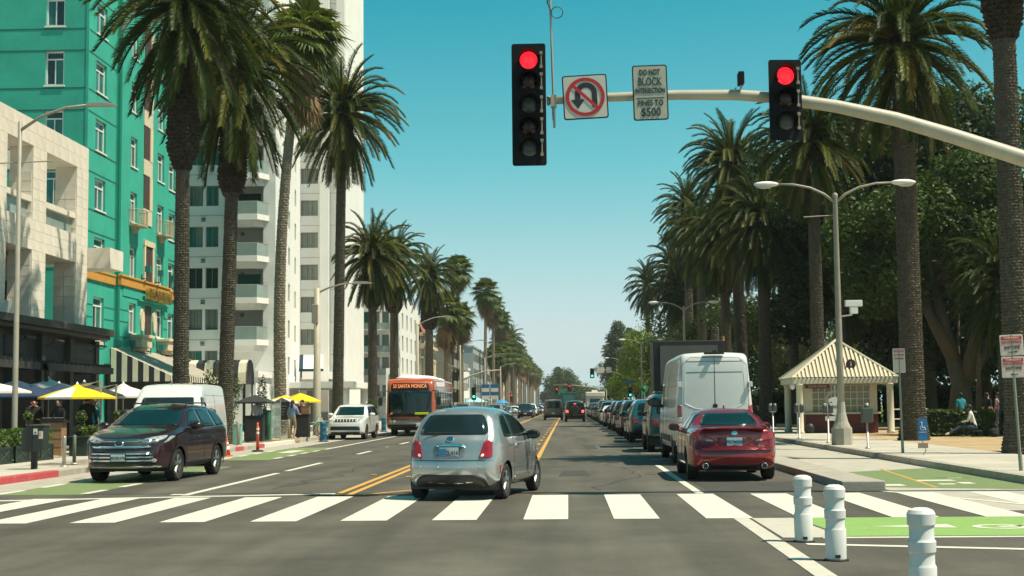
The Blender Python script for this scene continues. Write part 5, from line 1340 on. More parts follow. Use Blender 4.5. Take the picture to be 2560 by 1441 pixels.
c.part(V, 'sill_trim', M_chrome, [(1.1+yo, .33), (2.2+yo, .33), (2.2+yo, .37), (1.1+yo, .37)], 'R', both=True, off=.01, rnd=0)
mirror(V, .74, 2.22+yo, .98, M_plast, 1.15)
MB().tube([(-.13, -.15, 1.52), (-.13, -.19, 1.6)], [.02, .012], 6).build('aerial', M_plast, V)
MB().tube([(.02, -.50, 1.06), (-.3, -.54, 1.10)], .012, 5).tube([(-.42, -.53, 1.105), (.1, -.53, 1.10)], .012, 5).build('rear_wiper', M_plast, V)
for x in (-.42, .38): MB().sphere((x, .62, 1.13), (.13, .05, .20), 10, 8).build('headrest', mat('seat_fabric', (.28, .3, .26), .9), V, True)

# ------------------------------------------------------------------ dark maroon SUV (oncoming)
M_maroon = paint('maroon_paint', (0.030, 0.009, 0.013), .35, .28)
V = thing('suv_car', 'dark maroon SUV with chrome bar grille driving towards the camera', 'car', (-9.3, 30.62, 0), radians(180-3)); V.scale = (.98, 1, .94)
yo = -3.92
# y forward; front axle at 3.92 in outline coordinates
so = [(.20, .32), (.06, .42), (.02, .62), (.08, .95), (.22, 1.12), (.50, 1.58), (.75, 1.68), (1.4, 1.74), (2.2, 1.74), (2.50, 1.70), (2.78, 1.62), (3.38, 1.29), (3.52, 1.24), (4.1, 1.16), (4.58, 1.05), (4.80, .93), (4.86, .72), (4.87, .50), (4.84, .34), (4.70, .26)]
so = [(y+yo, z) for y, z in so]
c = Car(so, .965, 1.12, .66, 1.72, plan=(.12, .26), planlen=(.7, .9), r=.15, crown=.03, endcrown=.16, wheels=(-2.79, 0.0), R=.375, arch=.045, spine=.78)
c.body(V, M_maroon); under(V, c, .25)
wheels(V, c, wd=.24, spokes=5)
for wy in c.wheels:       # black plastic arch lips
    for sd in (1, -1):
        b = MB(); n = 18
        for i in range(n):
            a0, a1 = -.25+(pi+.5)*i/n, -.25+(pi+.5)*(i+1)/n
            for r0, r1, xo in ((c.Ra-.005, c.Ra+.06, .012),):
                q = [(wy+r0*cos(a0), c.R+r0*sin(a0)), (wy+r0*cos(a1), c.R+r0*sin(a1)), (wy+r1*cos(a1), c.R+r1*sin(a1)), (wy+r1*cos(a0), c.R+r1*sin(a0))]
                b.add([(sd*(c.W(*p)+xo), *p) for p in q], [(0,1,2,3)])
        b.build('arch_trim', M_plast, V)
c.part(V, 'windscreen', M_cglass2, [(-.74, 1.27), (.74, 1.27), (.64, 1.60), (.3, 1.65), (-.3, 1.65), (-.64, 1.60)], 'F', rnd=1)
c.part(V, 'side_window', M_cglass, [(3.25+yo, 1.24), (2.75+yo, 1.57), (2.45+yo, 1.62), (2.22+yo, 1.62), (2.2+yo, 1.20)], 'R', both=True)
c.part(V, 'rear_door_window', M_cglass, [(2.12+yo, 1.20), (2.14+yo, 1.62), (1.3+yo, 1.61), (1.2+yo, 1.20)], 'R', both=True)
c.part(V, 'quarter_window', M_cglass, [(1.1+yo, 1.21), (1.2+yo, 1.60), (.78+yo, 1.56), (.45+yo, 1.26)], 'R', both=True)
c.seam(V, [(3.4+yo, 1.21), (2.2+yo, 1.17), (.4+yo, 1.21)], 'R', w=.018, m=M_chrome, name='window_trim')
c.seam(V, [(2.17+yo, 1.6), (2.17+yo, .42)], 'R'); c.seam(V, [(3.4+yo, 1.12), (3.5+yo, .8), (3.35+yo, .45), (1.2+yo, .42)], 'R'); c.seam(V, [(1.3+yo, 1.6), (1.25+yo, 1.1), (1.5+yo, .75)], 'R')
c.part(V, 'sill_cladding', M_plast, [(1.58+yo, .30), (3.48+yo, .30), (3.48+yo, .42), (1.58+yo, .42)], 'R', both=True, rnd=0, off=.012)
for y in (2.4, 1.5): c.part(V, 'door_handle', M_maroon, [(y+yo, .95), (y+.2+yo, .955), (y+.2+yo, .99), (y+yo, .985)], 'R', both=True, off=.025, step=.03)
c.part(V, 'grille', M_plast, [(-.62, .76), (.62, .76), (.70, .98), (-.70, .98)], 'F', off=.008)
c.part(V, 'lower_grille', M_plast, [(-.72, .42), (.72, .42), (.62, .70), (-.62, .70)], 'F', off=.008, rnd=0)
for z, w2 in ((.80, .62), (.935, .68)): c.part(V, 'grille_bar', M_chrome, [(-w2, z-.022), (w2, z-.022), (w2+.03, z+.022), (-w2-.03, z+.022)], 'F', off=.022, rnd=0)
for z, w2 in ((.50, .70), (.575, .68), (.65, .65)): c.part(V, 'grille_bar', M_chrome, [(-w2, z-.016), (w2, z-.016), (w2, z+.016), (-w2, z+.016)], 'F', off=.02, rnd=0)
c.part(V, 'head_lamp', M_head, [(.44, .90), (.62, .885), (.85, .97), (.87, 1.05), (.66, 1.02), (.46, .965)], 'F', both=True, off=.014)
c.part(V, 'head_lamp_wing', M_head, [(4.50+yo, .90), (4.62+yo, .88), (4.35+yo, 1.03), (4.15+yo, 1.03)], 'R', both=True, off=.012, step=.04)
c.part(V, 'fog_lamp', M_head, [(.70+.045*cos(a), .50+.045*sin(a)) for a in [i*pi/4 for i in range(8)]], 'F', both=True, off=.016, step=.03)
c.part(V, 'bumper_lip', M_plast, [(-.85, .24), (.85, .24), (.88, .37), (-.88, .37)], 'F', off=.012, rnd=0)
c.part(V, 'skid_trim', M_steel, [(-.8, .345), (.8, .345), (.8, .375), (-.8, .375)], 'F', off=.02, rnd=0)
c.part(V, 'badge', M_chrome, [(.10*cos(a), .87+.065*sin(a)) for a in [i*pi/6 for i in range(12)]], 'F', off=.034, step=.03)
c.part(V, 'badge_core', M_plast, [(.075*cos(a), .87+.045*sin(a)) for a in [i*pi/6 for i in range(12)]], 'F', off=.038, step=.03)
plate(V, c, 0, .57, 'F', '8DZK173', yoff=.02)
c.seam(V, [(-.75, 1.06), (-.68, .99), (.68, .99), (.75, 1.06)], 'F', both=False)
mirror(V, .90, 3.12+yo, 1.18, M_maroon, 1.35)
for sd in (1, -1): MB().tube([(sd*.62, 1.0+yo, 1.70), (sd*.62, 1.1+yo, 1.78), (sd*.62, 2.4+yo, 1.78), (sd*.62, 2.55+yo, 1.70)], .02, 6).build('roof_rail', M_plast, V)
MB().sphere((.34, 2.2+yo, 1.28), (.11, .12, .14), 8, 7).build('headrest', M_plast, V, True)
MB().cbox((.12, 3.0+yo, 1.2), (.25, .02, .05)).build('dash_paper', M_whitet, V)

# ------------------------------------------------------------------ dark red saloon (parked right, seen from behind)
M_red = paint('red_paint', (0.26, 0.011, 0.018), .35, .2)
V = thing('saloon_car', 'dark red saloon parked at the right kerb buffer, seen from behind', 'car', (3.32, 29.5, 0), radians(-.5))
lo = [(.22, .22), (.06, .30), (.0, .46), (.02, .62), (.10, .78), (.10, .97), (.16, 1.05), (.40, 1.06), (.85, 1.07), (1.08, 1.12), (1.55, 1.36), (1.85, 1.42), (2.3, 1.425), (2.7, 1.38), (3.35, 1.02), (3.8, .93), (4.2, .82), (4.45, .68), (4.55, .50), (4.52, .28), (4.4, .20)]
yo = -.97
lo = [(y+yo, z) for y, z in lo]
c = Car(lo, .895, .92, .57, 1.42, plan=(.14, .26), planlen=(.8, 1.0), r=.14, crown=.03, endcrown=.15, wheels=(0.0, 2.73), R=.325, arch=.04, spine=.62)
c.body(V, M_red); under(V, c, .2)
wheels(V, c, wd=.24, spokes=5, hubr=.72)
c.part(V, 'rear_window', M_cglass2, [(-.60, 1.105), (.60, 1.105), (.47, 1.345), (-.47, 1.345)], 'B', rnd=1, off=.008)
c.part(V, 'side_window', M_cglass, [(3.2+yo, 1.0), (2.65+yo, 1.33), (2.15+yo, 1.37), (2.1+yo, .98)], 'R', both=True)
c.part(V, 'rear_door_window', M_cglass, [(2.02+yo, .98), (2.06+yo, 1.37), (1.55+yo, 1.34), (1.15+yo, 1.08), (1.15+yo, 1.0)], 'R', both=True)
c.part(V, 'windscreen', M_cglass, [(-.64, 1.05), (.64, 1.05), (.52, 1.36), (-.52, 1.36)], 'F')
c.part(V, 'tail_lamp', M_tail, [(.36, .80), (.42, .78), (.80, .84), (.80, .95), (.72, .955), (.55, .90)], 'B', both=True, off=.014)
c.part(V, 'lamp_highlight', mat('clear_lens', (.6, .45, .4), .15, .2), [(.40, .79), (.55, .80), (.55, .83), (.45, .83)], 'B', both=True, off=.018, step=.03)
c.part(V, 'boot_recess_shade', mat('red_recess_shade', (.10, .008, .012), .35, .05, coat=.5), [(-.30, .72), (.30, .72), (.34, .86), (-.34, .86)], 'B', off=.004, rnd=0)  # laid flat on the boot, the recess shade is its darker red
plate(V, c, 0, .79, 'B', '7RTM258', h=.16, w=.31, bg=mat('plate_pale_blue', (.42, .62, .66), .5, .05))
c.part(V, 'badge', M_chrome, [(.06*cos(a), .955+.045*sin(a)) for a in [i*pi/5 for i in range(10)]], 'B', off=.014, step=.03)
me = text_mesh('IS250', .055, .003); me.materials.append(M_chrome); inst('boot_lettering', me, V, (.52, -1.06, .70), (pi/2, 0, 0))
c.part(V, 'bumper_reflector', M_tailon if False else mat('reflector', (.55, .03, .03), .2, .1), [(.60, .42), (.72, .43), (.72, .48), (.62, .48)], 'B', both=True, off=.012, step=.03)
c.part(V, 'bumper_highlight', M_red, [(-.76, .615), (.76, .615), (.74, .655), (-.74, .655)], 'B', off=.03, rnd=0)
c.part(V, 'diffuser', M_plast, [(-.55, .22), (.55, .22), (.50, .33), (-.50, .33)], 'B', off=.01, rnd=0)
for x in (-.58, .58):
    MB().lathe([(.048, -.10), (.06, -.10), (.06, .05), (.05, .05)], 14, (x, -.93, .31), 'y', caps=False).build('exhaust_tip', M_chrome, V, True); MB().lathe([(.049, -.095), (.001, -.095)], 12, (x, -.93, .31), 'y', caps=False).build('exhaust_bore', M_black, V)
c.seam(V, [(-.66, 1.0), (-.70, .70), (.70, .70), (.66, 1.0)], 'B', both=False); c.seam(V, [(-.84, .66), (-.3, .675), (.3, .675), (.84, .66)], 'B', both=False, w=.006)
MB().prism([(-1.0, 1.02), (-.82, 1.045), (-.82, 1.055), (-1.03, 1.05)], 'x', -.62, .62).build('boot_spoiler', M_red, V)
c.seam(V, [(2.08+yo, 1.37), (2.08+yo, .35)], 'R'); c.seam(V, [(3.1+yo, 1.0), (3.2+yo, .6), (3.1+yo, .32), (1.35+yo, .3)], 'R'); c.seam(V, [(1.2+yo, 1.05), (1.1+yo, .85), (1.38+yo, .5)], 'R')
mirror(V, .84, 2.95+yo, .98, M_red, 1.2)
MB().prism([(.95, 1.44), (1.12, 1.445), (.97, 1.5)], 'x', -.015, .015).build('aerial', M_red, V)

# ------------------------------------------------------------------ cargo vans
def van(label, loc, rz, m, L, w, H, hood, R, wy, name, nose=1.0, dark_lower=True):
    V = thing(name, label, 'van', loc, rz)
    o = [(.10, .38), (.0, .50), (.0, 1.2), (.02, H-.35), (.10, H-.04), (.35, H), (L-2.0, H), (L-1.55, H-.12), (L-.95, hood+.35), (L-.62, hood+.02), (L-.12, hood-.22), (L, hood-.45), (L, .5), (L-.1, .34)]
    c = Car(o, w, 1.15, w-.16, H, plan=(.05, .20), planlen=(.4, .9), r=.13, crown=.03, endcrown=.035, wheels=wy, R=R, arch=.05, spine=.9, step=.06, smooth=2)
    c.body(V, m); under(V, c, .3)
    wheels(V, c, wd=.22, spokes=6, rim=M_steel)
    return V, c
M_vanw = paint('white_van_paint', (0.62, 0.64, 0.63), .0, .35, .6, dirt=.15)
V, c = van('tall white cargo van with shadows on its rear doors, behind the red saloon', (3.72, 36.0, 0), 0, M_vanw, 6.95, 1.0, 2.82, 1.25, .345, (1.35, 5.65), 'cargo_van')
c.seam(V, [(0, .55), (0, 2.72)], 'B', both=False, w=.012)
for z in (2.33, 2.60): c.seam(V, [(-.70, z), (.70, z)], 'B', both=False, w=.012, name='door_rib')
c.seam(V, [(-.74, 2.3), (-.76, 1.55), (-.5, 1.42), (0, 1.36), (.5, 1.42), (.76, 1.55), (.74, 2.3)], 'B', both=False, w=.014, m=M_vanw, name='door_panel_edge')
c.seam(V, [(-.86, .75), (-.82, 2.5), (-.6, 2.7), (.6, 2.7), (.82, 2.5), (.86, .75)], 'B', both=False, w=.009)
c.part(V, 'tail_lamp', M_tail, [(.82, .92), (.93, .92), (.93, 1.5), (.84, 1.5)], 'B', both=True, off=.012, rnd=0)
c.part(V, 'lamp_lens', M_whitet, [(.84, 1.08), (.93, 1.08), (.93, 1.2), (.84, 1.2)], 'B', both=True, off=.016, rnd=0, step=.04)
for sd in (-1, 1):
    for z in (2.02, .98): MB().cbox((sd*.89, -.02, z), (.10, .10, .13)).build('door_hinge', M_vanw, V, bevel=.01)
MB().box(-.95, .95, -.14, .12, .42, .62).build('rear_bumper', M_plast, V, bevel=.03); MB().box(-.7, .7, -.25, -.1, .40, .44).build('bumper_step', M_plast, V)
MB().lathe([(.06, -.06), (.06, .02)], 12, (0, -.01, 1.48), 'y').build('door_camera', M_plast, V); MB().cbox((0, 0.02, 2.80), (.5, .10, .05)).cbox((0, -.02, 2.84), (.1, .16, .07)).build('third_brake_light', M_plast, V)
MB().cbox((-.42, -.025, 1.25), (.07, .05, .05)).cbox((-.5, -.02, 1.12), (.28, .02, .03)).build('door_handle', M_plast, V)
c.part(V, 'wheel_skirt', M_plast, [(.2, .4), (.85, .4), (.85, .62), (.2, .62)], 'R', both=True, rnd=0, off=.01); c.part(V, 'side_strip', M_plast, [(1.9, .55), (5.1, .55), (5.1, .72), (1.9, .72)], 'R', both=True, rnd=0, off=.01)
c.part(V, 'windscreen', M_cglass, [(-.8, 1.5), (.8, 1.5), (.72, 2.3), (-.72, 2.3)], 'F'); c.part(V, 'cab_window', M_cglass, [(6.1, 1.45), (5.6, 2.1), (4.9, 2.1), (4.9, 1.4)], 'R', both=True)
c.seam(V, [(4.7, 2.3), (4.7, .5)], 'R'); c.seam(V, [(3.4, 2.3), (3.4, .55)], 'R'); c.seam(V, [(.3, 2.0), (4.6, 2.0)], 'R', w=.006)
mirror(V, .95, 5.5, 1.5, M_plast, 1.8)
MB().tube([(-.1, .6, 2.86), (-.05, .3, 3.0)], .01, 4).build('aerial', M_plast, V)

V, c = van('white panel van parked in the bay behind the maroon SUV', (-11.6, 44.3, 0), radians(185.3), M_vanw, 5.9, 1.0, 2.25, 1.22, .34, (1.1, 4.9), 'panel_van')
c.part(V, 'windscreen', M_cglass, [(-.78, 1.38), (.78, 1.38), (.70, 1.86), (-.70, 1.86)], 'F', rnd=1)
c.part(V, 'cab_window', M_cglass, [(5.0, 1.32), (4.6, 1.86), (4.15, 1.86), (4.15, 1.3)], 'R', both=True)
c.seam(V, [(3.95, 2.0), (3.95, .5)], 'R'); c.seam(V, [(.3, 1.92), (3.9, 1.92)], 'R', w=.008); c.seam(V, [(.3, 1.0), (3.9, 1.0)], 'R', w=.008); c.seam(V, [(2.3, 1.95), (2.3, .5)], 'R')
c.part(V, 'grille', M_plast, [(-.5, .6), (.5, .6), (.55, .95), (-.55, .95)], 'F', off=.01); c.part(V, 'head_lamp', M_head, [(.58, .8), (.85, .85), (.8, 1.05), (.6, 1.0)], 'F', both=True)
for x in (-.55, -.2, 0, .2, .55): MB().cbox((x, 3.75, 2.265), (.06, .10, .05)).build('marker_lamp', M_plast, V)
MB().tube([(0, 4.2, 2.15), (.06, 4.05, 2.48)], .008, 4).build('aerial', M_plast, V)
c.part(V, 'side_strip', M_plast, [(.4, .5), (3.8, .5), (3.8, .66), (.4, .66)], 'R', both=True, rnd=0, off=.01); mirror(V, .95, 4.7, 1.35, M_plast, 1.6)
MB().box(-.95, .95, 5.7, 5.98, .38, .62).build('front_bumper', M_plast, V, bevel=.05)

# ------------------------------------------------------------------ white SUV at the left kerb, facing the camera
M_white_c = paint('white_car_paint', (0.72, 0.73, 0.71), .0, .25)
V = thing('white_suv_car', 'white SUV with black slotted grille parked at the left kerb beside the lamp post', 'car', (-10.4, 67.6, 0), radians(180-1.5)); V.scale = (.9, .95, .88); yo = -4.2
wo3 = [(.15, .35), (.02, .5), (.0, .9), (.08, 1.15), (.25, 1.7), (.45, 1.84), (1.2, 1.90), (2.6, 1.88), (3.0, 1.80), (3.75, 1.28), (4.2, 1.20), (4.85, 1.12), (5.05, 1.0), (5.10, .6), (5.08, .36), (4.95, .28)]
c = Car([(y+yo, z) for y, z in wo3], 1.0, 1.18, .76, 1.88, plan=(.08, .16), planlen=(.5, .7), r=.12, crown=.03, endcrown=.08, wheels=(-3.1, 0.0), R=.40, arch=.05, spine=.85, step=.06)
c.body(V, M_white_c); under(V, c, .26); wheels(V, c, wd=.26, spokes=6, rim=M_rimd, simple=True)
c.part(V, 'windscreen', M_cglass2, [(-.76, 1.30), (.76, 1.30), (.66, 1.76), (-.66, 1.76)], 'F')
c.part(V, 'side_window', M_cglass, [(3.55+yo, 1.25), (2.95+yo, 1.74), (2.2+yo, 1.78), (2.2+yo, 1.24)], 'R', both=True); c.part(V, 'rear_door_window', M_cglass, [(2.1+yo, 1.24), (2.1+yo, 1.79), (.5+yo, 1.78), (.4+yo, 1.28)], 'R', both=True)
c.part(V, 'grille', M_plast, [(-.62, .95), (.62, .95), (.60, 1.10), (-.60, 1.10)], 'F', rnd=0, off=.01)
for i in range(8): c.part(V, 'grille_slat', M_white_c, [(-.56+i*.16-.016, .96), (-.56+i*.16+.016, .96), (-.56+i*.16+.016, 1.09), (-.56+i*.16-.016, 1.09)], 'F', rnd=0, off=.016, step=.08)
c.part(V, 'head_lamp', M_head, [(.66, .99), (.88, 1.0), (.88, 1.09), (.66, 1.09)], 'F', both=True, rnd=0); c.part(V, 'lower_grille', M_plast, [(-.8, .52), (.8, .52), (.75, .72), (-.75, .72)], 'F', off=.01); c.part(V, 'bumper_lip', M_plast, [(-.9, .28), (.9, .28), (.9, .42), (-.9, .42)], 'F', rnd=0, off=.012)
mirror(V, .93, 3.3+yo, 1.25, M_white_c, 1.5); c.seam(V, [(2.15+yo, 1.8), (2.15+yo, .5)], 'R')

# ------------------------------------------------------------------ orange city bus
M_orange = paint('bus_orange', (0.52, 0.092, 0.022), .0, .3)
V = thing('city_bus', 'orange city bus with amber destination display and white roof', 'bus', (-8.1, 73.6, 0), radians(180))
# y forward 0 = front
L = 12.2
o = [(-L, .35), (-L, .6), (-L+.02, 2.6), (-L+.18, 2.92), (-L+.6, 3.0), (-.9, 3.0), (-.35, 2.94), (-.08, 2.75), (0.0, 2.3), (.05, 1.2), (.08, .6), (.02, .32)]
c = Car(o, 1.29, 1.3, 1.2, 3.0, plan=(.04, .12), planlen=(.4, .5), r=.16, crown=.05, endcrown=.16, wheels=(-2.6, -8.7), R=.48, arch=.05, spine=1.3, step=.09)
c.body(V, M_orange); under(V, c, .3); wheels(V, c, wd=.3, spokes=8, rim=M_steel, simple=True)
c.part(V, 'windscreen', M_cglass2, [(-1.12, 1.08), (1.12, 1.08), (1.12, 2.32), (-1.12, 2.32)], 'F', off=.012, rnd=1)
c.part(V, 'screen_surround', M_plast, [(-1.2, 1.0), (1.2, 1.0), (1.18, 2.86), (-1.18, 2.86)], 'F', off=.006, rnd=2)
c.part(V, 'screen_divider', M_plast, [(-.02, 1.1), (.02, 1.1), (.02, 2.3), (-.02, 2.3)], 'F', off=.02, rnd=0)
c.part(V, 'destination_display', M_black, [(-.95, 2.42), (.95, 2.42), (.92, 2.74), (-.92, 2.74)], 'F', off=.014, rnd=1)
M_led = mat('amber_led', (.8, .25, .05), .5, .0, emit=(1.0, .28, .08), es=.9)
me = text_mesh('33 SANTA MONICA', .27, .004, fit=1.74); me.materials.append(M_led); inst('display_lettering', me, V, (0, .16, 2.575), (pi/2-.05, 0, pi))
me = text_mesh('47', .12, .004); me.materials.append(M_led); inst('fleet_number', me, V, (.95, .19, 1.17), (pi/2, 0, pi))
c.part(V, 'bike_rack', mat('rack_brown', (.16, .05, .03), .7, .5, 6, .5, 12), [(-.95, .82), (.95, .82), (1.0, 1.0), (-1.0, 1.0)], 'F', off=.05, rnd=0)
c.part(V, 'bumper', mat('bumper_grey', (.36, .36, .33), .5, .25, 4), [(-1.12, .62), (1.12, .62), (1.12, .84), (-1.12, .84)], 'F', off=.03, rnd=1); c.part(V, 'lower_skirt', M_plast, [(-1.15, .34), (1.15, .34), (1.15, .6), (-1.15, .6)], 'F', off=.02, rnd=0)
for x, m in ((.98, M_amber), (.80, M_head)): c.part(V, 'head_lamp', mat('lamp_yellow', (.8, .6, .05), .3, .1) if m is M_amber else M_whitet, [(x+.075*cos(a), .76+.075*sin(a)) for a in [i*pi/5 for i in range(10)]], 'F', both=True, off=.05, step=.05)
MB().cbox((-.62, .22, 1.16), (.72, .06, .12), 0).build('safety_vest', mat('hi_vis', (.55, .62, .02), .8, .1), V, bevel=.02)
c.part(V, 'number_plate', M_plate, [(-.62, .50), (-.32, .50), (-.32, .66), (-.62, .66)], 'F', rnd=0, off=.04)
for i in range(7):
    y1 = -.75 - i*1.55
    c.part(V, 'side_window', M_cglass, [(y1, 1.25), (y1, 2.35), (y1-1.42, 2.35), (y1-1.42, 1.25)], 'R', both=True, rnd=0, off=.008)
c.part(V, 'roof_pod', M_whitet, [(-1.9, 2.55), (-6.5, 2.6), (-6.5, 2.85), (-1.9, 2.8)], 'L', rnd=1, off=.03); c.part(V, 'roof_pod', M_whitet, [(-1.9, 2.55), (-6.5, 2.6), (-6.5, 2.85), (-1.9, 2.8)], 'R', rnd=1, off=.03)
MB().sphere((0, -1.6, 2.98), (.95, 1.3, .22), 14, 8).sphere((0, -6.2, 3.0), (1.0, 2.4, .26), 14, 8).sphere((0, -10.2, 3.0), (.95, 1.3, .24), 14, 8).build('roof_fairing', M_whitet, V, True)
for sd in (1, -1): MB().tube([(sd*1.15, .1, 2.35), (sd*1.5, .35, 2.3), (sd*1.5, .35, 2.05)], .03, 6).cbox((sd*1.5, .35, 1.8), (.22, .12, .42)).build('wing_mirror', M_plast, V, bevel=.02)

# ------------------------------------------------------------------ generic shapes for the other traffic
PROF = {
 'suv': ([(.15,.35),(.02,.5),(.0,.9),(.10,1.12),(.35,1.6),(.6,1.7),(1.3,1.74),(2.4,1.72),(2.85,1.62),(3.5,1.12),(4.0,1.05),(4.5,.95),(4.66,.75),(4.68,.4),(4.5,.28)], .93, 1.05, .64, 1.72, (.85, 3.72), .36),
 'sedan': ([(.2,.25),(.03,.38),(.0,.62),(.1,.92),(.3,1.0),(.75,1.03),(1.05,1.1),(1.55,1.38),(1.9,1.45),(2.5,1.44),(2.9,1.36),(3.5,1.0),(4.0,.92),(4.5,.8),(4.7,.6),(4.68,.3),(4.5,.2)], .90, .93, .58, 1.44, (.95, 3.72), .33),
 'hatch': ([(.15,.28),(.02,.4),(.0,.75),(.12,1.0),(.45,1.4),(.7,1.5),(1.3,1.54),(2.1,1.5),(2.5,1.38),(3.15,1.0),(3.6,.9),(4.0,.78),(4.15,.55),(4.1,.28),(3.95,.2)], .88, .95, .58, 1.53, (.72, 3.3), .32),
 'boxy': ([(.1,.45),(.02,.6),(.0,1.1),(.05,1.75),(.2,1.85),(1.2,1.87),(2.55,1.84),(2.75,1.72),(3.0,1.2),(3.3,1.14),(4.2,1.08),(4.3,.95),(4.32,.6),(4.2,.45)], .93, 1.12, .78, 1.85, (.75, 3.55), .41),
 'van': ([(.1,.4),(.0,.5),(.0,1.0),(.05,1.9),(.2,2.04),(1.0,2.08),(3.6,2.06),(3.9,1.95),(4.5,1.25),(5.1,1.1),(5.3,.9),(5.32,.5),(5.2,.35)], 1.0, 1.1, .82, 2.06, (.95, 4.35), .37),
}
PROTO = {}
def generic(kind, m, name, label, loc, rz, group=None, brake=False, spare=False, glass=None, cat='car'):
    key = (kind, m.name, brake, spare)
    if key not in PROTO:
        ol, w_, zb, wr_, zr, wy, R = PROF[kind]
        V = thing(name, label, cat)
        c = Car(ol, w_, zb, wr_, zr, plan=(.10, .18), planlen=(.6, .8), r=.12, crown=.03, endcrown=.10, wheels=wy, R=R, arch=.05, spine=zb*.72, step=.09)
        c.body(V, m); under(V, c, .25); wheels(V, c, wd=.23, spokes=5, simple=True, rim=M_rimd if kind == 'boxy' else None)
        H = zr; y0, y1 = c.y0, c.y1; g = glass or M_cglass
        ys_r, ys_f = {'suv': (.45, 3.3), 'sedan': (1.2, 3.25), 'hatch': (.5, 2.9), 'boxy': (.25, 2.9), 'van': (.3, 4.3)}[kind]
        zt = H-.14; md = (ys_r+ys_f)/2
        ft = .75 if kind not in ('boxy',) else .25
        c.part(V, 'rear_window', g, [(-w_*.68, zb+.1), (w_*.68, zb+.1), (wr_*.85, zt), (-wr_*.85, zt)], 'B')
        c.part(V, 'windscreen', g, [(-w_*.72, zb+.12), (w_*.72, zb+.12), (wr_*.9, zt), (-wr_*.9, zt)], 'F')
        c.part(V, 'side_window', g, [(ys_f, zb+.07), (ys_f-ft, zt), (md+.04, zt+.02), (md+.04, zb+.06)], 'R', both=True)
        c.part(V, 'rear_door_window', g, [(md-.04, zb+.06), (md-.04, zt+.02), (ys_r+.35, zt-.02), (ys_r, zb+.1)], 'R', both=True)
        tl = M_tailon if brake else M_tail
        z0 = zb-.28
        c.part(V, 'tail_lamp', tl, [(w_*.62, z0), (w_*.86, z0), (w_*.86, z0+.22), (w_*.66, z0+.22)], 'B', both=True, off=.014)
        c.part(V, 'head_lamp', M_head, [(w_*.55, zb-.32), (w_*.86, zb-.27), (w_*.84, zb-.14), (w_*.58, zb-.18)], 'F', both=True, off=.014)
        c.part(V, 'grille', M_plast, [(-w_*.5, zb-.42), (w_*.5, zb-.42), (w_*.52, zb-.18), (-w_*.52, zb-.18)], 'F', off=.01)
        c.part(V, 'rear_bumper', M_plast, [(-w_*.8, .34), (w_*.8, .34), (w_*.8, .5), (-w_*.8, .5)], 'B', off=.012, rnd=0)
        c.part(V, 'front_bumper', M_plast, [(-w_*.8, .32), (w_*.8, .32), (w_*.8, .46), (-w_*.8, .46)], 'F', off=.012, rnd=0)
        c.part(V, 'number_plate', M_plate, [(-.16, .62), (.16, .62), (.16, .76), (-.16, .76)], 'B', off=.02, rnd=0); c.part(V, 'number_plate', M_plate, [(-.16, .46), (.16, .46), (.16, .60), (-.16, .60)], 'F', off=.02, rnd=0)
        c.seam(V, [(md, zt), (md, .45)], 'R'); mirror(V, w_-.06, ys_f-.25, zb+.05, m, 1.2)
        if spare:
            sp = MB().lathe([(.12, -.22), (.36, -.22), (.41, -.15), (.41, -.02), (.36, .02)], 20, (0, -.02, 1.05), 'y').build('spare_wheel', M_tyre, V); smooth_by_angle(sp)
            MB().cbox((0, -.06, 1.62), (.2, .05, .06)).build('brake_light', M_tailon, V)
            for sd in (1, -1): MB().box(sd*.55-.3, sd*.55+.3, -.2, .02, .55, .72).build('bumper_end', M_plast, V, bevel=.02)
        PROTO[key] = V; V2 = V
    else:
        V2 = copy_tree(PROTO[key])
    V2.name = name; V2.location = loc; V2.rotation_euler = (0, 0, rz); tag(V2, label, cat)
    if group: V2['group'] = group
    elif 'group' in V2: del V2['group']
    return V2
M_blk_c = paint('black_car_paint', (.008, .009, .010), .2, .25); M_gry_c = paint('grey_car_paint', (.07, .075, .075), .5, .3); M_sil_c = paint('silver_car_paint', (.36, .37, .36), .6, .3)
M_teal_c = paint('teal_car_paint', (.010, .10, .105), .3, .3); M_cyan_c = paint('pale_blue_car_paint', (.02, .13, .16), .3, .3); M_olv_c = paint('olive_van_paint', (.11, .115, .085), .1, .5, .3); M_navy_c = paint('navy_car_paint', (.012, .02, .05), .3, .3)
generic('boxy', M_blk_c, 'off_road_car', 'black off-road car with spare wheel and lit brake lights, ahead in the lane', (.72, 127.5, 0), 0, brake=True, spare=True)
generic('van', M_olv_c, 'old_van', 'old olive van waiting in the turn lane beside the black off-road car', (-1.38, 144, 0), 0, cat='van')
Vb = generic('boxy', M_teal_c, 'off_road_car', 'teal boxy off-road car parked in front of the white cargo van', (3.5, 45.6, 0), 0)
row = [('suv', M_cyan_c, 'pale blue SUV parked second ahead of the teal off-road car', 57.2), ('hatch', M_teal_c, 'dark teal hatchback parked third in the right-hand row', 63.0), ('suv', M_gry_c, 'grey SUV fourth in the right-hand parked row', 68.6), ('sedan', M_blk_c, 'black saloon fifth in the right-hand parked row', 74.4), ('suv', M_navy_c, 'navy SUV sixth in the right-hand parked row', 80.2),
       ('suv', M_blk_c, 'black SUV seventh in the right-hand parked row', 86.0), ('hatch', M_gry_c, 'grey hatchback eighth in the right-hand parked row', 91.8), ('sedan', M_gry_c, 'grey saloon ninth in the right-hand parked row', 97.2), ('sedan', M_white_c, 'white saloon standing out among the dark parked cars on the right', 105.5), ('suv', M_blk_c, 'black SUV just beyond the white parked saloon', 112), ('boxy', M_gry_c, 'boxy grey car beyond the white parked saloon', 119), ('suv', M_gry_c, 'grey SUV at the far end of the parked row by the black off-road car', 127)]
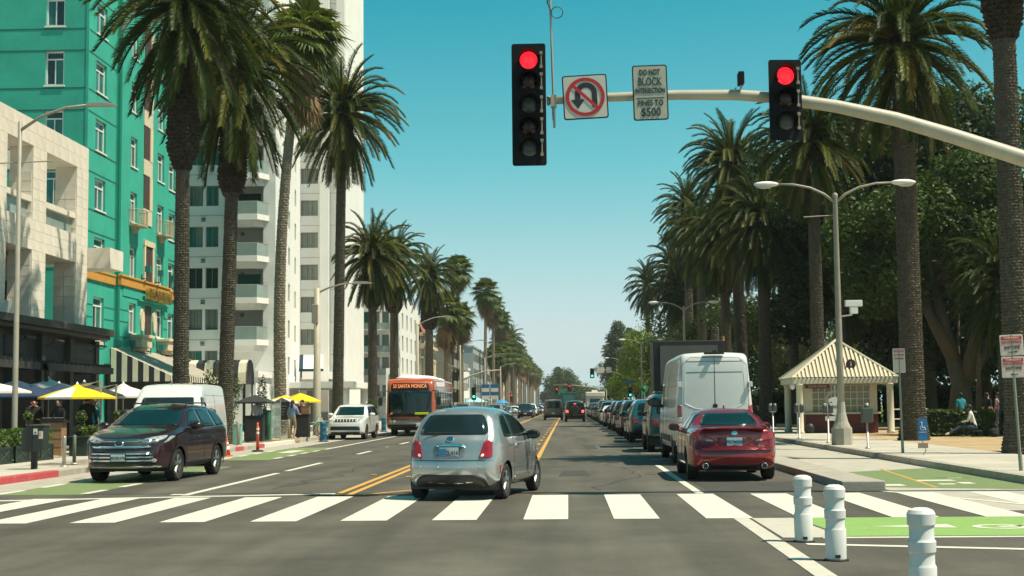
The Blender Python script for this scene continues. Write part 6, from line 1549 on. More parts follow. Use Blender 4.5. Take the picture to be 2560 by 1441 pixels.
for k, m, lb, y in row: generic(k, m, 'parked_car', lb, (3.48 + random.uniform(-.08, .08), y, 0), 0, 'cars parked in the right-hand row')
for i in range(9): generic(('suv', 'sedan', 'hatch')[i % 3], (M_gry_c, M_blk_c, M_sil_c)[i % 3], 'parked_car', 'small dark car at the hazy far end of the right-hand parked row', (3.5, 134+6.4*i, 0), 0, 'far cars in the right-hand row')
onc = [('suv', M_blk_c, 'black oncoming SUV leading the queue beside the turn lane', -4.9, 172), ('sedan', M_teal_c, 'dark teal oncoming saloon behind the silver hatchback roof', -8.2, 150), ('suv', M_sil_c, 'silver oncoming SUV right behind the dark teal saloon', -8.1, 163), ('sedan', M_navy_c, 'blue oncoming saloon with bright headlamps next to the black SUV', -5.0, 186), ('suv', M_white_c, 'white oncoming SUV deep in the queue', -5.0, 200), ('hatch', M_gry_c, 'grey oncoming hatchback behind the silver SUV', -8.1, 178), ('sedan', M_sil_c, 'silver oncoming saloon far back in the kerb lane', -8.2, 196)]
for k, m, lb, x, y in onc: generic(k, m, 'oncoming_car', lb, (x, y, 0), pi, 'oncoming cars')
for i in range(8): generic(('suv', 'sedan', 'hatch')[i % 3], (M_gry_c, M_white_c, M_blk_c)[i % 3], 'oncoming_car', 'tiny oncoming car far down the left lanes', ((-5.0, -8.2)[i % 2], 212+i*13, 0), pi, 'far oncoming cars')
for i in range(7): generic(('sedan', 'suv', 'hatch')[i % 3], (M_sil_c, M_gry_c, M_blk_c)[i % 3], 'parked_car', 'car parked along the far left kerb beyond the bus', (-10.7, 118+i*7.5, 0), pi, 'cars parked along the far left kerb')
# box truck, motorhome
V = thing('box_truck', 'dark green box truck beyond the old olive van', 'truck', (.3, 205, 0))
MB().box(-1.25, 1.25, 0, 6.0, .9, 3.3).build('cargo_box', paint('truck_green', (.02, .09, .08), .0, .5, .2), V, bevel=.05); MB().box(-1.05, 1.05, 6.1, 8.0, .5, 2.4).build('cab', M_white_c, V, bevel=.1); MB().box(-.8, .8, -.03, .0, 1.6, 2.9).build('rear_panel', M_glass_t, V)
for y in (1.6, 7.0):
    for sd in (1, -1): wheel(V, sd*1.0, y, .45, .28, sd, simple=True)
V = thing('motorhome', 'cream motorhome parked under the lime trees', 'motorhome', (3.9, 196, 0))
MB().box(-1.2, 1.2, 0, 6.5, .6, 2.6).build('body', M_canvw, V, bevel=.08); MB().box(-1.3, 1.3, -.1, 7.6, 2.6, 3.25).build('roof', M_canvw, V, bevel=.1); MB().box(-.7, .7, -.04, 0, 1.5, 2.3).build('rear_window', M_cglass, V); MB().box(-.4, .4, 3, 4, 3.25, 3.55).build('roof_unit', M_whitet, V)
for y in (1.6, 6.0):
    for sd in (1, -1): wheel(V, sd*1.0, y, .38, .25, sd, simple=True)
# billboard truck parked ahead of the van
V = thing('billboard_truck', 'parked truck carrying a large dark screen panel, above the cargo van roof', 'truck', (4.35, 50.6, 0))
MB().box(-1.25, 1.25, .12, 2.2, 2.02, 3.78).build('screen_box', M_black, V, bevel=.03); MB().box(-1.02, 1.02, .06, .12, 2.2, 3.6).build('screen', mat('screen_off', (.085, .085, .075), .5, .1), V)
MB().box(-.95, .95, .0, 5.6, .75, .95).build('chassis', M_plast, V); MB().box(-.8, .8, .5, 1.9, .95, 2.02).build('pedestal', M_plast, V); MB().box(-1.0, 1.0, 3.9, 5.7, .5, 2.1).build('cab', M_olv_c, V, bevel=.12)
for y in (1.0, 4.9):
    for sd in (1, -1): wheel(V, sd*.85, y, .38, .25, sd, simple=True)
MB().tube([(1.3, .8, 3.78), (1.3, .8, 3.95)], .05, 8).build('beacon', M_amber, V)
# rear details of the teal off-road car
spw = MB().lathe([(.2, -.2), (.35, -.2), (.39, -.14), (.39, -.02)], 18, (.15, -.02, 1.0), 'y').build('spare_wheel', M_tyre, Vb)
# ================================================================== street furniture, signals, signs
M_sigblk = mat('signal_black', (0.009, 0.010, 0.011), 0.7, 0.15, 4, spec=.2)
M_redlit = mat('red_lit', (.6, .02, .03), .3, .0, emit=(1.0, .012, .022), es=1.5)
M_greenlit = mat('green_lit', (.02, .5, .3), .3, .0, emit=(.05, 1.0, .6), es=2.0)
M_lensred = mat('lens_red_off', (.03, .008, .008), .25, .3, 12, .3, 60)
M_lensgrn = mat('lens_clear_off', (.055, .06, .055), .25, .3, 12, .4, 60)
M_signw = mat('sign_white', (.60, .58, .52), .55, .06, 3, grime=.2)
M_signy = mat('sign_cream', (.46, .45, .37), .55, .06, 3, grime=.2)
M_signblk = mat('sign_black', (.02, .022, .025), .55, .0)
M_signred = mat('sign_red', (.50, .02, .03), .5, .05)
M_signblue = mat('sign_blue', (.012, .13, .34), .5, .05)
M_signgrn = mat('sign_green', (.01, .25, .10), .5, .05)
M_mast = mat('mast_tan', (0.43, 0.395, 0.31), 0.5, 0.12, 3, 0.1, 30, grime=.25)
def signal(label, x, z0, z1, lenses, Y=24.0, w=.58, lit=0, name='traffic_signal', rz=0, litm=None, s=1.0, group=None):
    zc = (z0+z1)/2; t = thing(name, label, 'traffic light', (x, Y, z0), rz, group)
    h = z1-z0
    MB().prism(round_poly([(-w/2, 0), (w/2, 0), (w/2, h), (-w/2, h)], .05*s), 'y', .02, .035).build('backplate', M_sigblk, t)
    MB().box(-.19*s, .19*s, .036, .22*s, .10, h-.10).build('housing', M_sigblk, t, bevel=.02)
    for i, (z, kind) in enumerate(lenses):
        zz = z - z0; R = .15*s
        m = litm if (i == lit and litm) else (M_redlit if i == lit else {'r': M_lensred, 'g': M_lensgrn, 'a': M_lensred}[kind])
        l = MB().lathe([(R, .0), (R*.96, -.02), (R*.6, -.045), (.01, -.055)], 20, (0, .015, zz), 'y', caps=False).build('lens', m, t, True)
        v = MB(); n = 18                      # tunnel visor, cut back below
        for a in range(n):
            a0, a1 = radians(-35)+radians(250)*a/n, radians(-35)+radians(250)*(a+1)/n
            L0 = .24*s*(.45+.55*max(0, sin(a0))**.5 if sin(a0) > 0 else .45); L1 = .24*s*(.45+.55*max(0, sin(a1))**.5 if sin(a1) > 0 else .45)
            for rr in (R*1.06, R*1.10):
                v.quad((rr*cos(a0), .02, zz+rr*sin(a0)), (rr*cos(a1), .02, zz+rr*sin(a1)), (rr*cos(a1), .02-L1, zz+rr*sin(a1)), (rr*cos(a0), .02-L0, zz+rr*sin(a0)))
        v.build('visor', M_sigblk, t, True)
        MB().cbox((.215*s, .0, zz+.12*s), (.05, .05, .05)).cbox((.215*s, .0, zz-.12*s), (.05, .05, .05)).tube([(.215*s, 0, zz-.13*s), (.215*s, 0, zz+.13*s)], .012, 5).build('hinge', M_steelp, t)
    return t
t = thing('signal_mast', 'tan mast arm curving across the street from the right, carrying signals and signs', 'signal mast', (11.9, 24.3, .15))
arm = [(11.9, 24.3, 4.25), (10.9, 24.3, 4.55), (9.6, 24.3, 5.03), (8.7, 24.3, 5.36), (7.75, 24.3, 5.68), (6.69, 24.3, 6.05), (5.7, 24.3, 6.37), (4.7, 24.3, 6.61), (3.76, 24.3, 6.77), (3.02, 24.3, 6.84), (2.0, 24.3, 6.86), (.77, 24.3, 6.84), (-.25, 24.3, 6.80)]
MB().tube([(a[0]-11.9, a[1]-24.3, a[2]-.15) for a in arm], [.155, .152, .148, .143, .138, .13, .12, .11, .10, .092, .084, .076, .068], 14).build('mast_arm', M_mast, t, True)
MB().lathe([(.3, 0), (.3, .1), (.19, .14), (.17, 2), (.15, 4.6), (.02, 4.65)], 16).build('mast_pole', M_mast, t, True)
MB().lathe([(.08, -.03), (.09, 0), (.08, .03)], 12, (-12.15, 0, 6.65), 'x').cbox((-12.06, -.06, 6.62), (.1, .16, .2)).cbox((-12.06, 0, 6.46), (.06, .08, .3)).build('arm_clamp', M_mast, t)
signal('five-lamp traffic signal with red lit, left end of the mast arm', -.58, 5.62, 7.74, [(7.45, 'r'), (7.08, 'r'), (6.68, 'g'), (6.30, 'a'), (5.93, 'g')], 24.0, .585)
signal('three-lamp traffic signal with red lit, hung on the right half of the mast arm', 3.785, 5.98, 7.37, [(7.09, 'r'), (6.70, 'r'), (6.31, 'g')], 23.98, .56, rz=radians(4))
# pipe with sensor head above the left signal
t = thing('sensor_pipe', 'thin vertical pipe with sensor head and coiled cable above the mast arm end', 'sensor', (-.17, 24.2, 6.3))
MB().tube([(0.02, 0, 0), (-.03, 0, 2.35)], .022, 8).build('pipe', M_steel, t); MB().cbox((-.03, 0, 2.5), (.13, .16, .3)).build('sensor_head', M_sigblk, t, bevel=.02)
MB().tube([(.09+.1*cos(a), -.03, 2.02+.1*sin(a)) for a in [i*2*pi/20 for i in range(21)]], .012, 6, caps=False).build('cable_coil', mat('cable_blue', (.03, .16, .2), .6), t)
MB().tube([(-.03, -.03, 2.36), (-.08, -.03, 2.2), (-.03, -.03, 2.08), (.0, -.03, 2.0)], .012, 5).build('cable', M_plast, t)
MB().lathe([(.05, -.05), (.05, .05)], 10, (0, .08, .5), 'z').build('pipe_clamp', M_mast, t)
t = thing('arm_camera', 'small black camera standing on the mast arm left of the right signal', 'camera', (3.06, 24.2, 6.93))
MB().box(-.05, .05, -.12, .12, .06, .28).build('camera_body', M_sigblk, t, bevel=.015); MB().tube([(0, 0, -.02), (0, 0, .08)], .02, 6).tube([(-.13, 0, -.05), (-.08, 0, .02)], .015, 5).build('camera_bracket', M_mast, t)
def sign_plate(parent, w, h, z, bgm, edge=M_signblk, rr=.05, d=.012, tilt=0):
    e = MB().prism(round_poly([(-w/2, -h/2), (w/2, -h/2), (w/2, h/2), (-w/2, h/2)], rr), 'y', 0, d).build('sign_panel', edge, parent, loc=(0, 0, z))
    b = MB().prism(round_poly([(-w/2+.022, -h/2+.022), (w/2-.022, -h/2+.022), (w/2-.022, h/2-.022), (-w/2+.022, h/2-.022)], rr*.7), 'y', -.004, -.001).build('sign_face', bgm, e)
    return e
t = thing('no_u_turn_sign', 'square white sign with red ring and barred black U-turn arrow', 'sign', (.385, 24.12, 6.815)); t.rotation_euler = (0, radians(-2.5), 0)
e = sign_plate(t, .77, .77, 0, M_signw)
def ring2(r0, r1, n=40): 
    b = MB()
    for i in range(n):
        a0, a1 = 2*pi*i/n, 2*pi*(i+1)/n
        b.quad((r0*cos(a0), 0, r0*sin(a0)), (r0*cos(a1), 0, r0*sin(a1)), (r1*cos(a1), 0, r1*sin(a1)), (r1*cos(a0), 0, r1*sin(a0)))
    return b
ua = MB()
for i in range(14):
    a0, a1 = pi*i/14, pi*(i+1)/14
    ua.quad((.015+.10*cos(a0), 0, .06+.10*sin(a0)), (.015+.10*cos(a1), 0, .06+.10*sin(a1)), (.015+.19*cos(a1), 0, .06+.19*sin(a1)), (.015+.19*cos(a0), 0, .06+.19*sin(a0)))
ua.quad((.115, 0, -.19), (.205, 0, -.19), (.205, 0, .06), (.115, 0, .06)); ua.quad((-.175, 0, -.04), (-.085, 0, -.04), (-.085, 0, .06), (-.175, 0, .06)); ua.add([(-.25, 0, -.04), (-.01, 0, -.04), (-.13, 0, -.2)], [(0, 1, 2)])
ua.build('u_turn_arrow', M_signblk, e, loc=(0, -.008, 0))
ring2(.275, .335).build('red_ring', M_signred, e, loc=(0, -.012, 0))
MB().add([(-.215, 0, .175), (-.175, 0, .215), (.215, 0, -.175), (.175, 0, -.215)], [(0, 1, 2, 3)]).build('red_bar', M_signred, e, loc=(0, -.014, 0))
t = thing('do_not_block_sign', 'upright cream sign reading do not block intersection, fines to $500', 'sign', (1.5, 24.12, 6.87)); t.rotation_euler = (0, radians(-1.2), 0)
e = sign_plate(t, .60, .96, 0, M_signy)
for body, z, sz, wd in (('DO NOT', .347, .145, .35), ('BLOCK', .186, .19, .40), ('INTERSECTION', .03, .122, .50), ('FINES TO', -.185, .137, .43), ('$500', -.345, .205, .33)):
    text('sign_lettering', body, sz, M_signblk, e, (0, -.008, z), bold=.0012, fit=wd)
MB().box(-.24, .24, -.008, -.004, -.1, -.088).build('sign_rule', M_signblk, e)

# double-armed street lamps on the right
def double_lamp(label, X, Y, near=False, H=8.35, group='double-armed street lamps'):
    t = thing('street_lamp', label, 'street lamp', (X, Y, .15), 0, group)
    MB().lathe([(.12, .0), (.11, 2), (.075, H-.15), (.09, H-.1), (.09, H), (.02, H+.05)], 14, (0, 0, .9)).build('pole', M_steelp, t, True)
    b = MB().lathe([(.34, 0), (.34, .55), (.30, .58)], 8).lathe([(.30, .58), (.22, .75), (.15, 1.05), (.125, 1.4)], 14); b.build('base', M_conc2 if near else M_steelp, t)
    for sd in (-1, 1):
        p = [(sd*.05, 0, H+.75), (sd*.35, 0, H+1.0), (sd*.8, 0, H+1.22), (sd*1.35, 0, H+1.34), (sd*1.9, 0, H+1.36)]
        MB().tube([(a[0], a[1], a[2]-.1) for a in p], [.05, .045, .04, .036, .033], 8).build('lamp_arm', M_steelp, t, True)
        hd = MB().sphere((sd*2.25, 0, H+1.26), (.42, .15, .10), 14, 8).build('lamp_head', M_whitet, t, True)
        MB().sphere((sd*2.32, 0, H+1.2), (.28, .12, .09), 12, 6).build('lamp_glass', mat('lamp_lens', (.5, .5, .46), .2, .1), t, True)
    return t
t = double_lamp('tall double-armed street lamp with stone foot in front of the kiosk', 8.95, 47.0, True, 7.35)
MB().tube([(0, 0, 7.55), (-1.05, 0, 7.5)], .018, 6).build('banner_arm', M_steelp, t)
MB().cbox((.5, 0, 4.62), (.55, .2, .2)).cbox((.5, 0, 4.42), (.25, .18, .28)).tube([(.05, 0, 4.2), (.45, 0, 4.25)], .03, 6).build('traffic_camera', M_whitet, t, bevel=.02)
double_lamp('double-armed street lamp rising above the white cargo van', 8.95, 108, H=7.8); double_lamp('double-armed street lamp half hidden by trees past the van', 8.95, 170, H=7.8); double_lamp('double-armed street lamp by the far green signals', 8.95, 237, H=7.8)
def single_lamp(label, X, Y, H, reach, rise, r=.11, m=None, group='single-armed street lamps'):
    t = thing('street_lamp', label, 'street lamp', (X, Y, .15), 0, group)
    MB().lathe([(r*1.25, 0), (r*1.2, .3), (r*.85, H), (.01, H+.03)], 14).build('pole', m or M_steelp, t, True)
    p = [(0, 0, H-.25), (reach*.25, 0, H-.25+rise*.55), (reach*.55, 0, H-.25+rise*.9), (reach*.85, 0, H-.25+rise)]
    MB().tube(p, [.05, .045, .04, .035], 8).build('lamp_arm', M_steelp, t, True)
    MB().prism([(reach*.8, H-.30+rise), (reach*.82, H-.19+rise), (reach*1.05, H-.2+rise), (reach*1.18, H-.28+rise), (reach*1.1, H-.31+rise)], 'y', -.12, .12).build('lamp_head', M_steel, t, bevel=.02)
    return t
t = single_lamp('near left street lamp whose arm crosses the turquoise hotel', -15.6, 39.8, 9.65, 2.4, .72, .07)
MB().tube([(-1.2, 0, 8.45), (.95, 0, 8.5)], .02, 6).build('banner_arm', M_steelp, t)
t = single_lamp('round concrete street lamp at the left kerb beside the white SUV', -12.35, 70.2, 7.3, 2.35, .5, .17, M_mast)
MB().cbox((-.06, -.25, 6.0), (.3, .25, .95)).build('control_box', M_steelp, t, bevel=.03)
for i, (y, h) in enumerate(((117, 8.2), (165, 8.4), (215, 8.6), (266, 8.6))): single_lamp(('left street lamp rising behind the palm pair', 'left street lamp beside the brown-skirted palm', 'left street lamp before the white modern house', 'farthest left street lamp among the thin trunks')[i], -12.3, y, h, 2.6, .8)
# flexible white delineator posts
me_post = None
def delineator(label, X, Y, H=.74, scr=0):
    t = thing('white_delineator', label, 'bollard', (X, Y, .0), scr, 'white delineator posts at the crossing corner')
    k = H/.74
    o = MB().lathe([(.100, 0), (.104, .30*k), (.099, .312*k), (.092, .325*k), (.092, .40*k), (.102, .415*k), (.105, .49*k), (.098, .50*k), (.092, .512*k), (.092, .60*k), (.104, .615*k), (.106, .695*k), (.09, .722*k), (.05, .738*k), (.001, .742*k)], 28).build('post', mat('white_plastic', (.70, .70, .68), .45, .05, 6, grime=.35), t); smooth_by_angle(o, 30)
    MB().lathe([(.125, .0), (.125, .012), (.104, .02)], 24).build('foot', M_plast, t)
    MB().cbox((.0, -.101, .05), (.05, .01, .03)).build('bolt', M_plast, t)
delineator('farthest of three white ringed delineator posts', 2.62, 16.14); delineator('middle one of three white ringed delineator posts', 2.62, 14.23); delineator('nearest white ringed delineator post, cut by the bottom edge', 2.66, 10.95, .75)
# parking meters
def meter(label, X, Y, box=False):
    t = thing('parking_meter', label, 'parking meter', (X, Y, .15), 0, 'parking meters on the right pavement')
    MB().lathe([(.09, 0), (.09, .03), (.032, .06), (.03, 1.0)], 10).build('post', M_steel, t, True)
    if box: MB().box(-.17, .17, -.1, .12, .78, 1.22).build('meter_box', mat('meter_green', (.06, .075, .06), .5), t, bevel=.03)
    for x in ((0,) if box else (-.1, .1)):
        MB().box(x-.075, x+.075, -.06, .06, 1.02, 1.25).sphere((x, 0, 1.27), (.08, .07, .09), 10, 7).build('meter_head', M_rimd, t, bevel=.015); MB().sphere((x, -.03, 1.31), (.055, .05, .055), 10, 6).build('meter_window', M_head, t, True)
    if not box: MB().box(-.13, .13, -.03, .03, .98, 1.03).build('meter_yoke', M_steel, t)
meter('parking meter farthest back beside the red saloon roof', 8.95, 62.5); meter('parking meter left of the kiosk front column', 8.95, 55.5); meter('parking meter just left of the stone lamp foot', 8.95, 49.4); meter('parking meter with square green box right of the lamp foot', 8.95, 43.0, True)
# stop signs on the right pavement
def kerb_sign(label, X, Y, plates, lean, hp, r=.03):
    t = thing('kerb_sign', label, 'sign', (X, Y, .15)); t.rotation_euler = (0, radians(lean), 0)
    MB().tube([(0, .02, 0), (0, .02, hp)], r, 8).tube([(0, .02, 0), (0, .02, .35)], r*1.35, 8).build('post', mat('green_post', (.22, .25, .19), .6, .15), t)
    for z, w_, h_, rows, rz in plates:
        e = sign_plate(t, w_, h_, z, mat('sign_faded_pink', (.55, .44, .41), .6, .06, 3, grime=.2), M_signw, .03)
        if rz: e.rotation_euler = (0, radians(rz), 0)
        MB().box(-w_/2+.03, w_/2-.03, -.008, -.004, h_/2-.10, h_/2-.035).build('red_band', M_signred, e)
        text('sign_lettering', 'TOW-AWAY', .055, M_signw, e, (0, -.011, h_/2-.068), bold=.001)
        for body, dz, sz, m in rows: text('sign_lettering', body, sz*.95, m, e, (0, -.008, dz), fit=w_*(.84 if len(body) > 9 else .7))
    return t
arrow = '\u2192'
t = kerb_sign('two stacked red and white no stopping signs on a leaning post at the right edge', 9.0, 28.8, [(2.5, .46, .42, [('NO STOPPING', .055, .085, M_signred), ('ANY TIME', -.05, .10, M_signblk)], 0), (2.06, .46, .42, [('NO STOPPING', .065, .085, M_signred), ('ANY TIME', -.025, .09, M_signblk)], 1)], -2.2, 2.7)
for z in (2.36,): MB().box(-.09, .07, -.012, -.008, z-.008, z+.008).add([(.06, -.012, z+.025), (.11, -.012, z), (.06, -.012, z-.025)], [(0, 1, 2)]).build('sign_arrow', M_signblk, t)
MB().box(-.03, .08, -.012, -.008, 1.905, 1.92).add([(-.03, -.012, 1.94), (-.07, -.012, 1.912), (-.03, -.012, 1.885)], [(0, 1, 2)]).build('sign_arrow', M_signblk, t)
kerb_sign('narrow red and white stopping sign on a post in front of the big palm', 9.05, 39.0, [(2.50, .33, .66, [('NO STOPPING', .15, .06, M_signred), ('ANY TIME', .05, .065, M_signblk)], 0)], -.6, 2.75)
t = thing('disabled_parking_sign', 'low blue disabled parking sign on a short bracket', 'sign', (9.25, 37.6, .15))
MB().tube([(.0, .03, 0), (.08, .03, .12), (.0, .03, .3), (.0, .03, .9)], .014, 6).build('bracket', M_steel, t); e = sign_plate(t, .24, .58, .66, M_signblue, M_signblue, .03)
MB().sphere((-.02, -.01, .18), (.022, .006, .022), 10, 6).tube([(-.02, -.01, .15), (-.015, -.01, .06), (.05, -.01, .06), (.07, -.01, -.01)], .011, 5).tube([(.0+.06*cos(a), -.01, .05+.06*sin(a)) for a in [2.2+i*.35 for i in range(13)]], .008, 5).build('wheelchair_symbol', M_signw, e)
for body, z in (('PARKING', -.07),): text('sign_lettering', body, .05, M_signw, e, (0, -.008, z))
MB().box(-.13, .13, 0, .012, .18, .31).build('lower_plate', mat('faded_plate', (.25, .2, .17), .7), t)
# route number sign behind the lamp post
t = thing('route_sign', 'round grey route sign with a large 6 half hidden by the lamp post', 'sign', (9.78, 52.5, .15))
MB().tube([(0, .03, 0), (0, .03, 2.0)], .03, 8).build('post', M_steel, t)
MB().lathe([(.33, 0), (.33, .02)], 28, (0, 0, 1.25), 'y').build('sign_face', M_signw, t); ring2(.24, .33, 32).build('dark_top', mat('ring_grey', (.2, .2, .18), .5), t, loc=(0, -.006, 1.5))
text('sign_lettering', '6', .42, M_signblk, t, (-.16, -.01, 1.24), bold=.006); MB().box(-.36, .36, 0, .015, .72, .88).build('name_plate', M_signw, t)

# ------------------------------------------------------------------ visitor kiosk
K = thing('visitor_kiosk', 'cream visitor kiosk with slatted gable roof, lattice window and dark red counter', 'kiosk', (12.46, 64.3, .15))
M_kio = mat('kiosk_cream', (.62, .57, .43), .65, .06, 2, grime=.15); M_kroof = mat('kiosk_roof', (.50, .44, .32), .8, .12, 4); M_kred = mat('kiosk_red', (.12, .022, .018), .6, .15, 3); M_kshade = mat('kiosk_backing', (.36, .30, .19), .9, .1)
ap = (0, 1.9, 4.27); hw, dp = 2.35, 3.9; ze = 2.50
MB().add([(-hw, 0, ze), (-hw, dp, ze), (0, 1.9, 4.25)], [(0, 1, 2)]).add([(hw, 0, ze), (hw, dp, ze), (0, 1.9, 4.25)], [(0, 1, 2)]).add([(-hw, dp, ze), (hw, dp, ze), (0, 1.9, 4.25)], [(0, 1, 2)]).build('roof', M_kroof, K)
MB().add([(-hw+.05, .03, ze), (hw-.05, .03, ze), (0, 1.88, 4.18)], [(0, 1, 2)]).build('gable_backing', M_kshade, K)
n = 25
for i in range(n):
    x = -hw+.15+(2*hw-.3)*i/(n-1); k = max(0.03, 1-abs(x)/hw)
    p0, p1 = Vector((x, 0, ze+.02)), Vector((x, 1.86*k, ze+.02+1.72*k)); 
    b = MB().add([p0+Vector((-.045, -.02, 0)), p0+Vector((.045, -.02, 0)), p1+Vector((.045, -.02, 0)), p1+Vector((-.045, -.02, 0)), p0+Vector((-.045, .05, 0)), p0+Vector((.045, .05, 0)), p1+Vector((.045, .05, 0)), p1+Vector((-.045, .05, 0))], [(0,1,2,3), (4,7,6,5), (0,4,5,1), (1,5,6,2), (2,6,7,3), (3,7,4,0)])
    b.build('slat', M_kio, K)
MB().tube([(-hw, 0, ze), (0, 1.86, 4.26)], .06, 6).tube([(hw, 0, ze), (0, 1.86, 4.26)], .06, 6).tube([(-hw, dp, ze), (0, 1.9, 4.26)], .06, 6).build('hip_trim', M_kio, K)
MB().box(-hw+.02, hw-.02, .02, .3, ze-.28, ze-.02).box(-hw+.02, -hw+.3, .3, dp-.02, ze-.28, ze-.02).box(hw-.3, hw-.02, .3, dp-.02, ze-.28, ze-.02).box(-hw+.02, hw-.02, dp-.3, dp-.02, ze-.28, ze-.02).build('fascia', M_kio, K, bevel=.03)
for x in (-2.01, 2.01):
    for y in (.18, dp-.25): MB().lathe([(.19, 0), (.19, .08), (.155, .12), (.15, ze-.4), (.19, ze-.34), (.19, ze-.28)], 16, (x, y, 0)).build('column', M_kio, K, True)
MB().box(-1.62, 1.62, 1.0, 3.2, .0, .85).build('counter', M_kred, K); MB().box(-1.75, 1.75, .86, 1.1, .85, .93).build('counter_top', M_kio, K, bevel=.02)
MB().box(-1.62, -1.3, 1.05, 1.2, .93, 2.25).box(1.3, 1.62, 1.05, 1.2, .93, 2.25).box(-1.62, 1.62, 1.1, 3.2, 2.15, 2.25).box(-1.62, -1.5, 1.2, 3.2, .93, 2.15).box(1.5, 1.62, 1.2, 3.2, .93, 2.15).build('wall', M_kio, K)
wk = MB()
for i in range(10): wk.box(-1.3+i*2.6/9-.02, -1.3+i*2.6/9+.02, 1.08, 1.13, .93, 2.2)
for j in range(5): wk.box(-1.3, 1.3, 1.075, 1.135, .93+j*.305-.018, .93+j*.305+.018)
wk = wk.build('lattice_window', M_kio, K)
M_kpane = glassmat('kiosk_pane', (.20, .21, .13), .15)
for i in range(9):
    for j in range(4): MB().box(-1.3+i*2.6/9+.02, -1.3+(i+1)*2.6/9-.02, 1.115, 1.125, .93+j*.305+.018, .93+(j+1)*.305-.018).build('pane', M_kpane, wk)
MB().box(-1.7, -.6, .55, .6, 2.02, 2.2).build('sign_board', M_kred, K); text('sign_lettering', 'VISITOR CENTER', .125, M_canvw, K, (-1.15, .54, 2.105), xs=.9)
MB().lathe([(.22, 0), (.22, .05)], 24, (.36, .42, 3.1), 'y').build('info_ring', M_kred, K); MB().lathe([(.165, -.01), (.165, .0)], 24, (.36, .42, 3.1), 'y').build('info_disc', M_signblk, K); text('info_letter', 'i', .30, M_canvw, K, (.36, .405, 3.1), bold=.004)
MB().tube([(-1.9, .9, 2.1), (-2.05, .6, 2.0)], .03, 5).sphere((-2.3, .3, 2.12), (.13, .12, .15), 10, 7).build('globe_lamp', M_whitet, K, True)
for a, e in ((14.9, 16.6),):
    t = thing('park_rail', 'low cream rail between the kiosk and the big palm', 'railing', (a, 66.5, .13))
    MB().tube([(0, 0, 1.05), (e-a, 0, 1.05)], .035, 6).tube([(0, 0, .6), (e-a, 0, .6)], .035, 6).tube([(e-a, 0, 0), (e-a, 0, 1.07)], .035, 6).tube([(0, 0, 0), (0, 0, 1.07)], .035, 6).build('rail', M_kio, t)
t = thing('litter_bag', 'small dark bag on the ground beside the left kiosk column', 'bag', (10.9, 64.6, .15)); MB().sphere((0, 0, .22), (.2, .18, .24), 12, 8).build('bag_body', M_plast, t, True); MB().tube([(-.05, 0, .4), (0, 0, .55), (.06, 0, .4)], .015, 5).build('bag_handle', M_plast, t)

# ------------------------------------------------------------------ far junction
def far_mast(label, X, Y, xe, z, heads, signs=(), H=None):
    t = thing('signal_mast', label, 'signal mast', (X, Y, .15)); d = xe-X
    MB().tube([(0, 0, 0), (0, 0, z-1.3)], .12, 8).tube([(0, 0, z-1.5), (d*.3, 0, z-.75), (d*.65, 0, z-.25), (d, 0, z-.15)], [.11, .10, .08, .06], 8).build('mast_arm', M_mast, t, True)
    for x, zz, w_, h_, m in signs: MB().box(x-X-w_/2, x-X+w_/2, -.12, -.09, zz-h_/2, zz+h_/2).build('arm_sign', m, t)
    return t
far_mast('far left mast arm reaching over the road beyond the bus', -12.6, 168, -7.8, 5.7, [])
far_mast('far right mast arm with pale signs and green light', 9.1, 205, 3.4, 6.6, [], ((4.9, 6.3, 1.1, .8, M_signw), (6.1, 6.3, .7, .8, M_signy), (9.15, 4.6, 1.5, .42, M_signblue)))
signal('small green-lit signal on the far right mast arm end', 3.7, 5.3, 6.7, [(6.4, 'r'), (6.0, 'a'), (5.62, 'g')], 204.6, .62, lit=2, litm=M_greenlit); signal('small green-lit signal on the far right pole below the blue sign', 9.1, 2.5, 3.9, [(3.6, 'r'), (3.2, 'a'), (2.85, 'g')], 204.4, .6, lit=2, litm=M_greenlit)
signal('small green-lit signal at the left kerb beyond the bus', -10.95, 2.2, 3.7, [(3.4, 'r'), (3.0, 'a'), (2.6, 'g')], 168, .55, lit=2, litm=M_greenlit)
MB_sig = thing('signal_pole', 'thin pole of the green-lit signal beyond the bus', 'signal pole', (-10.95, 168.3, 0)); MB().tube([(0, 0, 0), (0, 0, 4.6)], .06, 8).build('pole', M_steelp, MB_sig); MB().lathe([(.14, 0), (.14, .05), (.06, .12)], 10).build('pole_foot', M_steelp, MB_sig)
far_mast('very far mast arm with two red lights at the second junction', 9.3, 335, -3.0, 6.2, [], ((-1.0, 4.3, 2.6, 1.1, M_signgrn),))
signal('tiny red signal, left one at the second junction', -2.3, 4.0, 5.6, [(5.2, 'r'), (4.8, 'a'), (4.4, 'g')], 334.5, .7, s=1.3); signal('tiny red signal, right one at the second junction', .7, 4.6, 6.3, [(5.9, 'r'), (5.4, 'a'), (5.0, 'g')], 334.5, .7, s=1.3)
signal('tiny red signal at the left kerb of the second junction', -11.6, 2.3, 3.9, [(3.6, 'r'), (3.2, 'a'), (2.8, 'g')], 300, .6, s=1.2); t = thing('signal_pole', 'thin far pole carrying the tiny left red signal', 'signal pole', (-11.6, 300.3, 0)); MB().tube([(0, 0, 0), (0, 0, 4.6)], .07, 8).build('pole', M_steelp, t); MB().lathe([(.14, 0), (.14, .05), (.06, .12)], 10).build('pole_foot', M_steelp, t)
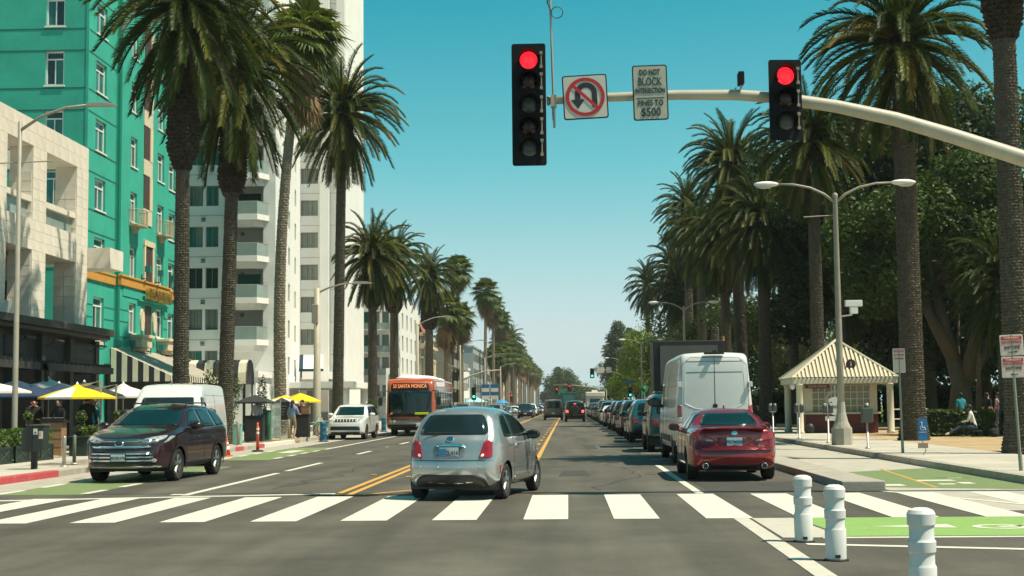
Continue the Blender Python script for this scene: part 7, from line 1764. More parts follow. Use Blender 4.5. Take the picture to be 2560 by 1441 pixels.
t = thing('parking_sign', 'round green parking sign above the teal off-road car', 'sign', (8.95, 164, .15)); MB().tube([(0, .1, 0), (0, .1, 3.6)], .05, 8).build('post', M_steel, t); MB().lathe([(.42, 0), (.42, .04)], 24, (0, 0, 3.2), 'y').box(-.4, 0, 0, .04, 2.4, 3.2).build('sign_face', M_signgrn, t); text('sign_lettering', 'P', .55, M_signw, t, (0, -.01, 3.2))
for i, (x, z) in enumerate(((-10.6, 3.6), (-9.4, 3.6))):
    t = thing('blue_banner', ('left', 'right')[i]+' one of two blue and white banners beyond the bus', 'banner', (x-.2, 190, .15)); MB().tube([(-.55, .05, 0), (-.55, .05, 4.4)], .05, 6).build('banner_pole', M_steel, t)
    for k in range(4): MB().box(-.5, .5, 0, .03, 2.2+k*.5, 2.7+k*.5).build('banner_stripe', M_signblue if k % 2 else M_canvw, t)
# ================================================================== cafe terraces and pavement clutter on the left
M_yel = mat('yellow_canvas', (.72, .50, .012), .9, .06); M_gdk = mat('dark_canvas', (.028, .034, .034), .9, .1); M_greenp = mat('planter_green', (.014, .032, .024), .6, .15, 3); M_wood = mat('stand_wood', (.30, .17, .085), .6, .25, 4, stretch=(1, 1, 6)); M_skyc = mat('pale_teal_canvas', (.30, .55, .6), .9)
def umbrella(label, X, Y, R, za, zr, mats, sides=8, name='cafe_umbrella', rot=.2, fin=True, cant=None, group='cafe umbrellas'):
    t = thing(name, label, 'umbrella', (X, Y, .15), 0, group); za -= .15; zr -= .15
    for i in range(sides):
        a0, a1 = rot+2*pi*i/sides, rot+2*pi*(i+1)/sides
        p = [(R*cos(a), R*sin(a), zr) for a in (a0, a1)]; m0 = [(.55*R*cos(a), .55*R*sin(a), zr+(za-zr)*.52) for a in (a0, a1)]
        b = MB().add([(0, 0, za), m0[0], m0[1]], [(0, 1, 2)]).quad(m0[0], p[0], p[1], m0[1]); b.quad(p[0], (p[0][0], p[0][1], zr-.06), (p[1][0], p[1][1], zr-.06), p[1])
        b.build('canopy_panel', mats[i % len(mats)], t)
        MB().tube([(0, 0, za-.06), (p[0][0]*.98, p[0][1]*.98, zr-.02)], .012, 4).build('rib', M_steel, t)
    if fin: MB().lathe([(.03, za), (.05, za+.05), (.01, za+.12)], 8).build('finial', M_whitet, t); MB().lathe([(.34*R, za-.16), (.12, za+.0), (.02, za+.05)], sides).build('vent_cap', mats[0], t)
    if cant: MB().tube([(cant, 0, 0), (cant, 0, za+.15), (cant*.4, 0, za+.02), (0, 0, za-.05)], .04, 8).tube([(cant, 0, zr-.4), (cant*.35, 0, zr+.05)], .025, 6).build('cantilever_mast', M_steel, t)
    else: MB().tube([(0, 0, 0), (0, 0, za)], .025, 8).lathe([(.28, 0), (.28, .06), (.05, .1)], 12).build('pole', M_steel, t)
    return t
umbrella('yellow and white parasol over the host stand', -15.35, 44.2, 1.2, 2.30, 1.93, [M_yel, M_yel, M_canvw], 8, rot=2.55, cant=.75)
umbrella('large navy blue parasol at the left edge', -18.0, 46.0, 1.75, 2.50, 1.98, [M_navy], 4, rot=.75); umbrella('white parasol behind the navy ones', -18.4, 50.0, 1.35, 2.62, 2.2, [M_canvw], 6); umbrella('white parasol between the yellow one and the panel van', -15.9, 50.6, 1.15, 2.42, 2.0, [M_canvw], 8)
umbrella('dark grey parasol behind the yellow and white one', -16.6, 48.5, 1.3, 2.45, 2.05, [M_gdk], 8); umbrella('white parasol cut by the left edge of the picture', -17.5, 43.0, 1.1, 2.40, 2.12, [M_canvw], 8); umbrella('second navy parasol behind the bald waiter', -17.3, 48.0, 1.5, 2.40, 2.0, [M_navy], 8)
t = thing('parasol_mast', 'thin silver parasol mast in front of the panel van', 'mast', (-14.75, 46.2, .15)); MB().tube([(0, 0, 0), (0, 0, 2.2), (-.7, 0, 2.05)], .04, 8).tube([(0, 0, 1.7), (-.55, 0, 1.9)], .02, 6).build('mast', M_steel, t); MB().lathe([(.2, 0), (.2, .05), (.05, .09)], 12).build('mast_foot', M_steel, t)
umbrella('black square parasol left of the curved palm', -12.75, 58.0, .95, 2.08, 1.78, [M_gdk], 4, rot=.75, fin=False); umbrella('bright yellow parasol right of the curved palm', -12.45, 66.3, .98, 2.22, 1.82, [M_yel], 6, rot=.1, fin=False); umbrella('second yellow parasol behind the curved palm trunk', -13.6, 68.5, .95, 2.15, 1.8, [M_yel, M_yel, M_canvw], 6, fin=False); umbrella('dark and white parasol tucked under the yellow one', -13.1, 65.2, .8, 2.0, 1.78, [M_gdk, M_canvw], 6, fin=False)
umbrella('pale teal parasol far beyond the bus', -14.2, 222, 1.9, 2.9, 2.1, [M_skyc], 8); umbrella('bright blue parasol far beyond the bus', -11.9, 262, 1.3, 2.6, 2.0, [mat('bright_blue_canvas', (.02, .3, .6), .9)], 8)
# planters
def planter(label, X, Y0, Y1, h=.45, w_=.5, hedge_h=.5, seed=0):
    t = thing('planter_box', label, 'planter', (X, (Y0+Y1)/2, .15), 0, 'green planter boxes of the terrace'); L = (Y1-Y0)/2
    MB().box(-w_/2+.02, w_/2-.02, -L+.02, L-.02, 0.03, h-.03).build('box', M_greenp, t)
    for x in (-w_/2, w_/2-.04):
        for z0, z1 in ((.0, .07), (h-.07, h)): MB().box(x, x+.04, -L, L, z0, z1).build('rail', M_greenp, t)
        n = max(1, int(round(2*L/.8)))
        for i in range(n+1):
            y = -L+.02+(2*L-.1)*i/n; MB().box(x-.004, x+.044, y, y+.06, .0, h).build('stile', M_greenp, t)
            if i < n: MB().tube([(x+.02, y+.06, .06), (x+.02, y+(2*L-.1)/n, h-.06)], .018, 4).tube([(x+.02, y+.06, h-.06), (x+.02, y+(2*L-.1)/n, .06)], .018, 4).build('cross_brace', M_greenp, t)
    for y in (-L, L-.04):
        MB().box(-w_/2, w_/2, y, y+.04, 0, .07).box(-w_/2, w_/2, y, y+.04, h-.07, h).build('rail', M_greenp, t); MB().tube([(-w_/2+.05, y+.02, .06), (w_/2-.05, y+.02, h-.06)], .018, 4).tube([(-w_/2+.05, y+.02, h-.06), (w_/2-.05, y+.02, .06)], .018, 4).build('cross_brace', M_greenp, t)
    r = random.Random(seed); b = MB()
    for _ in range(int(900*L)):
        p = Vector((r.uniform(-w_/2, w_/2), r.uniform(-L, L), h-.05+hedge_h*r.random()**.6)); u = Vector((r.gauss(0,1), r.gauss(0,1), r.gauss(0,1))).normalized(); v = u.orthogonal().normalized(); s = r.uniform(.035, .07)
        b.add([p-u*s, p+v*s*.6, p+u*s, p-v*s*.6], [(0,1,2,3)])
    f = b.build('plants', M_leaf_m, t); f['kind'] = 'stuff'; return t
planter('green planter with low plants at the left picture edge', -14.75, 33.8, 36.9, seed=1); planter('second green planter behind the dark kerbside bin', -14.75, 37.1, 39.9, seed=2); planter('green planter between topiaries, left of the maroon SUV', -14.65, 43.2, 45.4, seed=3)
def topiary(label, X, Y, balls, box=True, seed=0):
    t = thing('topiary', label, 'potted plant', (X, Y, .15), 0, 'ball topiaries of the terrace'); h = .55
    MB().prism([(-.26, 0), (.26, 0), (.30, h), (-.30, h)], 'y', -.28, .28).box(-.32, .32, -.32, .32, h, h+.06).build('pot', M_greenp, t, bevel=.02); MB().tube([(0, 0, h), (0, 0, balls[-1][0])], .025, 6).build('stem', M_bark, t)
    for z, R in balls:
        b = leaf_cloud([(0, 0, z, R, R, R)], 520, .055, seed+int(z*10), shell=.8).build('leaf_ball', M_leaf_l, t); b['kind'] = 'stuff'
        MB().sphere((0, 0, z), R*.85, 10, 8).build('ball_core', M_leaf_d, t)
    return t
topiary('ball topiary behind the dark kerbside bin', -15.4, 40.3, [(1.22, .16)], seed=3); topiary('two-ball topiary right of the wooden host stand', -14.65, 42.6, [(.75, .2), (1.18, .18)], seed=5); topiary('two-ball topiary nearest the maroon SUV', -14.6, 45.9, [(.78, .17), (1.2, .17)], seed=7)
# host stand with open menus
t = thing('host_stand', 'wooden host stand with two open white menus on top', 'stand', (-15.1, 41.6, .15)); MB().box(-.28, .28, -.22, .22, .06, 1.02).build('body', M_wood, t); MB().prism([(-.26, 1.02), (.24, 1.02), (.24, 1.05), (-.26, 1.16)], 'x', -.36, .36).build('top', M_black, t)
for x in (-.17, .17):
    MB().cbox((x, -.02, 1.12), (.28, .36, .012), .05, rx=-.22).build('menu', M_whitet, t)
for z in (.3, .54, .78): MB().box(-.285, .285, -.226, -.221, z, z+.008).build('board_joint', M_seam, t)
# kerbside bin on a post, silver posts
t = thing('kerbside_bin', 'dark bin box with two stickers on a black post at the red kerb', 'bin', (-12.6, 33.4, .15))
MB().box(-.06, .06, -.06, .06, 0, .45).build('post', M_black, t); MB().prism([(-.24, .42), (.26, .42), (.28, 1.02), (-.05, 1.06), (-.24, .9)], 'y', -.22, .2).build('box', mat('bin_green', (.018, .026, .022), .5, .2), t, bevel=.015); MB().prism([(-.1, .42), (.02, .42), (.04, 1.16), (-.06, 1.16)], 'y', -.235, -.221).build('hinge_strip', M_black, t); MB().box(-.05, .30, -.24, .22, 1.03, 1.06).build('lid', mat('lid_olive', (.10, .11, .07), .5), t)
MB().box(.05, .15, -.232, -.222, .82, .96).build('sticker', M_signw, t); MB().box(.18, .28, -.226, -.221, .72, .9).build('sticker', M_signw, t); MB().box(.19, .23, -.229, -.226, .78, .87).build('sticker_print', mat('faded_red', (.5, .25, .2), .7), t); MB().box(.08, .12, -.235, -.232, .84, .88).build('sticker_print', M_signblk, t)
for i, (x, y, m) in enumerate(((-12.35, 34.7, M_steel), (-12.62, 36.2, mat('dull_post', (.16, .17, .13), .6)))):
    t = thing('pavement_post', ('shiny silver pavement post with round foot plate', 'dull olive pavement post right behind the silver one')[i], 'post', (x, y, .15)); MB().lathe([(.045, 0), (.045, .72), (.03, .75)], 14).build('post', m, t, True); MB().lathe([(.11, 0), (.10, .02), (.05, .05)], 16).build('foot_plate', M_steel, t, True)
# cone and orange post
M_org = mat('orange_plastic', (.75, .10, .035), .5, .06, grime=.2)
t = thing('traffic_cone', 'orange and white traffic cone behind the maroon SUV', 'cone', (-10.96, 45.6, .004)); MB().box(-.19, .19, -.19, .19, 0, .04).build('foot', M_org, t, bevel=.02); MB().lathe([(.145, .04), (.025, .68), (.001, .69)], 18).build('cone', M_org, t, True); MB().lathe([(.116, .22), (.096, .33)], 18, caps=False).lathe([(.084, .39), (.071, .46)], 18, caps=False).build('white_band', M_whitet, t, True)
t = thing('orange_delineator', 'thin orange delineator post with two reflective bands', 'bollard', (-10.9, 50.0, .004)); MB().lathe([(.22, 0), (.2, .05), (.06, .07)], 8).build('foot', M_plast, t); MB().lathe([(.055, .06), (.05, .9), (.03, .93), (.035, 1.02), (.001, 1.03)], 14).build('tube', M_org, t, True); MB().lathe([(.056, .62), (.055, .7)], 14, caps=False).lathe([(.055, .76), (.054, .84)], 14, caps=False).build('reflective_band', M_whitet, t, True)
# dark stands, screens and utility boxes by the curved palm
t = thing('utility_box', 'pale teal utility cabinet beside the leaning trunk', 'utility box', (-12.45, 53.6, .15)); t.scale = (.62, .8, .8); MB().box(-.25, .25, -.2, .2, 0, .95).build('cabinet', mat('cabinet_teal', (.22, .42, .36), .6, .1), t, bevel=.02); MB().box(-.27, .27, -.22, .22, .95, 1.0).build('cabinet_lid', mat('cabinet_teal', (.22, .42, .36)), t); MB().box(-.2, .2, -.206, -.2, .1, .85).build('cabinet_door', mat('cabinet_teal2', (.19, .37, .32), .6), t)
def stand(label, X, Y, w_, d_, h, m, top=None):
    t = thing('menu_stand', label, 'stand', (X, Y, .15)); MB().box(-w_/2, w_/2, -d_/2, d_/2, .06, h).build('body', m, t, bevel=.015); MB().box(-w_/2-.03, w_/2+.03, -d_/2-.03, d_/2+.03, h, h+.04).build('top', M_black, t)
    for x in (-w_/2+.05, w_/2-.05): MB().box(x-.04, x+.04, -d_/2+.02, d_/2-.02, 0, .06).build('foot', M_steel, t)
    MB().box(-w_/2+.06, w_/2-.06, -d_/2-.008, -d_/2, .2, h-.1).build('front_panel', M_dkwood, t)
    return t
stand('black stand under the black square parasol', -12.55, 57.0, .75, .5, 1.05, M_black); stand('tall green screen panel behind the black stand', -12.75, 60.2, .35, .8, 1.25, mat('screen_green', (.012, .16, .09), .6)); stand('black reception stand right of the woman in blue', -11.95, 64.2, .62, .5, 1.05, M_black)
t = thing('wooden_box', 'small wooden box on the black reception stand', 'box', (-11.8, 64.2, 1.245)); MB().box(-.18, .18, -.15, .15, 0, .33).build('box', M_wood, t); MB().box(-.19, .19, -.16, .16, .33, .36).build('box_lid', M_wood, t)
t = thing('menu_board', 'black menu board hanging beside the curved palm trunk', 'board', (-12.75, 63.8, .15)); MB().box(-.27, .27, -.02, .02, .85, 1.65).build('board', M_black, t); MB().tube([(-.27, 0, 0), (-.27, 0, 1.68)], .02, 6).tube([(.27, 0, 0), (.27, 0, 1.68)], .02, 6).build('board_frame', M_dkwood2, t)
for k in range(4): MB().box(-.18, .16-.05*k, -.026, -.021, 1.45-k*.13, 1.47-k*.13).build('chalk_line', mat('chalk', (.3, .3, .28), .9), t)
t = thing('glass_screen', 'clear glass wind screen standing left of the curved palm', 'screen', (-12.1, 59.0, .15)); MB().box(-.01, .01, -.9, .9, .15, 1.6).build('glass_pane', mat('clear_screen', (.35, .45, .38), .1, .1, alpha=.45), t); MB().tube([(0, -.92, 0), (0, -.92, 1.7)], .025, 6).tube([(0, .92, 0), (0, .92, 1.7)], .025, 6).build('screen_post', M_steel, t)
for i, (x, y) in enumerate(((-12.15, 52.4), (-12.2, 62.3))):
    t = thing('pavement_post', ('grey steel post left of the pale teal cabinet', 'grey steel post in front of the black reception stand')[i], 'post', (x, y, .15)); MB().lathe([(.05, 0), (.05, .85), (.02, .88)], 12).build('post', M_steelp, t, True); MB().lathe([(.10, 0), (.09, .02), (.05, .04)], 14).build('foot_plate', M_steel, t, True)
tree('small bushy green tree behind the black square parasol', -14.7, 60.5, 3, [(0,0,1.5,.7,.7,.8),(.3,0,2.3,.6,.6,.6),(-.4,0,2.6,.5,.5,.5),(.1,-.3,.8,.6,.6,.5)], 2600, .11, M_leaf_m, 201, .06, name='small_tree'); tree('narrow dark cypress against the low white wing', -15.6, 72.5, 3.2, [(0,0,1.2,.35,.35,.8),(0,0,2.3,.28,.28,.8)], 1400, .1, M_leaf_d, 202, .05, name='small_tree'); tree('leafy shrub beside the second blue bollard', -12.3, 90, 1.8, [(0,0,.9,.4,.4,.5),(0,0,1.5,.45,.45,.4)], 900, .12, M_leaf_m, 203, .05, name='shrub')
# blue bollards, hydrant
M_bol = mat('bollard_blue', (.012, .12, .20), .5, .12, 4, grime=.2)
for lb, x, y in (('blue ribbed bollard in front of the white SUV', -10.9, 63.6), ('blue ribbed bollard between the white SUV and the bus', -11.2, 87.0)):
    t = thing('blue_bollard', lb, 'bollard', (x, y, .004), 0, 'blue ribbed bollards'); o = MB().lathe([(.19, 0), (.19, .05), (.15, .08), (.15, .3), (.165, .33), (.15, .36), (.15, .58), (.165, .61), (.15, .64), (.15, .74), (.16, .76), (.15, .82), (.09, .86), (.001, .87)], 18).build('body', M_bol, t); smooth_by_angle(o, 30); MB().box(-.21, .21, -.21, .21, 0, .03).build('foot', M_plast, t)
t = thing('fire_hydrant', 'yellow fire hydrant behind the white SUV', 'hydrant', (-12.2, 86.5, .15)); M_hyd = mat('hydrant_yellow', (.62, .40, .02), .5, .1); MB().lathe([(.16, 0), (.16, .06), (.11, .09), (.11, .45), (.14, .48), (.14, .53), (.09, .6), (.03, .66), (.03, .7)], 14).build('barrel', M_hyd, t, True); MB().tube([(-.2, 0, .4), (.2, 0, .4)], .055, 10).tube([(0, -.2, .36), (0, .1, .36)], .07, 10).build('outlet', M_hyd, t)
# bicycles
def bicycle(label, X, Y, rz, m):
    t = thing('bicycle', label, 'bicycle', (X, Y, .15), rz); R = .34
    for y in (0, 1.05):
        w_ = MB().tube([(0, y+R*cos(a), R+R*sin(a)) for a in [i*2*pi/28 for i in range(29)]], .02, 6, caps=False).build('wheel', M_tyre, t, True); s_ = MB()
        for i in range(14): s_.tube([(0, y, R), (0, y+R*cos(i*pi/7), R+R*sin(i*pi/7))], .003, 3)
        s_.build('spokes', M_steel, w_); MB().tube([(0, y+(R+.04)*cos(a), R+(R+.04)*sin(a)) for a in [.5+i*2.2/12 for i in range(13)]], .018, 5).build('mudguard', m, t)
    MB().tube([(0, 0, R), (0, .42, .3), (0, .30, .78), (0, 0, R)], .016, 6).tube([(0, .42, .3), (0, .88, .66), (0, .95, .88)], .018, 6).tube([(0, .32, .62), (0, .88, .7)], .016, 6).tube([(0, 1.05, R), (0, .93, .82)], .016, 6).build('frame', m, t, True)
    MB().tube([(-.28, .78, .98), (-.22, .9, 1.0), (0, .95, .95), (.22, .9, 1.0), (.28, .78, .98)], .013, 6).build('handlebar', M_steel, t, True); MB().sphere((0, .26, .86), (.09, .15, .05), 10, 6).build('saddle', M_bark, t, True); MB().lathe([(.09, -.01), (.09, .01)], 14, (.04, .42, .3), 'x').tube([(.06, .42, .3), (.08, .5, .18)], .01, 5).tube([(-.06, .42, .3), (-.08, .34, .42)], .01, 5).build('crank', M_steel, t)
bicycle('mint green bicycle leaning by the concrete lamp post', -12.7, 67.2, radians(-78), mat('mint_paint', (.35, .6, .5), .35)); bicycle('second pale bicycle parked behind the mint one', -12.9, 69.3, radians(-82), mat('pale_paint', (.55, .58, .55), .35))
t = thing('scooter_rack', 'dark rack of parked scooters behind the white SUV', 'rack', (-12.6, 92.5, .15)); MB().tube([(0, 0, .05), (0, 2.2, .05)], .03, 6).tube([(0, .2, 0), (0, .2, .9), (.1, .2, .95)], .03, 6).tube([(0, 1.0, 0), (0, 1.0, .9), (.1, 1.0, .95)], .03, 6).tube([(0, 1.8, 0), (0, 1.8, .9), (.1, 1.8, .95)], .03, 6).build('rack_bars', M_plast, t); MB().box(-.06, .06, .1, 2.1, .12, .18).build('rack_plate', M_plast, t)

# ================================================================== people
M_skin = mat('skin_light', (.50, .29, .20), .6, .05); M_skind = mat('skin_dark', (.12, .065, .045), .6, .05)
def cloth(n, c): return mat('cloth_'+n, c, .9, .12, 6)
BONES = [('pel','spi'),('spi','che'),('che','nek'),('nek','hed'),('hed','top'),('che','sl'),('sl','el'),('el','wl'),('wl','pl'),('pl','l1'),('pl','l2'),('pl','l3'),('pl','l4'),('wl','l5'),('che','sr'),('sr','er'),('er','wr'),('wr','pr'),('pr','r1'),('pr','r2'),('pr','r3'),('pr','r4'),('wr','r5'),('pel','hl'),('hl','kl'),('kl','al'),('al','tl'),('pel','hr'),('hr','kr'),('kr','ar'),('ar','tr'),('hed','nos')]
RAD = dict(pel=(.15,.11), spi=(.14,.10), che=(.17,.12), nek=(.055,.055), hed=(.085,.095), top=(.07,.08), sl=(.07,.07), el=(.045,.045), wl=(.032,.028), pl=(.04,.02), sr=(.07,.07), er=(.045,.045), wr=(.032,.028), pr=(.04,.02), hl=(.10,.10), kl=(.062,.065), al=(.042,.045), tl=(.04,.035), hr=(.10,.10), kr=(.062,.065), ar=(.042,.045), tr=(.04,.035), nos=(.018,.018))
def stand_pose(h=1.0):
    J = dict(pel=(0,0,.95), spi=(0,0,1.12), che=(0,.0,1.36), nek=(0,.01,1.52), hed=(0,.03,1.63), top=(0,.02,1.70), nos=(0,.125,1.61))
    for s_, k in ((-1,'l'), (1,'r')):
        J['s'+k]=(.19*s_,0,1.43); J['e'+k]=(.25*s_,-.02,1.15); J['w'+k]=(.26*s_,.08,.91); J['p'+k]=(.26*s_,.11,.83); J['h'+k]=(.09*s_,0,.90); J['k'+k]=(.10*s_,.02,.49); J['a'+k]=(.11*s_,-.02,.08); J['t'+k]=(.12*s_,.13,.035)
    return J
def fingers(J):
    for k, s_ in (('l', -1), ('r', 1)):
        w_, p = Vector(J['w'+k]), Vector(J['p'+k]); d = (p-w_).normalized(); lat = d.cross(Vector((0, 0, 1)) if abs(d.z) < .9 else Vector((1, 0, 0))).normalized()
        for i, o in enumerate((-.03, -.01, .01, .03)): J[k+str(i+1)] = tuple(p + d*(.075, .09, .085, .065)[i] + lat*o*1.2)
        J[k+'5'] = tuple(w_ + d*.05 + lat*.055)
def person(label, loc, rz, J, cols, hair=None, sc=1.0, group=None, short=True):
    """one continuous skinned body; hair as its child"""
    fingers(J); names = list(J.keys()); ix = {n_: i for i, n_ in enumerate(names)}
    me = bpy.data.meshes.new('person'); me.from_pydata([J[n_] for n_ in names], [(ix[a], ix[b]) for a, b in BONES], [])
    o = bpy.data.objects.new('person', me)
    md = o.modifiers.new('s', 'SKIN'); md.use_smooth_shade = True; ss = o.modifiers.new('u', 'SUBSURF'); ss.levels = ss.render_levels = 1
    sk = me.skin_vertices[0].data
    for n_, i in ix.items(): sk[i].radius = RAD.get(n_, (.010, .010)); sk[i].use_root = n_ == 'pel'
    m2 = evaluated_mesh(o); bpy.data.objects.remove(o)
    skin, shirt, pants, shoe, sleeve, leg = cols
    mats = [skin, shirt, pants, shoe]; m2.materials.clear(); [m2.materials.append(m) for m in mats]
    def reg(a, b):
        s_ = {a, b}
        if s_ & {'hed', 'top', 'nos'} or s_ == {'nek', 'hed'}: return 0
        if any(q[0] in 'lr' and q[1:].isdigit() for q in s_) or s_ & {'pl', 'pr'}: return 0
        if 'wl' in s_ or 'wr' in s_: return 1 if sleeve else 0
        if s_ & {'tl', 'tr'}: return 3
        if s_ & {'al', 'ar'}: return 2 if leg else 0
        if s_ & {'kl', 'kr', 'hl', 'hr'}: return 2
        return 1
    segs = [(Vector(J[a]), Vector(J[b]), reg(a, b)) for a, b in BONES]
    for p in m2.polygons:
        c = p.center; best = (9, 0)
        for a, b, g in segs:
            ab = b-a; t_ = max(0, min(1, (c-a).dot(ab)/max(ab.dot(ab), 1e-9))); d = (c-a-ab*t_).length
            if d < best[0]: best = (d, g)
        p.material_index = best[1]; p.use_smooth = True
    o = bpy.data.objects.new('person', m2); COL.objects.link(o); o.location = loc; o.rotation_euler = (0, 0, rz); o.scale = (sc,)*3; tag(o, label, 'person', group)
    h = Vector(J['hed']); tp = Vector(J['top'])
    if hair:
        b = MB().sphere(tuple(h.lerp(tp, .55) + Vector((0, -.03, .02))), (.098, .105, .095), 12, 8)
        if hair[1]: b.sphere(tuple(h + Vector((0, -.08, -.10))), (.085, .05, .17), 10, 7)
        b.build('hair', hair[0], o, True)
    for sx in (-1, 1):
        MB().sphere(tuple(h + Vector((sx*.033, .088, .015))), .012, 6, 5).build('eye', M_black, o); MB().sphere(tuple(h + Vector((sx*.093, .0, -.0))), (.012, .025, .032), 6, 5).build('ear', skin, o, True)
    MB().cbox(tuple(h + Vector((0, .092, -.055))), (.045, .012, .010)).build('mouth', mat('lips', (.3, .1, .08), .6), o)
    return o
H_blk = mat('hair_black', (.012, .010, .009), .7, .2, 20); H_brn = mat('hair_brown', (.07, .04, .02), .7, .2, 20)
C_blk, C_blue, C_khk, C_wht, C_red, C_teal, C_gry, C_den, C_pnk = cloth('black', (.012, .012, .014)), cloth('blue', (.20, .32, .48)), cloth('khaki', (.26, .21, .14)), cloth('white', (.62, .62, .60)), cloth('red', (.22, .05, .05)), cloth('teal', (.015, .22, .27)), cloth('grey', (.13, .13, .14)), cloth('denim', (.03, .05, .08)), cloth('pink', (.30, .17, .17))
M_shoew = mat('white_shoe', (.6, .6, .58), .7)
J = stand_pose(); J['el'] = (-.27, .02, 1.16); J['wl'] = (-.17, .20, 1.08); J['pl'] = (-.10, .26, 1.10); J['er'] = (.26, .02, 1.16); J['wr'] = (.22, .16, .95); J['pr'] = (.20, .22, .90); J['hed'] = (0, .06, 1.62); J['top'] = (0, .06, 1.69); J['nos'] = (0, .155, 1.585)
person('bald man in a black shirt standing behind the planter', (-16.8, 44.4, .15), radians(-150), J, (M_skin, C_blk, C_blk, C_blk, True, True))
J = stand_pose(); J['wl'] = (-.12, .3, 1.05); J['el'] = (-.25, .08, 1.14); J['pl'] = (-.06, .36, 1.05); J['wr'] = (.15, .3, 1.05); J['er'] = (.26, .08, 1.14); J['pr'] = (.1, .36, 1.04)
person('woman in black leaning over the menus at the host stand', (-15.55, 43.2, .15), radians(160), J, (M_skin, C_blk, C_blk, C_blk, True, True), (H_brn, True))
person('man in black seen from behind beside the wooden host stand', (-14.95, 44.0, .15), radians(10), stand_pose(), (M_skin, C_blk, C_blk, C_blk, True, True), (H_blk, False), 1.03)
person('person in bright blue half hidden behind the man in black', (-15.2, 45.4, .15), radians(-20), stand_pose(), (M_skin, cloth('cyan', (.03, .36, .5)), C_den, C_blk, False, True), (H_brn, False), .98)
def sit_pose(legs=0.0):
    J = dict(pel=(0,0,.50), spi=(0,.03,.66), che=(0,.08,.90), nek=(0,.12,1.05), hed=(0,.17,1.15), top=(0,.17,1.22), nos=(0,.26,1.12))
    for s_, k in ((-1,'l'), (1,'r')):
        J['s'+k]=(.19*s_,.09,.97); J['e'+k]=(.25*s_,.18,.72); J['w'+k]=(.17*s_,.40,.66); J['p'+k]=(.13*s_,.47,.65); J['h'+k]=(.10*s_,.03,.47); J['k'+k]=(.13*s_,.46,.52); J['a'+k]=(.13*s_,.50,.08); J['t'+k]=(.14*s_,.64,.035)
    return J
person('seated guest with bare patterned legs at the left terrace table', (-16.1, 39.2, .15), radians(-70), sit_pose(), (M_skin, C_gry, C_pnk, C_blk, False, False), (H_brn, True))
t = thing('cafe_chair', 'dark cafe chair under the seated terrace guest', 'chair', (-16.1, 39.2, .15), radians(-70))
for dx in (-.18, .18):
    for dy in (-.18, .2): MB().tube([(dx, dy, 0), (dx*.9, dy*.9, .36)], .015, 6).build('leg', M_black, t)
MB().box(-.21, .21, -.2, .22, .355, .385).build('seat', M_black, t); MB().box(-.2, .2, -.24, -.21, .385, .85).build('backrest', M_black, t)
t = thing('cafe_table', 'small dark cafe table laid with white plates behind the planter', 'table', (-15.6, 37.9, .15)); MB().lathe([(.35, .72), (.35, .75)], 20).build('table_top', M_dkwood2, t); MB().lathe([(.22, 0), (.22, .03), (.03, .06), (.03, .72)], 12).build('pedestal', M_black, t)
for i, (x, y) in enumerate(((-15.72, 37.8), (-15.48, 38.02))):
    p = tag(MB().lathe([(.05, 0), (.11, .015), (.10, .02)], 16).build('plate', M_whitet, loc=(x, y, .902)), ('left', 'right')[i] + ' white plate on the small cafe table', 'plate', 'plates on the cafe table')
person('person in a pale blue print shirt behind the black stand', (-12.75, 58.3, .15), radians(160), stand_pose(), (M_skind, cloth('print', (.42, .5, .55)), C_blk, C_blk, False, True), (H_blk, False))
J = stand_pose(); J['er'] = (.26, .1, 1.16); J['wr'] = (.16, .32, 1.12); J['pr'] = (.13, .4, 1.13); J['kr'] = (.10, .06, .49); J['ar'] = (.11, -.06, .1)
person('woman in light blue shirt and khaki shorts seen from behind at the stand', (-12.15, 62.9, .15), radians(-25), J, (M_skin, C_blue, C_khk, M_shoew, False, False), (H_brn, True), .97)
person('person in a dark red shirt facing the woman in blue', (-12.15, 65.2, .15), radians(170), stand_pose(), (M_skin, C_red, C_den, C_blk, False, True), (H_blk, False), .98)
J = sit_pose(); J['kl'] = (-.16, .50, .40); J['al'] = (-.30, .92, .14); J['tl'] = (-.34, 1.06, .10); J['kr'] = (.16, .42, .40); J['ar'] = (.14, .40, .06); J['tr'] = (.15, .54, .03); J['pel'] = (0, 0, .36); J['hl'] = (-.10, .03, .34); J['hr'] = (.10, .03, .34)
for k_ in ('spi', 'che', 'nek', 'hed', 'top', 'nos', 'sl', 'sr', 'el', 'er', 'wl', 'wr', 'pl', 'pr'): J[k_] = (J[k_][0], J[k_][1]+.08, J[k_][2]-.12)
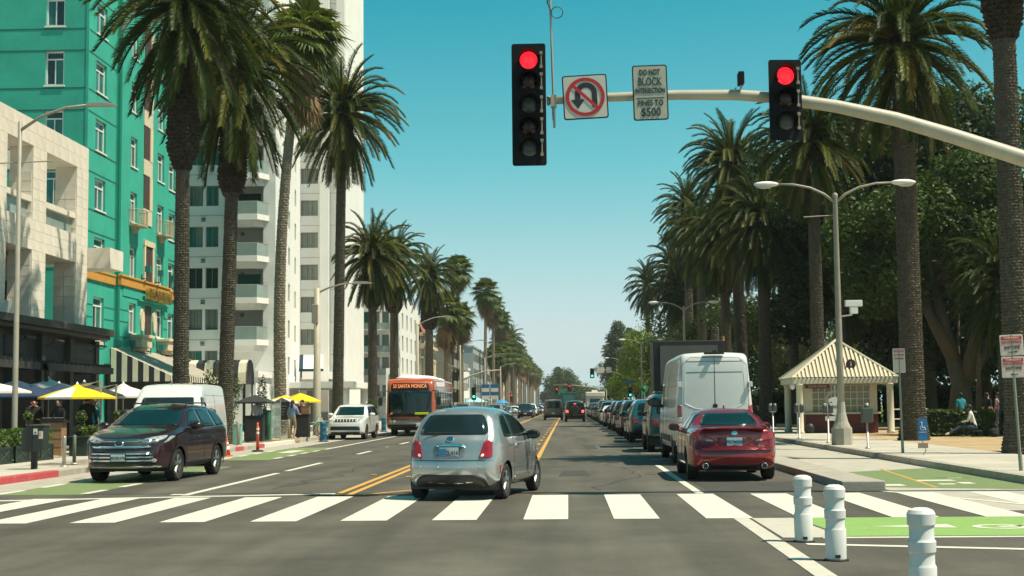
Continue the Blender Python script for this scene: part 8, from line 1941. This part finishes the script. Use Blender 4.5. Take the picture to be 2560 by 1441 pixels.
person('person in a white hooded shirt sitting hunched by the hedge with a leg out', (15.95, 56.4, .13), radians(70), J, (M_skind, C_wht, C_den, M_shoew, True, True), (H_blk, False), 1.08)
t = thing('low_stool', 'low dark stool under the person in white by the hedge', 'stool', (15.95, 56.4, .13)); MB().box(-.2, .2, -.18, .18, .22, .27).build('seat', M_dkwood, t)
for dx in (-.15, .15):
    for dy in (-.13, .13): MB().tube([(dx, dy, 0), (dx, dy, .23)], .018, 6).build('leg', M_dkwood, t)
person('person in a teal shirt standing behind the hedge', (17.6, 64.5, .13), radians(20), stand_pose(), (M_skind, C_teal, C_den, C_blk, False, True), (H_blk, False))
person('person in black walking behind the right hedge', (18.9, 65.0, .13), radians(-60), stand_pose(), (M_skin, C_blk, C_blk, C_blk, False, True), (H_blk, True)); person('person in a dusty pink top at the right behind the hedge', (18.75, 62.8, .13), radians(40), stand_pose(), (M_skin, C_pnk, C_gry, C_blk, False, True), (H_brn, True))
t = thing('backpack', 'dark backpack on the bare earth beside the person in white', 'bag', (16.6, 56.3, .13)); MB().sphere((0, 0, .17), (.2, .14, .19), 12, 9).sphere((0, -.1, .12), (.13, .07, .1), 10, 7).build('bag_body', C_blk, t, True); MB().tube([(-.06, 0, .46), (0, 0, .56), (.06, 0, .46)], .014, 5).build('bag_handle', M_plast, t)

# ================================================================== sea haze: one even closed volume round everything
hz = MB().box(-140, 140, -28, 1640, -1.6, 60).build('haze', None)
hz.data.materials.clear()
hm = bpy.data.materials.new('haze_air'); hm.use_nodes = True
ht = hm.node_tree; ht.nodes.clear()
ho = ht.nodes.new('ShaderNodeOutputMaterial'); hv = ht.nodes.new('ShaderNodeVolumePrincipled')
hv.inputs['Color'].default_value = (0.96, 1.0, 1.0, 1); hv.inputs['Density'].default_value = 0.00018; hv.inputs['Anisotropy'].default_value = 0.25
ht.links.new(hv.outputs['Volume'], ho.inputs['Volume'])
hz.data.materials.append(hm); tag(hz, 'pale sea haze lying over the far avenue', 'haze', kind='stuff')
bpy.data.scenes.remove(WORK)
